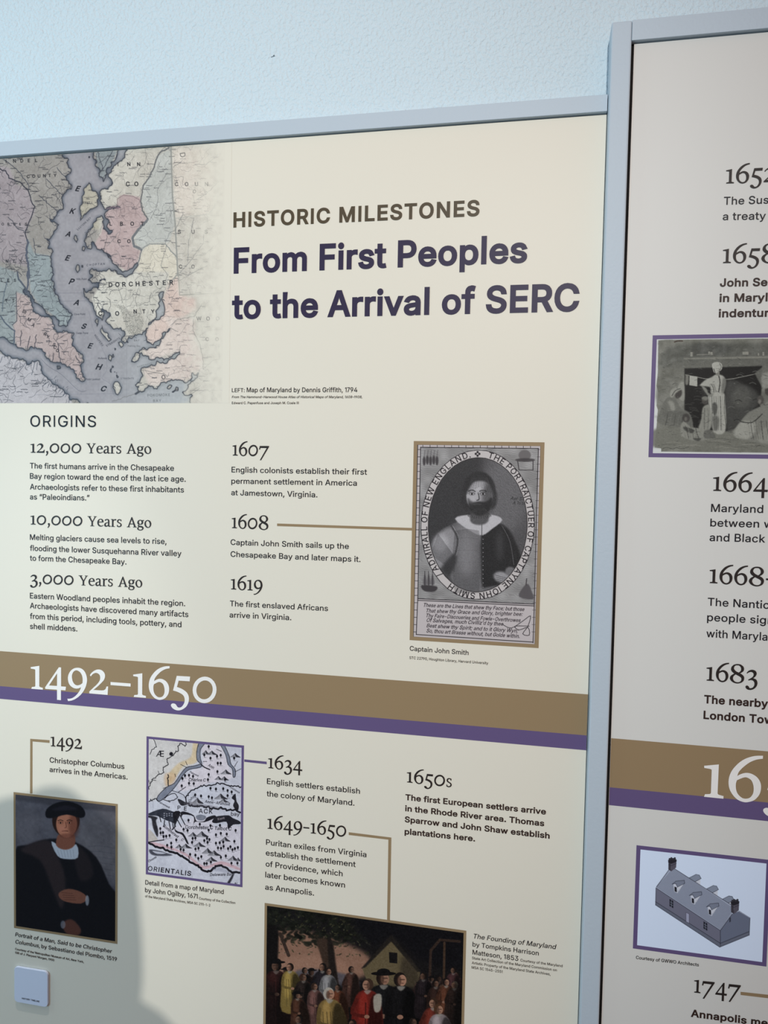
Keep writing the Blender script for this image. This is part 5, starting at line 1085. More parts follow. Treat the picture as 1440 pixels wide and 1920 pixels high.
# ---- the framed map detail
def paint_small_map():
    c = Canvas((275.6, 1380.4), (458.3, 1398), (453.8, 1663.1), (272.6, 1639.5), Y_A, 1.6, (194, 194, 204), 8)
    A, B = (268, 1375, 7.347), (268, 1515, 7.347)
    blk = (26, 24, 30)
    c.frame(*A)
    c.grain(90, 5)
    c.fill([(80, 80), (500, 110), (770, 130), (700, 400), (480, 560), (300, 780), (80, 900)], (206, 198, 186), 0.6, 30)
    c.fill([(690, 130), (760, 140), (740, 400), (560, 450), (430, 650), (340, 720), (330, 600), (480, 420), (660, 330)], (204, 182, 146), 0.85, 16)
    c.fill([(300, 560), (450, 560), (430, 690), (310, 730)], (196, 160, 124), 0.5, 20)
    c.fill([(820, 150), (1060, 170), (1160, 420), (1220, 620), (900, 690), (560, 800), (480, 720), (700, 500), (830, 470)], (212, 202, 208), 0.8, 14)
    # rivers
    riv = [(770, 130), (740, 250), (745, 370), (790, 420), (700, 450), (600, 470), (520, 560), (430, 690), (330, 740), (210, 860), (200, 930), (260, 920), (400, 790), (480, 690), (560, 570), (640, 500), (790, 470), (810, 420), (790, 330), (795, 220), (850, 140)]
    c.fill(riv, (120, 124, 138), 1, 2)
    c.line(riv + riv[:1], 9, blk, 0.95, True)
    riv2 = [(1060, 150), (1140, 300), (1170, 430), (1230, 490), (1240, 600), (1270, 590), (1270, 500), (1210, 420), (1190, 320), (1130, 180), (1110, 150)]
    c.fill(riv2, (120, 124, 138), 1, 2)
    c.line(riv2, 9, blk, 0.95, True)
    W = c.wiggle
    W([(150, 90), (190, 190), (120, 230), (100, 290)], 10, blk, 1, 5, 18)
    W([(590, 130), (580, 180), (510, 140), (480, 180), (490, 240), (390, 320), (330, 360), (350, 430), (280, 470), (290, 540), (210, 570), (150, 620), (100, 700), (85, 770)], 12, blk, 1, 6, 18)
    c.oval(390, 285, 26, 26, blk, 1, 3)
    W([(345, 570), (350, 720)], 16, blk, 1, 5, 18)
    for q in ([(520, 430), (600, 470)], [(590, 390), (610, 440)], [(440, 560), (450, 600)], [(210, 520), (225, 560)], [(280, 760), (330, 740)], [(80, 650), (100, 700)], [(120, 640), (180, 650)], [(1010, 220), (1080, 250)], [(1300, 390), (1260, 460)], [(1270, 530), (1350, 490)], [(830, 390), (880, 390)]):
        c.line(q, 8, blk)
    c.line([(800, 430), (850, 470), (920, 500)], 18, blk, 0.9, True)
    W([(600, 960), (590, 880), (660, 790), (720, 760), (800, 720), (940, 720), (1010, 690), (1090, 690), (1180, 720), (1350, 740)], 17, blk, 1, 7, 20)
    W([(280, 910), (340, 930), (430, 920), (480, 880), (440, 830), (380, 840), (300, 900)], 11, blk, 1, 4, 20)
    c.fill([(480, 900), (600, 960), (590, 990), (520, 990)], blk, 0.9, 5)
    c.line([(490, 810), (590, 740)], 10, blk)
    c.line([(400, 790), (560, 850), (600, 960)], 10, blk, 0.8, True)
    W([(590, 960), (680, 1000), (820, 1000), (960, 1030), (1080, 1030), (1240, 1060), (1340, 1090)], 26, blk, 1, 10, 16)
    c.fill([(560, 985), (720, 1000), (1000, 1030), (1100, 1050), (1000, 1010), (760, 970), (640, 940)], (96, 92, 100), 0.6, 14)
    c.fill([(1270, 830), (1220, 890), (1260, 930), (1240, 1000), (1300, 1070), (1320, 1000), (1290, 940), (1280, 880)], blk, 0.95, 4)
    W([(85, 940), (110, 910), (190, 900), (210, 930)], 14, blk, 0.9, 8, 14)
    c.line([(140, 920), (140, 1080)], 3, (90, 90, 100), 0.7)
    # hills and trees
    def hill(x, y, w, h):
        c.fill([(x - w, y + h * 0.3), (x - w * 0.4, y - h * 0.5), (x, y - h), (x + w * 0.4, y - h * 0.4), (x + w, y + h * 0.3)], (150, 148, 154), 0.8, 5)
        c.fill([(x, y - h), (x + w * 0.45, y - h * 0.35), (x + w * 1.1, y + h * 0.3), (x + w * 0.1, y + h * 0.1)], (46, 44, 50), 0.95, 4)
        for k in range(5):
            c.line([(x - w * 0.1 * k, y - h * (1 - 0.16 * k)), (x - w * (0.3 + 0.16 * k), y + h * 0.2)], 4, (70, 68, 74), 0.7)

    def tree(x, y):
        c.oval(x, y - 12, 15, 21, (26, 24, 30), 1, 2)
        c.line([(x, y), (x + 2, y + 22)], 6, blk)
        c.line([(x - 8, y + 22), (x + 28, y + 24)], 5, (70, 68, 76), 0.8)
    for x, y, w, h in ((865, 280, 55, 45), (950, 285, 70, 45), (1270, 320, 70, 45), (1140, 550, 75, 50), (1040, 630, 55, 42), (1120, 635, 60, 42), (1070, 890, 90, 60), (750, 950, 80, 62), (1110, 940, 70, 40)):
        hill(x, y, w, h)
    for x, y in ((905, 195), (845, 310), (930, 355), (1020, 330), (1070, 315), (1030, 425), (1070, 425), (1025, 540), (905, 580), (895, 650), (1130, 650), (580, 595), (635, 590), (690, 605), (545, 635), (635, 700), (700, 705), (535, 735), (930, 770), (1005, 780), (1105, 775), (1165, 800), (1220, 820), (800, 875), (720, 860), (905, 885), (950, 900), (1165, 870), (1255, 355)):
        tree(x, y)
    c.text("Æ"[0:0] + "A", 180, 322, 84, blk, font=SANS, sx=0.95, slant=0.25)
    c.text("E", 232, 324, 84, blk, sx=0.95)
    c.text("P", 470, 1050, 56, blk, 0.06, weight=8)
    c.text("E", 560, 1062, 56, blk, 0.06, weight=8)
    for s, x, y, h, an in (("Charles C", 625, 660, 42, 0.02), ("Anne-Arundell", 850, 955, 40, 0.12), ("Ann", 890, 450, 40, 0.5), ("Providence", 1180, 740, 26, 0.55), ("Patuxent", 640, 540, 26, 0.45), ("Oxford", 640, 950, 32, -0.8), ("Patowmeck", 210, 950, 26, 0.5), ("flu", 340, 940, 26, 0.45)):
        c.text(s, x, y, h, (30, 28, 36), an, slant=0.15, sx=0.92, weight=8)
    c.frame(*B)
    c.fill([(700, 130), (960, 140), (1000, 260), (1340, 260), (1340, 860), (1080, 760), (830, 850), (600, 700), (440, 590), (120, 500), (80, 470), (200, 430), (220, 250), (480, 250)], (206, 198, 206), 0.7, 14)
    c.fill([(110, 500), (440, 590), (620, 680), (840, 840), (1060, 780), (1340, 860), (1340, 830), (1080, 730), (840, 800), (640, 650), (450, 560), (160, 470)], (196, 152, 158), 0.7, 12)
    dk = (44, 46, 56)
    c.fill([(80, 75), (270, 10), (420, 50), (480, 70), (440, 200), (380, 190), (300, 160), (200, 110), (100, 100)], dk, 0.97, 5)
    for i in range(9):
        c.oval(295 + 35 * (i % 4), 75 + 28 * (i // 4) + 6 * (i % 2), 11, 8, (170, 170, 182), 0.75, 2)
    c.fill([(420, 60), (520, 60), (440, 260), (480, 320), (560, 350), (630, 490), (600, 480), (540, 370), (450, 330), (430, 230)], blk, 0.97, 4)
    for x0, y0, x1, y1 in ((300, 170, 290, 250), (360, 190, 380, 290), (410, 190, 420, 290), (450, 250, 400, 300), (480, 170, 530, 260), (500, 80, 580, 230), (230, 110, 250, 190)):
        c.line([(x0, y0), (x1, y1)], 16, blk, 0.95)
    c.fill([(75, 130), (120, 150), (140, 270), (200, 400), (210, 300), (180, 180), (200, 130), (80, 100)], blk, 0.9, 6)
    c.fill([(75, 300), (120, 320), (200, 420), (190, 440), (75, 460)], (186, 176, 168), 0.9, 5)
    c.fill([(520, 60), (580, 50), (700, 100), (740, 180), (840, 180), (880, 130), (980, 100), (1000, 130), (850, 195), (720, 190), (690, 250), (700, 120), (560, 90), (530, 130)], blk, 0.97, 4)
    c.fill([(730, 110), (800, 90), (870, 120), (830, 170), (750, 160)], (100, 104, 116), 0.8, 4)
    c.fill([(950, 190), (990, 130), (1040, 110), (1160, 100), (1200, 110), (1240, 140), (1330, 180), (1340, 220), (1240, 230), (1170, 290), (1150, 190), (1010, 210)], blk, 0.95, 4)
    c.text("Kent", 1030, 170, 34, (150, 140, 146), -0.2)
    W([(75, 475), (130, 500), (240, 550), (420, 610), (540, 660), (640, 740), (760, 790), (830, 860), (930, 870), (1000, 800), (1080, 790), (1160, 830), (1230, 890), (1340, 890)], 34, blk, 1, 6, 24)
    c.line([(80, 470), (200, 450), (290, 440)], 16, blk, 0.9)
    c.fill([(90, 570), (230, 590), (330, 620), (410, 650), (250, 660), (120, 640)], (60, 60, 70), 0.9, 8)
    c.fill([(130, 590), (240, 605), (320, 625), (200, 630)], (190, 190, 202), 0.9, 4)
    c.fill([(1160, 1030), (1230, 920), (1260, 900), (1200, 1030)], blk, 0.9, 8)
    c.fill([(960, 860), (1010, 820), (1070, 810), (1150, 850), (1200, 900), (1100, 880)], (158, 158, 172), 0.7, 16)
    c.line([(640, 700), (630, 660)], 12, blk)
    for x, y, w, h in ((690, 380, 70, 48), (810, 380, 90, 62), (500, 540, 55, 42), (590, 540, 80, 50), (775, 520, 85, 52), (890, 610, 80, 60), (980, 640, 90, 58), (940, 720, 80, 50), (1130, 445, 70, 50), (1240, 710, 75, 55), (1310, 720, 40, 40)):
        hill(x, y, w, h)
    for x, y in ((628, 180), (783, 235), (930, 255), (905, 315), (560, 305), (615, 320), (1060, 250), (240, 295), (245, 355), (278, 350), (285, 405), (322, 400), (368, 390), (460, 450), (335, 525), (390, 495), (393, 550), (520, 580), (560, 590), (685, 430), (722, 425), (677, 485), (845, 460), (882, 430), (915, 445), (890, 485), (1005, 380), (1072, 360), (1153, 370), (1275, 320), (1258, 470), (1005, 495), (1057, 490), (1105, 480), (1033, 560), (1075, 565), (1110, 540), (1172, 570), (1204, 545), (1232, 585), (1265, 570), (1306, 555), (724, 575), (765, 565), (723, 660), (763, 705), (804, 680), (845, 775), (878, 775), (935, 755), (1073, 690), (1140, 670), (1218, 770), (1300, 770), (650, 650)):
        tree(x, y)
    c.text("ACK", 768, 70, 62, blk, 0.04, track=80, weight=6)
    c.text("bay", 1205, 105, 54, blk, 0.05)
    c.text("ORIENTALIS", 64, 858, 64, blk, 0.125, track=56, weight=14, sx=1.08)
    for s, x, y, h, an in (("Dorchester C", 580, 285, 50, 0.02), ("Talbot C", 980, 300, 48, 0.04), ("Sommerset", 270, 250, 40, 0.67), ("C", 520, 440, 36, 0.6), ("Delaware Bay", 920, 935, 40, -0.02), ("Cheasa", 80, 750, 30, -0.55), ("N", 1255, 1060, 40, 0.1)):
        c.text(s, x, y, h, (28, 26, 34), an, slant=0.15, sx=0.92, weight=8)
    c.grain(40, 7)
    c.grain(9, 7)
    c.grain(3, 6)
    o = c.build('map_detail', panel, 'small framed antique map with hills, trees and dark coastlines')
    border('picture_border', c, 0.0044, M_PURPLE, o, Y_B, 'purple border')


paint_small_map()


# ---- generic sitters and scenes
def head(c, x, y, r, skin, hair, dark, shade=0.5, beard=False, turn=0.12):
    """A plain face: oval, shaded side, brows, eyes, nose, mouth."""
    c.oval(x, y, r * 0.78, r, skin, 1, r * 0.05)
    c.oval(x + r * 0.52, y + r * 0.1, r * 0.38, r * 0.9, dark, shade, r * 0.22)
    c.oval(x, y + r * 0.86, r * 0.5, r * 0.16, dark, shade * 0.8, r * 0.12)
    tx = x - r * turn
    for s in (-1, 1):
        ex = tx + s * r * 0.33
        c.oval(ex, y - r * 0.12, r * 0.2, r * 0.11, dark, 0.55, r * 0.05)
        c.oval(ex, y - r * 0.1, r * 0.13, r * 0.055, (np.array(skin) + 20).clip(0, 235), 0.8, r * 0.02)
        c.oval(ex, y - r * 0.1, r * 0.06, r * 0.06, (20, 16, 16), 1)
        c.line([(ex - r * 0.2, y - r * 0.26), (ex, y - r * 0.32), (ex + r * 0.2, y - r * 0.25)], r * 0.06, hair, 0.9, True)
    c.line([(tx + r * 0.04, y - r * 0.16), (tx + r * 0.1, y + r * 0.2), (tx - r * 0.04, y + r * 0.28)], r * 0.07, dark, 0.7, True)
    if beard:
        c.fill([(x - r * 0.7, y + r * 0.15), (x - r * 0.4, y + r * 0.36), (x, y + r * 0.34), (x + r * 0.4, y + r * 0.36), (x + r * 0.74, y + r * 0.1), (x + r * 0.6, y + r * 0.85), (x, y + r * 1.2), (x - r * 0.55, y + r * 0.85)], hair, 0.95, r * 0.08)
    c.line([(tx - r * 0.22, y + r * 0.52), (tx, y + r * 0.5), (tx + r * 0.22, y + r * 0.52)], r * 0.07, dark, 0.95, True)


def paint_engraving():
    c = Canvas((775.9, 827.1), (1020.8, 829.2), (1010, 1215.8), (768, 1199.5), Y_A, 1.7, (150, 138, 142), 11)
    c.frame(750, 800, 4.1733)
    lo, blk = (150, 136, 142), (34, 30, 34)
    c.fill([(140, 140), (1100, 150), (1055, 1705), (105, 1645)], (188, 180, 180), 1, 0, False)
    c.fill([(160, 160), (1080, 175), (1050, 1385), (140, 1345)], (166, 164, 162), 1, 0, False)
    inner = c.mask([np.array([(160, 160), (1080, 175), (1050, 1385), (140, 1345)], float)])
    c.hatch(inner, 0.05, 9, (74, 72, 74), 0.6)
    c.grain(60, 16, inner)
    # ruled outer edge with ticks
    for q in ([(140, 140), (1100, 150), (1055, 1705), (105, 1645), (140, 140)], [(162, 162), (1082, 172), (1050, 1385), (1040, 1690)], [(162, 162), (140, 1345), (128, 1625), (1040, 1685)], [(140, 1345), (1050, 1388)], [(140, 1358), (1050, 1402)]):
        c.line(q, 6, blk)
    for k in range(26):
        y = 180 + k * 57
        x = 140 - (y - 140) * 35 / 1500
        c.line([(x, y), (x + 24, y)], 4, blk)
        c.line([(1098 - (y - 140) * 0.03, y), (1074 - (y - 140) * 0.03, y)], 4, blk, 0.5)
    for k in range(16):
        c.line([(180 + k * 56, 142 + k * 0.6), (180 + k * 56, 162 + k * 0.6)], 4, blk)
    # oval band with its inscription
    cx, cy, rx, ry, rot = 608, 768, 446, 586, 0.025
    c.oval(cx, cy, rx, ry, (40, 36, 40), 1, 0, rot)
    c.oval(cx, cy, rx - 5, ry - 5, (190, 184, 182), 1, 0, rot)
    c.oval(cx, cy, rx - 56, ry - 58, (44, 40, 42), 1, 0, rot)
    om = c.mask([c.oval(cx, cy, rx - 62, ry - 64, (92, 90, 92), 1, 0, rot)])
    def ring(text, a0, a1):
        """Capitals round the oval, spaced by their widths along its arc."""
        th = np.radians(np.linspace(a0, a1, 400))
        pts = np.stack([(rx - 51) * np.sin(th), -(ry - 53) * np.cos(th)], 1)
        arc = np.concatenate([[0], np.cumsum(np.hypot(*np.diff(pts, axis=0).T))])
        adv = np.array([SANS[ch][0] for ch in text], float)
        cum = np.concatenate([[0], np.cumsum(adv)])
        fit = min(1.0, arc[-1] / (cum[-1] * 48 / CAP))
        for i, ch in enumerate(text):
            if ch == ' ':
                continue
            t = np.interp((cum[i] + cum[i + 1]) / 2 / cum[-1] * arc[-1], arc, th)
            x, y = (rx - 51) * math.sin(t), -(ry - 53) * math.cos(t)
            tan = math.atan2((ry - 53) * math.sin(t), (rx - 51) * math.cos(t))
            w = SANS[ch][0] * 48 * fit / CAP / 2
            xr, yr = cx + x * math.cos(rot) - y * math.sin(rot), cy + x * math.sin(rot) + y * math.cos(rot)
            c.text(ch, xr - w * math.cos(tan + rot), yr - w * math.sin(tan + rot), 48, (26, 22, 26), tan + rot, weight=0, sx=fit)
    ring("THE PORTRAICTUER OF CAPTAYNE IOHN SMITH", 9, 211)
    ring("/ ADMIRALL OF NEW ENGLAND.", 222, 351)
    for dx, dy in ((-14, 0), (14, 0), (0, -14), (0, 14)):
        c.oval(607 + dx, 214 + dy, 9, 9, (40, 36, 40))
    # a plain bearded sitter in a buttoned coat
    g = lambda v: (v, v * 0.985, v)
    def clip(fn):
        before = c.c.copy()
        fn()
        c.c = before * (1 - om[..., None]) + c.c * om[..., None]
    def sitter():
        c.fill([(200, 300), (640, 180), (560, 900), (200, 1000)], g(46), 0.8, 60)
        c.oval(810, 540, 190, 300, g(128), 0.85, 90)
        c.hatch(om, 0.1, 8, g(36), 0.45)
        c.fill([(240, 1420), (225, 1000), (300, 830), (440, 750), (560, 720), (700, 720), (840, 790), (930, 950), (970, 1150), (940, 1420)], g(84), 1, 6)
        c.fill([(430, 760), (620, 780), (640, 1360), (420, 1360), (400, 1000)], g(120), 0.9, 40)
        c.oval(520, 980, 70, 190, g(176), 0.75, 60)
        c.oval(600, 860, 40, 60, g(150), 0.6, 30)
        c.fill([(240, 1000), (300, 850), (400, 790), (440, 880), (420, 1010), (330, 1110), (250, 1120)], g(150), 0.95, 16)
        c.oval(320, 910, 60, 70, g(206), 0.7, 34)
        c.fill([(330, 1090), (430, 990), (440, 1060), (380, 1180), (320, 1200)], g(44), 0.85, 18)
        c.fill([(260, 1130), (330, 1110), (420, 1230), (400, 1290), (300, 1220)], g(66), 0.9, 12)
        c.fill([(640, 740), (780, 760), (880, 850), (980, 1150), (930, 1420), (670, 1400)], g(30), 0.94, 12)
        c.oval(780, 930, 30, 120, g(70), 0.6, 30)
        c.fill([(400, 1240), (560, 1300), (700, 1290), (690, 1350), (540, 1380), (400, 1330)], g(134), 0.8, 14)
        c.line([(400, 1235), (560, 1296), (690, 1285)], 6, g(36), 0.9, True)
        c.oval(800, 1180, 70, 44, g(168), 0.95, 14, 0.3)
        for k in range(4):
            c.line([(745 + k * 6, 1160 + k * 16), (800, 1176 + k * 14), (850, 1190 + k * 8)], 4, g(70), 0.8, True)
        c.oval(862, 1130, 40, 34, g(122), 0.9, 10)
        for y in range(850, 1330, 34):
            c.oval(652, y, 8, 8, g(20))
            c.oval(650, y - 2, 4, 4, g(150))
        c.line([(400, 775), (452, 880), (430, 1010)], 14, g(70), 0.9, True)
        c.line([(412, 775), (464, 880), (440, 1010)], 4, g(170), 0.9, True)
        c.line([(800, 780), (860, 900), (890, 1080)], 5, g(120), 0.6, True)
        c.fill([(430, 720), (540, 690), (720, 690), (800, 730), (720, 800), (640, 850), (540, 810)], g(204), 1, 4)
        c.line([(640, 730), (640, 850)], 5, g(60))
        c.oval(618, 500, 128, 150, g(40), 1, 10)
        c.oval(520, 560, 46, 90, g(44), 1, 14)
        c.oval(718, 560, 40, 84, g(40), 1, 14)
        c.fill([(570, 640), (680, 640), (690, 740), (620, 770), (550, 740)], g(84), 1, 8)
        head(c, 622, 540, 132, g(184), g(32), g(58), 0.75, True)
        c.oval(560, 575, 30, 24, g(196), 0.5, 24)
        c.oval(610, 470, 60, 30, g(204), 0.5, 24)
        c.fill([(516, 520), (530, 420), (620, 368), (706, 410), (730, 520), (700, 450), (640, 425), (570, 440)], g(40), 1, 8)
        for k in range(26):
            t = -1.3 + 2.6 * k / 25
            c.line([(622 + 40 * math.sin(t), 640), (622 + 96 * math.sin(t), 690 + 30 * math.cos(t))], 4, g(74 if k % 2 else 24), 0.6)
            c.line([(622 + 60 * math.sin(t), 400), (622 + 128 * math.sin(t), 470 + abs(t) * 70)], 4, g(88 if k % 2 else 26), 0.5)
        c.fill([(420, 1230), (560, 1270), (800, 1240), (820, 1290), (600, 1340), (420, 1300)], g(120), 0.8, 8)
    clip(sitter)
    for k in range(90):
        t = k / 90
        c.line([(430 + 190 * t, 800 + 30 * abs(t - .5)), (410 + 220 * t, 1060), (430 + 190 * t, 1300)], 2.4, g(50), 0.28, True)
        c.line([(240 + 190 * t, 1000 + 140 * t), (300 + 130 * t, 840 + 180 * t)], 2.4, g(50), 0.3)
    c.text("Aet 37", 862, 572, 26, g(40), 0.06, slant=0.3)
    c.text("A 1616", 880, 606, 24, g(40), 0.06, slant=0.3)
    c.hatch(om, 0.9, 7, g(30), 0.3)
    c.hatch(om, 2.3, 9, g(190), 0.12)
    c.grain(3, 12, om)
    # plain corner ornaments: a ship-like, a globe-like, a tent-like and a tree-like motif
    for x, y in ((190, 270), (215, 262), (240, 268), (265, 262), (290, 268)):
        c.oval(x, y, 11, 36, (58, 54, 56), 0.9, 3)
        c.line([(x, y - 30), (x + 6, 185)], 4, (90, 86, 88))
    c.oval(975, 225, 48, 42, (104, 100, 100), 1, 3)
    c.oval(978, 262, 78, 14, (62, 58, 60), 0.9, 3)
    c.line([(920, 270), (930, 340), (1040, 340), (1040, 270)], 7, (62, 58, 60))
    c.fill([(170, 1240), (290, 1250), (270, 1290), (190, 1285)], (60, 56, 58), 0.95, 3)
    for x in (195, 225, 255):
        c.fill([(x - 14, 1230), (x, 1150), (x + 16, 1230)], (92, 88, 90), 0.9, 3)
        c.line([(x, 1240), (x, 1130)], 4, blk)
    c.fill([(930, 1330), (960, 1260), (1000, 1230), (1030, 1290), (1040, 1350)], (84, 80, 82), 0.9, 6)
    c.line([(985, 1240), (990, 1190)], 8, (70, 66, 68))
    # the verse
    verse = ("These are the Lines that shew thy Face; but those", "That shew thy Grace and Glory, brighter bee:", "Thy Faire-Discoueries and Fowle-Overthrowes",
             "Of Salvages, much Civilliz'd by thee", "Best shew thy Spirit; and to it Glory Wyn;", "So, thou art Brasse without, but Golde within.")
    for i, (s, x, y, wd, dy) in enumerate(zip(verse, (180, 200, 200, 205, 205, 205), (1408, 1452, 1490, 1526, 1568, 1608), (790, 755, 740, 600, 715, 730), (34, 28, 38, 30, 42, 44))):
        k = wd / max(1.0, layout(SANS, s, 0, 0)[2] * 30 / CAP)
        c.text(s, x, y, 30, (40, 32, 38), dy / wd, slant=0.28, weight=5, sx=k)
    c.line([(800, 1545), (870, 1575), (960, 1520), (1020, 1480), (1000, 1560), (960, 1620), (1010, 1630), (1000, 1570), (930, 1590), (900, 1560), (1010, 1560)], 5, blk, 0.9, True)
    o = c.build('portrait_engraving', panel, 'grey engraving of a bearded man in an oval band of capital letters')
    border('picture_border', c, 0.0060, M_BROWN, o, Y_B, 'tan border')


def paint_portrait():
    c = Canvas((23.6, 1485), (221.3, 1507.5), (219.4, 1770.8), (28.1, 1738.9), Y_A, 1.5, (74, 72, 82), 21)
    c.frame(0, 1360, 3.4275)
    c.fill([(90, 440), (760, 500), (750, 1000), (90, 900)], (86, 84, 92), 0.9, 60)
    c.oval(640, 780, 150, 240, (106, 102, 106), 0.7, 70)
    c.oval(180, 640, 90, 110, (96, 92, 98), 0.6, 50)
    for k in range(7):
        c.line([(570, 780 + k * 34), (640, 775 + k * 36), (735, 790 + k * 36)], 8, (82, 80, 88), 0.4, True)
    c.grain(70, 9)
    c.grain(20, 5)
    c.fill([(90, 440), (760, 510), (760, 560), (90, 480)], (52, 50, 56), 0.5, 14)
    # plain cloaked sitter with a round dark cap
    c.fill([(90, 1320), (90, 830), (180, 770), (320, 730), (480, 750), (620, 850), (700, 1020), (760, 1120), (760, 1420)], (17, 16, 22), 1, 8)
    c.fill([(130, 800), (300, 735), (360, 820), (420, 980), (400, 1180), (340, 1060), (260, 870)], (50, 40, 42), 0.85, 18)
    c.fill([(470, 760), (560, 830), (600, 960), (520, 1000), (480, 880)], (40, 33, 36), 0.8, 16)
    c.fill([(330, 745), (410, 790), (490, 765), (500, 850), (430, 860), (370, 840)], (176, 182, 192), 1, 5)
    for k in range(6):
        c.line([(370 + k * 20, 800), (385 + k * 18, 850)], 3, (130, 134, 146), 0.8)
    c.fill([(385, 690), (470, 690), (480, 770), (420, 800), (360, 770)], (126, 78, 62), 1, 6)
    c.oval(424, 612, 88, 104, (42, 24, 20), 1, 6)
    head(c, 428, 636, 86, (182, 118, 92), (52, 30, 24), (92, 48, 38), 0.6)
    c.oval(402, 665, 22, 18, (196, 128, 104), 0.6, 14)
    c.fill([(296, 590), (300, 540), (360, 500), (440, 490), (520, 520), (548, 570), (520, 596), (430, 574), (340, 596)], (16, 14, 20), 1, 5)
    c.fill([(330, 545), (420, 515), (500, 540), (420, 548)], (34, 31, 40), 0.8, 10)
    # a folded pair of hands low on the cloak
    c.fill([(380, 1075), (440, 1050), (520, 1070), (560, 1110), (520, 1145), (430, 1135), (385, 1110)], (126, 80, 64), 0.95, 6)
    for k in range(4):
        c.line([(395 + k * 6, 1075 + k * 15), (465 + k * 8, 1080 + k * 14)], 3, (74, 42, 36), 0.9)
    c.oval(560, 1125, 12, 34, (150, 152, 160), 0.8, 4)
    c.fill([(400, 1275), (460, 1245), (520, 1310), (500, 1350), (430, 1340)], (96, 58, 48), 0.85, 8)
    c.oval(405, 1280, 16, 26, (120, 122, 132), 0.7, 5)
    c.grain(5, 3)
    o = c.build('painted_portrait', panel, 'dark painted portrait of a man in a black cap and cloak')
    border('picture_border', c, 0.0042, M_BROWN, o, Y_B, 'tan border')


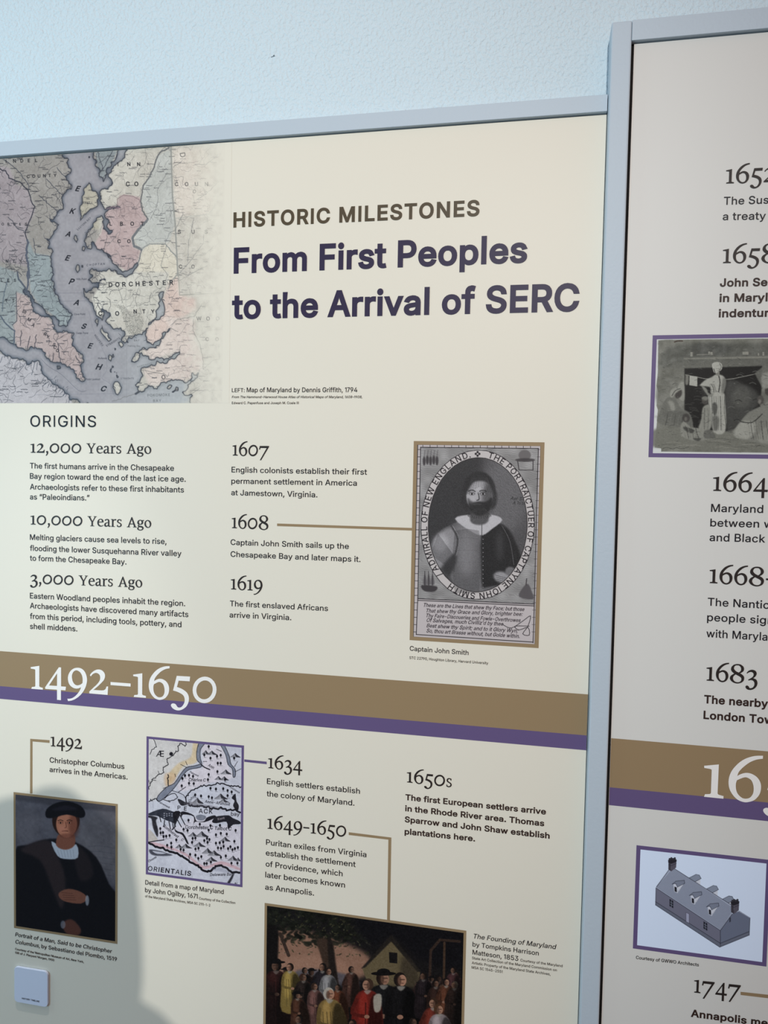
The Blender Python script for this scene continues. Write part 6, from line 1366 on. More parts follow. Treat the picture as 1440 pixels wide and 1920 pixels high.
def paint_gathering():
    c = Canvas((496.2, 1692), (873.5, 1746), (869.2, 1990), (493.1, 1958), Y_A, 1.45, (26, 23, 24), 31)
    c.frame(480, 1680, 3.512)
    # evening sky, far water, trees
    c.fill([(80, 250), (300, 230), (560, 300), (760, 420), (640, 560), (70, 560)], (168, 118, 92), 1, 30)
    c.fill([(200, 400), (560, 420), (600, 530), (200, 500)], (186, 132, 104), 0.8, 26)
    c.fill([(270, 490), (460, 490), (660, 540), (640, 620), (270, 600)], (94, 90, 100), 0.9, 12)
    rng = np.random.RandomState(4)
    for i in range(420):
        x, y = rng.uniform(70, 800), rng.uniform(60, 330)
        y += (x - 70) * 0.10
        if y < 330 - 0.12 * abs(x - 420):
            v = rng.uniform(0.5, 1.5)
            c.oval(x, y, rng.uniform(10, 30), rng.uniform(6, 14), (26 * v, 28 * v, 20 * v), 0.8, 4, rng.uniform(-0.6, 0.6))
    for i in range(150):
        x, y = rng.uniform(80, 760), rng.uniform(130, 400)
        y += (x - 70) * 0.06
        v = rng.uniform(0.7, 1.6)
        c.oval(x, y - 30, rng.uniform(5, 13), rng.uniform(3, 6), (58 * v, 56 * v, 36 * v), 0.7, 2, rng.uniform(-1, 1))
    c.fill([(400, 290), (500, 300), (520, 440), (545, 640), (450, 640), (440, 440)], (70, 50, 38), 1, 8)
    c.fill([(470, 300), (505, 310), (545, 640), (500, 640)], (30, 24, 22), 0.8, 10)
    c.fill([(90, 200), (150, 240), (120, 640), (60, 640), (65, 260)], (20, 16, 16), 1, 8)
    c.line([(215, 390), (160, 250)], 26, (60, 44, 36), 0.9)
    c.fill([(640, 80), (1370, 200), (1370, 480), (1080, 420), (900, 260), (760, 330)], (18, 17, 22), 0.95, 30)
    # plain gabled cabin and a post frame
    c.fill([(700, 480), (890, 265), (1080, 500), (1070, 640), (760, 640)], (118, 100, 66), 1, 4, False)
    c.fill([(890, 255), (1090, 500), (1060, 500), (890, 300), (720, 470), (690, 480)], (40, 34, 30), 1, 3, False)
    c.fill([(960, 400), (1060, 480), (1070, 640), (960, 640)], (60, 50, 38), 0.7, 20)
    c.fill([(875, 370), (930, 375), (930, 445), (878, 440)], (24, 20, 20), 1, 2, False)
    c.line([(1140, 620), (1150, 360), (1210, 290), (1340, 300)], 18, (66, 46, 36), 0.9)
    c.line([(1235, 620), (1240, 310)], 16, (84, 58, 40), 0.9)
    # the ground and a generic crowd, standing behind and seated in front
    c.fill([(60, 640), (1370, 660), (1370, 1150), (60, 1150)], (22, 18, 18), 1, 20)
    skin, skin2 = (184, 128, 98), (140, 88, 66)

    def folk(x, y, h, cloth, hair=(30, 22, 20), lit=1.0, hat=False, w=1.0):
        r = h * 0.066
        cl = np.array(cloth, float)
        ln_ = rng.uniform(-0.05, 0.05) * h
        c.fill([(x - h * .2 * w, y), (x - h * .2 * w + ln_ * .4, y - h * .45), (x - h * .15 * w + ln_, y - h * .76), (x + ln_, y - h * .84), (x + h * .15 * w + ln_, y - h * .76), (x + h * .23 * w + ln_ * .4, y - h * .45), (x + h * .22 * w, y)], cl * 0.85, 1, 5)
        c.fill([(x - h * .1 + ln_, y - h * .3), (x - h * .1 + ln_, y - h * .74), (x + ln_, y - h * .78), (x + ln_, y - h * .35)], np.minimum(cl * 1.35, 235), 0.6, 12)
        c.fill([(x + h * .02, y), (x + h * .05 + ln_, y - h * .7), (x + h * .16 * w + ln_, y - h * .74), (x + h * .24 * w, y - h * .4), (x + h * .22 * w, y)], cl * 0.3, 0.85, 10)
        for k in range(4):
            xx = x + rng.uniform(-.14, .12) * h
            c.line([(xx + ln_ * .8, y - h * .66), (xx + rng.uniform(-.03, .03) * h, y - h * .1)], h * .014, cl * 0.45, .6)
        hx, hy = x + ln_ * 1.2, y - h * .9
        s_ = rng.choice((-1, 1))
        c.oval(hx - s_ * r * .15, hy - r * .15, r * 1.12, r * 1.3, hair, 1, 2)
        c.oval(hx + s_ * r * .25, hy, r * .74, r * 1.0, np.array(skin) * lit, 1, 2)
        c.oval(hx - s_ * r * .3, hy + r * .1, r * .4, r * .9, np.array(skin2) * lit * .6, .7, 4)
        c.oval(hx + s_ * r * .3, hy - r * .15, r * .5, r * .12, (60, 36, 30), .6, 2)
        c.oval(hx + s_ * r * .3, hy + r * .5, r * .26, r * .08, (90, 44, 38), .7, 1)
        c.fill([(hx - r * .7, hy + r * 1.1), (hx, hy + r * 1.9), (hx + r * .8, hy + r * 1.1)], (176, 166, 152), .75 * lit, 3)
        c.line([(x - h * .14 * w + ln_, y - h * .7), (x - h * .18 * w, y - h * .52), (x - s_ * h * .03, y - h * .47)], h * .055, cl * 0.7, .9, True)
        c.oval(x - s_ * h * .02, y - h * .47, r * .55, r * .4, np.array(skin) * lit, .9, 2)
        if hat:
            c.oval(hx, hy - r * 0.95, r * 2.2, r * .36, (18, 15, 16), 1, 2)
            c.oval(hx, hy - r * 1.25, r * 1.15, r * .6, (18, 15, 16), 1, 2)
    for i in range(26):
        t_ = rng.uniform(0.3, 0.8)
        folk(rng.choice((rng.uniform(110, 620), rng.uniform(1060, 1340))), rng.uniform(700, 820), rng.uniform(200, 260), np.array((70, 48, 40)) * rng.uniform(0.5, 1.3) * (1, rng.uniform(.8, 1), rng.uniform(.8, 1.1)), (26, 20, 18), t_, rng.rand() < 0.3)
    for a in ((130, 850, 430, (60, 26, 24), (20, 16, 14), .6, True), (235, 760, 320, (176, 142, 62), (40, 26, 20), 1, False), (300, 800, 290, (46, 34, 30), (70, 40, 26), .7, False), (420, 760, 320, (38, 32, 38), (26, 20, 18), .85, False),
              (475, 770, 300, (150, 146, 146), (34, 24, 20), .9, False), (548, 830, 250, (120, 58, 34), (30, 22, 18), .7, False), (400, 860, 290, (122, 78, 70), (60, 40, 30), .8, False), (850, 1060, 570, (24, 23, 25), (40, 26, 20), .95, True),
              (720, 1020, 480, (148, 34, 24), (74, 50, 36), 1, False), (960, 1060, 560, (20, 18, 20), (34, 24, 20), 1.1, False), (1110, 800, 300, (40, 30, 34), (30, 22, 20), .6, False), (1180, 840, 290, (56, 34, 28), (30, 22, 20), .7, False), (1240, 840, 300, (104, 56, 36), (30, 22, 20), .95, False),
              (1300, 850, 290, (62, 40, 32), (90, 76, 60), .8, False), (290, 900, 270, (88, 50, 34), (18, 15, 14), .8, True), (500, 1080, 480, (168, 130, 62), (196, 184, 168), 1.1, False), (1150, 1060, 390, (128, 44, 30), (70, 44, 30), 1, False), (1215, 1110, 400, (178, 158, 158), (96, 60, 36), 1.05, False),
              (300, 1120, 340, (60, 40, 32), (24, 18, 16), .7, False), (640, 1140, 330, (70, 30, 26), (40, 28, 22), .7, False), (1040, 1130, 330, (40, 28, 28), (40, 28, 22), .6, False)):
        folk(*a)
    c.fill([(775, 660), (825, 650), (820, 750), (780, 760)], (196, 186, 166), .9, 3)
    c.fill([(60, 900), (1400, 900), (1400, 1200), (60, 1200)], (14, 12, 13), 0.55, 60)
    c.oval(90, 760, 60, 200, (16, 12, 12), 0.6, 40)
    c.oval(1330, 800, 60, 240, (12, 11, 12), 0.6, 40)
    grey = c.c.mean(2, keepdims=True)
    c.c = (grey + (c.c - grey) * 0.8) * 0.84
    c.grain(9, 5)
    c.grain(4, 6)
    o = c.build('painted_gathering', panel, 'dark painting of a crowd under a tree beside a gabled cabin')
    border('picture_border', c, 0.0044, M_BROWN, o, Y_B, 'tan border')


def paint_hearth():
    c = Canvas((1223.6, 629.8), (1700, 619.5), (1700, 864.4), (1216, 856.4), YA2, 1.5, (112, 112, 104), 41)
    c.frame(1215, 620, 6.4)
    c.c[:] = (204, 208, 206)
    sheet = c.mask([np.array([(125, 118), (200, 112), (1500, 95), (3100, 80), (3100, 1480), (160, 1450), (160, 1410), (85, 1400), (85, 1330), (105, 1150), (120, 950), (105, 900), (125, 740), (105, 660), (120, 500)], float)])
    c.blend(sheet, (116, 117, 108))
    n1, n2 = c.noise(140), c.noise(45)
    c.fill([(160, 300), (300, 180), (700, 150), (1500, 150), (3100, 150), (3100, 420), (500, 440), (180, 440)], (84, 86, 80), 0.8, 30)
    c.fill([(540, 170), (800, 150), (1000, 200), (900, 290), (560, 290)], (72, 74, 70), 0.7, 30)
    c.fill([(250, 440), (440, 460), (440, 1000), (120, 900), (130, 560)], (112, 113, 105), 0.9, 24)
    c.c = c.c + (sheet * (10 * n1 + 10 * n2))[..., None]
    for k in range(160):
        x, y = c.rng.uniform(120, 1500), c.rng.uniform(150, 1420)
        v = c.rng.uniform(70, 140)
        c.oval(x, y, c.rng.uniform(20, 70), c.rng.uniform(8, 24), (v, v + 1, v - 5), 0.3, 14, c.rng.uniform(-0.5, 0.5))
    # mantel, its jars, the fire opening
    c.fill([(430, 330), (1500, 305), (2600, 290), (2600, 320), (430, 345)], (130, 130, 120), 0.9, 5, False)
    c.fill([(280, 440), (300, 380), (1480, 340), (2600, 320), (2600, 430), (440, 460)], (98, 99, 92), 0.8, 10, False)
    for x, y, w_, h in ((530, 285, 20, 26), (740, 272, 16, 20), (770, 276, 22, 18), (1190, 272, 55, 18), (1330, 285, 12, 16), (1390, 280, 16, 22)):
        c.fill([(x - w_, y - h), (x + w_, y - h), (x + w_, y + h), (x - w_, y + h)], (142, 142, 132), 0.9, 4, False)
        c.fill([(x + w_ * .3, y - h), (x + w_, y - h), (x + w_, y + h), (x + w_ * .3, y + h)], (74, 74, 70), 0.8, 4, False)
    c.line([(590, 290), (720, 285)], 8, (140, 140, 130), 0.8)
    c.fill([(440, 455), (1370, 425), (1370, 600), (1340, 1000), (1100, 1150), (930, 1210), (700, 1190), (540, 1160), (440, 950)], (14, 15, 14), 1, 8, False)
    c.fill([(930, 620), (1150, 640), (1330, 760), (1300, 940), (1100, 1130), (940, 1190)], (66, 67, 64), 0.9, 30)
    c.oval(1120, 800, 120, 130, (84, 85, 80), 0.8, 40)
    for k in range(26):
        x = c.rng.uniform(450, 740)
        y = 660 + k * 19
        c.line([(x - 40, y), (x, y - 8), (x + 50, y + 4)], 7, (70, 71, 67), 0.6, True)
    for k in range(18):
        x, y = c.rng.uniform(950, 1330), c.rng.uniform(460, 1080)
        c.line([(x - 40, y), (x, y - 14), (x + 40, y + 6)], 9, (26, 27, 26) if k % 2 else (92, 93, 88), 0.6, True)
    c.line([(450, 530), (600, 560), (720, 580), (960, 585), (1150, 550), (1360, 505)], 7, (140, 140, 132), 0.95, True)
    c.fill([(500, 540), (595, 552), (592, 670), (497, 655)], (164, 165, 156), 1, 4, False)
    c.fill([(455, 530), (490, 545), (485, 640), (450, 645)], (124, 124, 116), 0.9, 5)
    c.fill([(365, 660), (430, 620), (440, 830), (370, 810)], (146, 147, 138), 0.9, 10)
    c.fill([(1370, 440), (2600, 400), (2600, 1000), (1440, 960), (1380, 700)], (100, 101, 94), 0.9, 10)
    c.fill([(1370, 520), (1600, 520), (1560, 680), (1400, 740)], (140, 141, 133), 0.9, 14)
    # floor
    c.fill([(90, 1180), (440, 1180), (900, 1220), (1100, 1230), (3100, 1300), (3100, 1460), (90, 1400)], (110, 111, 102), 0.9, 20)
    for k in range(40):
        x, y = c.rng.uniform(120, 3000), c.rng.uniform(1240, 1430)
        c.line([(x, y), (x + 90, y - 6), (x + 170, y + 6)], 7, (84, 85, 79) if k % 3 else (136, 136, 126), 0.6, True)
    lt, md, dk = (160, 161, 152), (112, 113, 106), (52, 53, 50)

    def folds(x0, x1, y0, y1, n, dx=0):
        for k in range(n):
            x = x0 + (x1 - x0) * k / max(1, n - 1)
            c.line([(x, y0), (x + dx * 0.5 + c.rng.randn() * 5, (y0 + y1) / 2), (x + dx + c.rng.randn() * 6, y1)], 6 + 3 * (k % 3), dk if k % 2 else md, 0.42, True)
    # standing woman seen from behind
    c.fill([(790, 1215), (750, 1000), (720, 830), (740, 770), (900, 740), (925, 850), (930, 1205)], lt, 1, 6)
    c.fill([(760, 560), (820, 525), (900, 540), (935, 600), (925, 690), (890, 760), (760, 760), (745, 680), (640, 665), (625, 650), (690, 590)], lt, 1, 5)
    c.fill([(640, 665), (700, 690), (735, 760), (790, 750), (770, 790), (720, 780)], (126, 127, 119), 1, 5)
    c.fill([(905, 560), (935, 600), (925, 700), (895, 760), (880, 700)], dk, 0.5, 14)
    c.line([(850, 540), (865, 620), (850, 730)], 12, dk, 0.85, True)
    folds(740, 790, 640, 740, 4, 30)
    folds(740, 920, 790, 1190, 8, 6)
    c.fill([(775, 880), (810, 860), (835, 920), (810, 1020), (780, 980)], (72, 73, 69), 0.9, 8)
    c.fill([(770, 1030), (850, 1040), (840, 1180), (790, 1190)], (84, 85, 80), 0.8, 14)
    c.fill([(820, 480), (858, 490), (855, 540), (815, 530)], (120, 120, 112), 1, 4)
    c.fill([(770, 400), (830, 376), (885, 400), (888, 460), (850, 495), (800, 510), (780, 470)], (166, 167, 158), 1, 4)
    c.line([(860, 395), (880, 440), (850, 490)], 10, md, 0.8, True)
    c.line([(790, 460), (805, 505)], 9, dk, 0.8)
    # child beside her
    c.fill([(655, 930), (700, 890), (740, 900), (770, 1060), (740, 1190), (610, 1180), (640, 1060)], (134, 135, 126), 1, 6)
    folds(660, 740, 930, 1180, 5, -10)
    c.oval(685, 840, 40, 48, (66, 64, 60), 1, 5)
    c.oval(685, 812, 42, 26, (116, 117, 109), 0.95, 5)
    # seated woman on the left
    c.fill([(150, 960), (200, 840), (280, 790), (340, 830), (400, 930), (500, 990), (540, 1150), (420, 1160), (200, 1130), (110, 1080)], (102, 103, 96), 1, 10)
    c.fill([(240, 850), (300, 850), (330, 940), (290, 960)], (140, 141, 132), 0.9, 14)
    c.fill([(170, 980), (400, 970), (500, 1010), (520, 1140), (300, 1100)], (92, 93, 87), 0.9, 16)
    folds(190, 480, 1000, 1140, 7, -30)
    c.fill([(265, 790), (280, 710), (350, 684), (405, 700), (380, 730), (320, 760), (300, 800)], (142, 143, 134), 1, 5)
    c.line([(290, 780), (330, 720), (390, 695)], 9, dk, 0.7, True)
    c.fill([(330, 760), (400, 710), (408, 760), (385, 800), (340, 810)], (58, 56, 53), 1, 5)
    # seated child in front
    c.fill([(395, 1130), (440, 1090), (520, 1160), (640, 1180), (800, 1280), (600, 1320), (480, 1300), (400, 1250)], (130, 131, 122), 1, 8)
    c.fill([(430, 1150), (560, 1190), (520, 1230), (440, 1190)], dk, 0.8, 8)
    c.fill([(680, 1200), (760, 1200), (810, 1280), (680, 1290)], (84, 85, 80), 0.8, 10)
    c.fill([(540, 1290), (640, 1290), (600, 1325)], dk, 0.8, 8)
    folds(420, 600, 1140, 1290, 7, 40)
    c.oval(460, 1045, 44, 52, (62, 60, 57), 1, 5)
    c.oval(455, 1060, 18, 26, (108, 106, 99), 0.8, 8)
    # seated group at the right, running off the picture
    c.fill([(1020, 1250), (1110, 1090), (1210, 980), (1380, 890), (1500, 800), (1640, 900), (1700, 1360), (1400, 1360), (1180, 1310)], (118, 119, 111), 1, 8)
    c.fill([(1030, 1250), (1110, 1100), (1260, 1090), (1300, 1160), (1200, 1300)], (150, 151, 142), 0.95, 12)
    c.fill([(1300, 1290), (1420, 1150), (1560, 1100), (1660, 1300), (1420, 1350)], (136, 137, 128), 0.9, 14)
    c.line([(1110, 1090), (1250, 1100), (1370, 1000)], 12, dk, 0.8, True)
    folds(1200, 1420, 1080, 1300, 8, 30)
    c.oval(1350, 830, 42, 54, (74, 72, 68), 1, 5)
    c.oval(1340, 850, 18, 28, (128, 126, 118), 0.8, 8)
    c.oval(1450, 720, 50, 60, (66, 64, 60), 1, 5)
    c.fill([(1400, 700), (1440, 640), (1520, 640), (1540, 720), (1450, 690)], (128, 129, 120), 1, 6)
    for k in range(240):
        x, y = c.rng.uniform(120, 1500), c.rng.uniform(180, 1400)
        a_ = c.rng.uniform(-0.6, 0.6)
        ln_ = c.rng.uniform(15, 60)
        c.line([(x, y), (x + ln_ * math.cos(a_) / 2, y + ln_ * math.sin(a_) / 2 - 3), (x + ln_ * math.cos(a_), y + ln_ * math.sin(a_))], c.rng.uniform(2, 5), (40, 41, 39) if k % 3 else (150, 151, 142), 0.35, True)
    # stain, signature
    c.line([(320, 138), (360, 126), (415, 126)], 14, (58, 46, 38), 0.9, True)
    c.line([(180, 1412), (230, 1400), (300, 1418), (340, 1402), (400, 1415), (490, 1396)], 5, (62, 62, 58), 0.85, True)
    c.grain(12, 5, sheet)
    c.grain(3, 4, sheet)
    o = c.build('hearth_drawing', panel2, 'grey wash drawing of people gathered at a large hearth')
    border('picture_border', c, 0.0061, M_PURPLE, o, YB2, 'purple border')


def paint_house():
    c = Canvas((1193, 1585.7), (1446.0, 1611.4), (1436.8, 1809.7), (1186.9, 1780.8), YA2, 1.7, (216, 231, 252), 51)
    c.frame(1185, 1580, 5.647)
    roof, wall, base, gab, ln = (172, 182, 202), (112, 114, 132), (104, 110, 126), (106, 114, 134), (40, 42, 54)
    F = lambda pts, col, a=1.0: c.fill(pts, col, a, 0, False)
    L = lambda pts, w_=4, col=ln, a=0.9: c.line(pts, w_, col, a)

    def far_dormer(x, y):
        F([(x, y), (x + 75, y - 38), (x + 110, y - 32), (x + 130, y + 5), (x + 60, y + 42)], (136, 146, 164))
        F([(x + 60, y + 42), (x + 122, y + 8), (x + 122, y + 70), (x + 110, y + 75)], (226, 232, 244))
        for k in range(4):
            L([(x + 70 + k * 8, y + 40 + k * 8), (x + 120, y + 18 + k * 15)], 3, (120, 124, 138))
        L([(x, y), (x + 75, y - 38), (x + 110, y - 32), (x + 130, y + 5), (x + 60, y + 42)])
    for x, y in ((602, 375), (785, 492), (950, 602)):
        far_dormer(x, y)
    F([(440, 270), (1060, 665), (1060, 750), (935, 930), (255, 480), (260, 460), (390, 290)], roof)
    rm = c.mask([np.array([(440, 270), (1060, 665), (1060, 750), (935, 930), (255, 480), (260, 460), (390, 290)], float)])
    for k in range(34):
        t = k / 34
        a, b = (440 - 185 * t, 270 + 205 * t), (1075 - 140 * t, 700 + 225 * t)
        before = c.c.copy()
        L([a, b], 3.4, (96, 102, 120), 0.8)
        c.c = before * (1 - rm[..., None]) + c.c * rm[..., None]
    c.hatch(rm, 1.1, 11, (110, 116, 132), 0.3)
    F([(255, 480), (935, 930), (935, 1065), (250, 625)], wall)
    F([(250, 625), (935, 1062), (928, 1105), (250, 660)], base)
    F([(935, 930), (1065, 750), (1135, 725), (1248, 795), (1240, 940), (935, 1065)], gab)
    F([(935, 1062), (1240, 938), (1240, 978), (928, 1105)], base)
    for q in ([(440, 270), (1060, 665)], [(260, 470), (390, 290)], [(255, 480), (935, 930)], [(255, 480), (250, 660), (928, 1105), (1240, 978), (1248, 795), (1135, 725)], [(250, 625), (935, 1064), (1240, 940)], [(935, 930), (935, 1100)], [(935, 930), (1060, 755)]):
        L(q, 5)
    L([(1060, 745), (1130, 725), (1248, 795)], 6, (176, 184, 202), 0.9)

    def chimney(x, y, h):
        F([(x, y + 40), (x + 30, y + 55), (x + 30, y + h + 20), (x, y + h)], (66, 64, 74))
        F([(x + 30, y + 55), (x + 85, y + 25), (x + 82, y + h - 20), (x + 30, y + h + 20)], (88, 86, 98))
        F([(x - 3, y + 20), (x + 25, y + 8), (x + 60, y), (x + 88, y + 18), (x + 86, y + 40), (x + 30, y + 60), (x - 2, y + 45)], (40, 40, 48))
        for k in range(4):
            c.oval(x + 14 + k * 18, y + 10 - (k % 2) * 8, 11, 12, (54, 54, 62))
        L([(x + 2, y + 66), (x + 30, y + 80), (x + 84, y + 56)], 4)
    chimney(386, 165, 120)
    chimney(1048, 605, 130)

    def dormer(x, y):
        F([(x, y), (x + 30, y - 5), (x + 45, y + 30), (x + 45, y + 95), (x + 12, y + 80)], (206, 212, 226))
        F([(x + 12, y + 25), (x + 36, y + 34), (x + 38, y + 86), (x + 14, y + 76)], (36, 38, 46))
        F([(x + 45, y + 30), (x + 118, y - 18), (x + 45, y + 95)], (232, 238, 248))
        for k in range(4):
            L([(x + 46, y + 45 + k * 14), (x + 104 - k * 15, y + 12 + k * 19)], 3, (120, 124, 140))
        F([(x - 12, y), (x + 28, y - 32), (x + 110, y - 45), (x + 122, y - 20), (x + 120, y - 8), (x + 45, y + 32), (x + 24, y - 4)], (124, 132, 150))
        L([(x - 12, y), (x + 24, y - 8), (x + 45, y + 32), (x + 120, y - 8), (x + 116, y - 40), (x + 28, y - 32), (x - 12, y)], 4)
    for x, y in ((438, 440), (620, 560), (800, 680)):
        dormer(x, y)
    for x, y in ((398, 595), (757, 832)):
        F([(x, y), (x + 40, y + 22), (x + 40, y + 100), (x, y + 76)], (36, 38, 48))
        for k in range(1, 3):
            L([(x + 6, y + 8 + k * 24), (x + 36, y + 24 + k * 24)], 4, (140, 148, 166))
        L([(x + 20, y + 14), (x + 20, y + 86)], 4, (140, 148, 166))
    F([(572, 738), (606, 756), (606, 852), (572, 832)], (160, 164, 188))
    L([(572, 832), (572, 738), (606, 756), (606, 852)], 4, (80, 76, 92))
    F([(1028, 795), (1046, 790), (1046, 835), (1030, 845)], (60, 64, 76))
    o = c.build('house_drawing', panel2, 'isometric drawing of a long grey house on pale blue')
    border('picture_border', c, 0.0061, M_PURPLE, o, YB2, 'purple border')


paint_engraving()
paint_portrait()
paint_gathering()
paint_hearth()
paint_house()


# ------------------------------------------------------------------ the small white plaque stuck on the left panel
def rounded(x0, x1, z0, z1, r, n=8):
    out = []
    for cx, cz, a0 in ((x1 - r, z1 - r, 0), (x0 + r, z1 - r, 90), (x0 + r, z0 + r, 180), (x1 - r, z0 + r, 270)):
        for k in range(n + 1):
            t = math.radians(a0 + 90 * k / n)
            out.append((cx + r * math.cos(t), cz + r * math.sin(t)))
    return out


PT = 0.0047
fx0, fx1 = P(26.6, 1850, -PT).x, P(89.2, 1850, -PT).x
fz1 = 0.5 * (P(31.7, 1812.0, -PT).z + P(84, 1822.6, -PT).z)
fz0 = 0.5 * (P(34, 1879.4, -PT).z + P(82.5, 1888, -PT).z)
plaque = empty('wall_plaque', ((fx0 + fx1) / 2, -0.0006, fz0), 'small white rounded plaque reading HISTORY TIMELINE below the dark portrait', 'plaque')
o2 = rounded(fx0, fx1, fz0, fz1, 0.0075)
n = len(o2)
V = [(x, -0.0009, z) for x, z in o2] + [(x, -PT + 0.0005, z) for x, z in o2]
i2 = rounded(fx0 + 0.0005, fx1 - 0.0005, fz0 + 0.0005, fz1 - 0.0005, 0.007)
V += [(x, -PT, z) for x, z in i2]
Fs = [tuple(range(n))]
for ring_ in (0, 1):
    for k in range(n):
        Fs.append((ring_ * n + k, ring_ * n + (k + 1) % n, (ring_ + 1) * n + (k + 1) % n, (ring_ + 1) * n + k))
Fs.append(tuple(range(2 * n, 3 * n))[::-1])
pl = put('acrylic_plate', V, Fs, M_PLAQUE, plaque)
bm = bmesh.new()
bm.from_mesh(pl.data)
bmesh.ops.recalc_face_normals(bm, faces=bm.faces[:])
bm.to_mesh(pl.data)
bm.free()
T('plaque_text', [("HISTORY TIMELINE", 41, 1873.2, 74, 1879.4)], 3.0, M_TEXT, plaque, -PT - 0.0002, weight=6)
pad = box('adhesive_pad', fx0 + 0.012, fx1 - 0.012, -0.0008, -0.0001, fz0 + 0.012, fz1 - 0.012, M_GAP, plaque)

# ------------------------------------------------------------------ the visitor whose soft shadow falls on the lower left of the panel
def skin_mesh(name, joints, edges, material, parent, root=0, sub=2):
    """Joints with radii grown into one continuous body."""
    me = bpy.data.meshes.new(name)
    me.from_pydata([j[0] for j in joints], edges, [])
    o = bpy.data.objects.new(name, me)
    COL.objects.link(o)
    md = o.modifiers.new('skin', 'SKIN')
    md.use_smooth_shade = True
    for k, j in enumerate(joints):
        r = j[1] if isinstance(j[1], tuple) else (j[1], j[1])
        me.skin_vertices[0].data[k].radius = r
    me.skin_vertices[0].data[root].use_root = True
    sb = o.modifiers.new('sub', 'SUBSURF')
    sb.levels = sb.render_levels = sub
    dg = bpy.context.evaluated_depsgraph_get()
    me2 = bpy.data.meshes.new_from_object(o.evaluated_get(dg))
    me2.name = name
    bpy.data.objects.remove(o)
    me2.materials.clear()
    me2.materials.append(material)
    o = bpy.data.objects.new(name, me2)
    COL.objects.link(o)
    if parent:
        o.parent = parent
    return o


S0 = P(88, 1625)
K = 0.70
HC = LAMP + (S0 - LAMP) * K                       # where the visitor's head stands between the lamp and the shadow
vis = empty('person', (HC.x, HC.y, 0.0), 'person with brown hair, grey shirt and blue trousers standing before the left panel', 'person')
HZ = HC.z
M_SKIN, M_HAIR = mat('skin', (206, 164, 140), 0.5, 0.3), mat('brown_hair', (70, 50, 38), 0.6, 0.3)
M_SHIRT, M_JEAN, M_SHOE = mat('grey_shirt', (120, 126, 136), 0.8, 0.2), mat('blue_trousers', (58, 66, 90), 0.8, 0.2), mat('dark_shoe', (40, 38, 38), 0.5, 0.3)
sh = HZ - 0.185                                     # shoulder height; the visitor faces +y
J = [((0, 0, sh - 0.50), (0.135, 0.095)), ((0, 0, sh - 0.28), (0.125, 0.09)), ((0, 0, sh - 0.06), (0.14, 0.09)), ((0, 0.0, sh + 0.02), (0.06, 0.055)), ((0, 0.012, sh + 0.06), (0.05, 0.05)),
     ((0, 0.02, HZ - 0.06), (0.068, 0.08)), ((0, 0.012, HZ + 0.03), (0.075, 0.09)), ((0, 0.0, HZ + 0.085), (0.05, 0.06))]
E = [(0, 1), (1, 2), (2, 3), (3, 4), (4, 5), (5, 6), (6, 7)]
for s in (-1, 1):
    b = len(J)
    J += [((s * 0.165, 0, sh - 0.03), 0.052), ((s * 0.205, -0.01, sh - 0.30), 0.040), ((s * 0.20, 0.06, sh - 0.54), 0.028), ((s * 0.195, 0.085, sh - 0.62), (0.022, 0.036))]
    E += [(2, b), (b, b + 1), (b + 1, b + 2), (b + 2, b + 3)]
    for k in range(4):                             # four fingers and a thumb, each its own chain from the palm
        f = len(J)
        J += [((s * 0.193, 0.065 + 0.018 * k, sh - 0.665), 0.009), ((s * 0.186, 0.07 + 0.019 * k, sh - 0.70 - 0.006 * (1.5 - abs(k - 1.5))), 0.008), ((s * 0.176, 0.068 + 0.019 * k, sh - 0.722), 0.007)]
        E += [(b + 3, f), (f, f + 1), (f + 1, f + 2)]
    f = len(J)
    J += [((s * 0.185, 0.125, sh - 0.63), 0.010), ((s * 0.178, 0.142, sh - 0.665), 0.008)]
    E += [(b + 3, f), (f, f + 1)]
    g0 = len(J)
    J += [((s * 0.085, 0, sh - 0.72), (0.082, 0.085)), ((s * 0.095, 0.01, 0.47), 0.056), ((s * 0.10, -0.01, 0.10), 0.038), ((s * 0.105, 0.02, 0.045), (0.036, 0.032)), ((s * 0.115, 0.13, 0.032), (0.036, 0.022))]
    E += [(0, g0), (g0, g0 + 1), (g0 + 1, g0 + 2), (g0 + 2, g0 + 3), (g0 + 3, g0 + 4)]
skin_mesh('body', J, E, M_SKIN, vis)
up = lambda r, k: tuple(q + k for q in r) if isinstance(r, tuple) else r + k
shirt_j = [((0, 0, sh - 0.70), (0.175, 0.130)), ((0, 0, sh - 0.58), (0.168, 0.124)), ((0, 0, sh - 0.28), (0.150, 0.110)), ((0, 0, sh - 0.07), (0.150, 0.110)), ((0, 0, sh + 0.02), (0.10, 0.075))]
shirt_e = [(0, 1), (1, 2), (2, 3), (3, 4)]
for s in (-1, 1):
    b = len(shirt_j)
    shirt_j += [((s * 0.175, 0, sh - 0.07), 0.070), ((s * 0.207, -0.01, sh - 0.30), 0.054), ((s * 0.20, 0.05, sh - 0.50), 0.040)]
    shirt_e += [(3, b), (b, b + 1), (b + 1, b + 2)]
skin_mesh('shirt', shirt_j, shirt_e, M_SHIRT, vis)
tr_j = [((0, 0, sh - 0.50), (0.150, 0.110)), ((0, 0, sh - 0.62), (0.155, 0.118))]
tr_e = [(0, 1)]
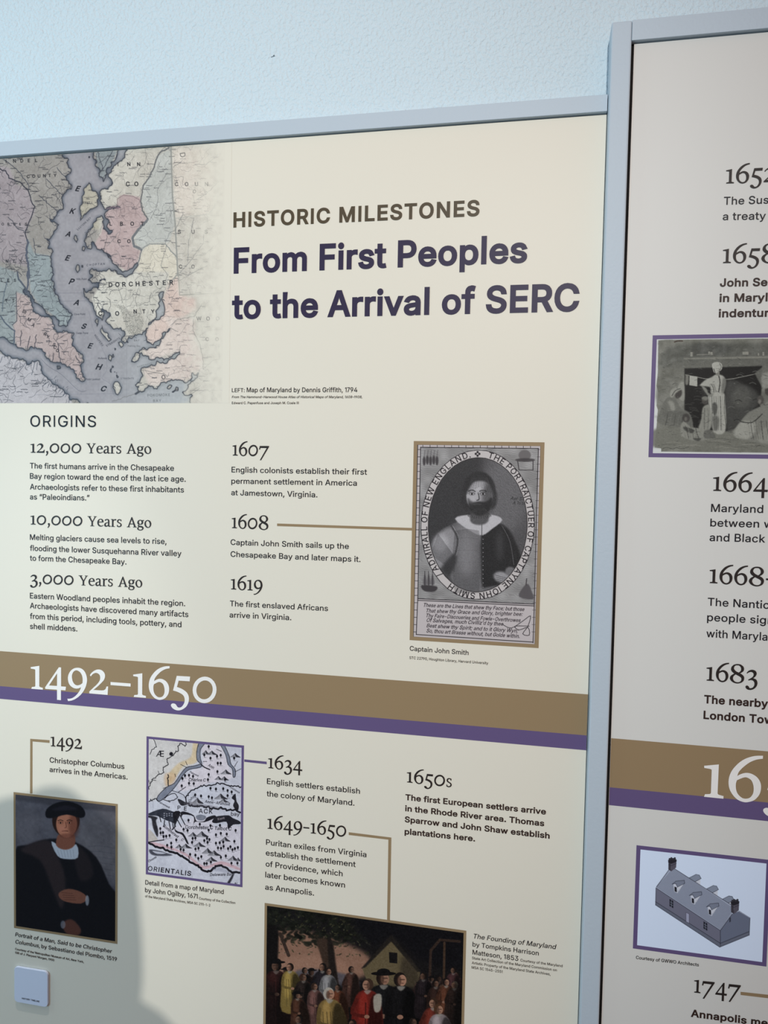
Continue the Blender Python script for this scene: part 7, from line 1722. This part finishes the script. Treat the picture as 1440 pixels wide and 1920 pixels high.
for s in (-1, 1):
    b = len(tr_j)
    tr_j += [((s * 0.090, 0, sh - 0.74), (0.100, 0.105)), ((s * 0.095, 0.01, 0.47), 0.070), ((s * 0.10, -0.01, 0.09), 0.058)]
    tr_e += [(1, b), (b, b + 1), (b + 1, b + 2)]
skin_mesh('trousers', tr_j, tr_e, M_JEAN, vis, root=1)
for s in (-1, 1):
    skin_mesh('shoe', [((s * 0.104, -0.045, 0.042), (0.046, 0.040)), ((s * 0.108, 0.05, 0.042), (0.046, 0.038)), ((s * 0.116, 0.15, 0.032), (0.044, 0.028))], [(0, 1), (1, 2)], M_SHOE, vis)
hair_j = [((0, -0.012, HZ + 0.10), (0.10, 0.10)), ((0, -0.03, HZ + 0.03), (0.150, 0.10)), ((0, -0.045, HZ - 0.06), (0.162, 0.085)), ((0, -0.05, HZ - 0.13), (0.165, 0.07)), ((0, -0.055, HZ - 0.18), (0.14, 0.05))]
skin_mesh('hair', hair_j, [(0, 1), (1, 2), (2, 3), (3, 4)], M_HAIR, vis)
# a face: eyes, brows, nose and mouth
M_EYE = mat('eye', (60, 50, 46), 0.2, 0.5)
for s in (-1, 1):
    bm = bmesh.new()
    bmesh.ops.create_uvsphere(bm, u_segments=12, v_segments=8, radius=0.011)
    for v in bm.verts:
        v.co = Vector((v.co.x + s * 0.031, v.co.y * 0.7 + 0.098, v.co.z * 0.6 + HZ - 0.01))
    me = bpy.data.meshes.new('eye')
    bm.to_mesh(me)
    bm.free()
    me.materials.append(M_EYE)
    q = bpy.data.objects.new('eye', me)
    COL.objects.link(q)
    q.parent = vis
for nm, w_, zz, yy, mt, h_ in (('nose', 0.012, -0.045, 0.104, M_SKIN, 0.024), ('mouth', 0.024, -0.085, 0.094, mat('lips', (170, 96, 90), 0.4, 0.3), 0.006)):
    bm = bmesh.new()
    bmesh.ops.create_uvsphere(bm, u_segments=16, v_segments=10, radius=1.0)
    for v in bm.verts:
        v.co = Vector((v.co.x * w_, v.co.y * 0.014 + yy, v.co.z * h_ + HZ + zz))
    me = bpy.data.meshes.new(nm)
    bm.to_mesh(me)
    bm.free()
    me.materials.append(mt)
    q = bpy.data.objects.new(nm, me)
    COL.objects.link(q)
    q.parent = vis
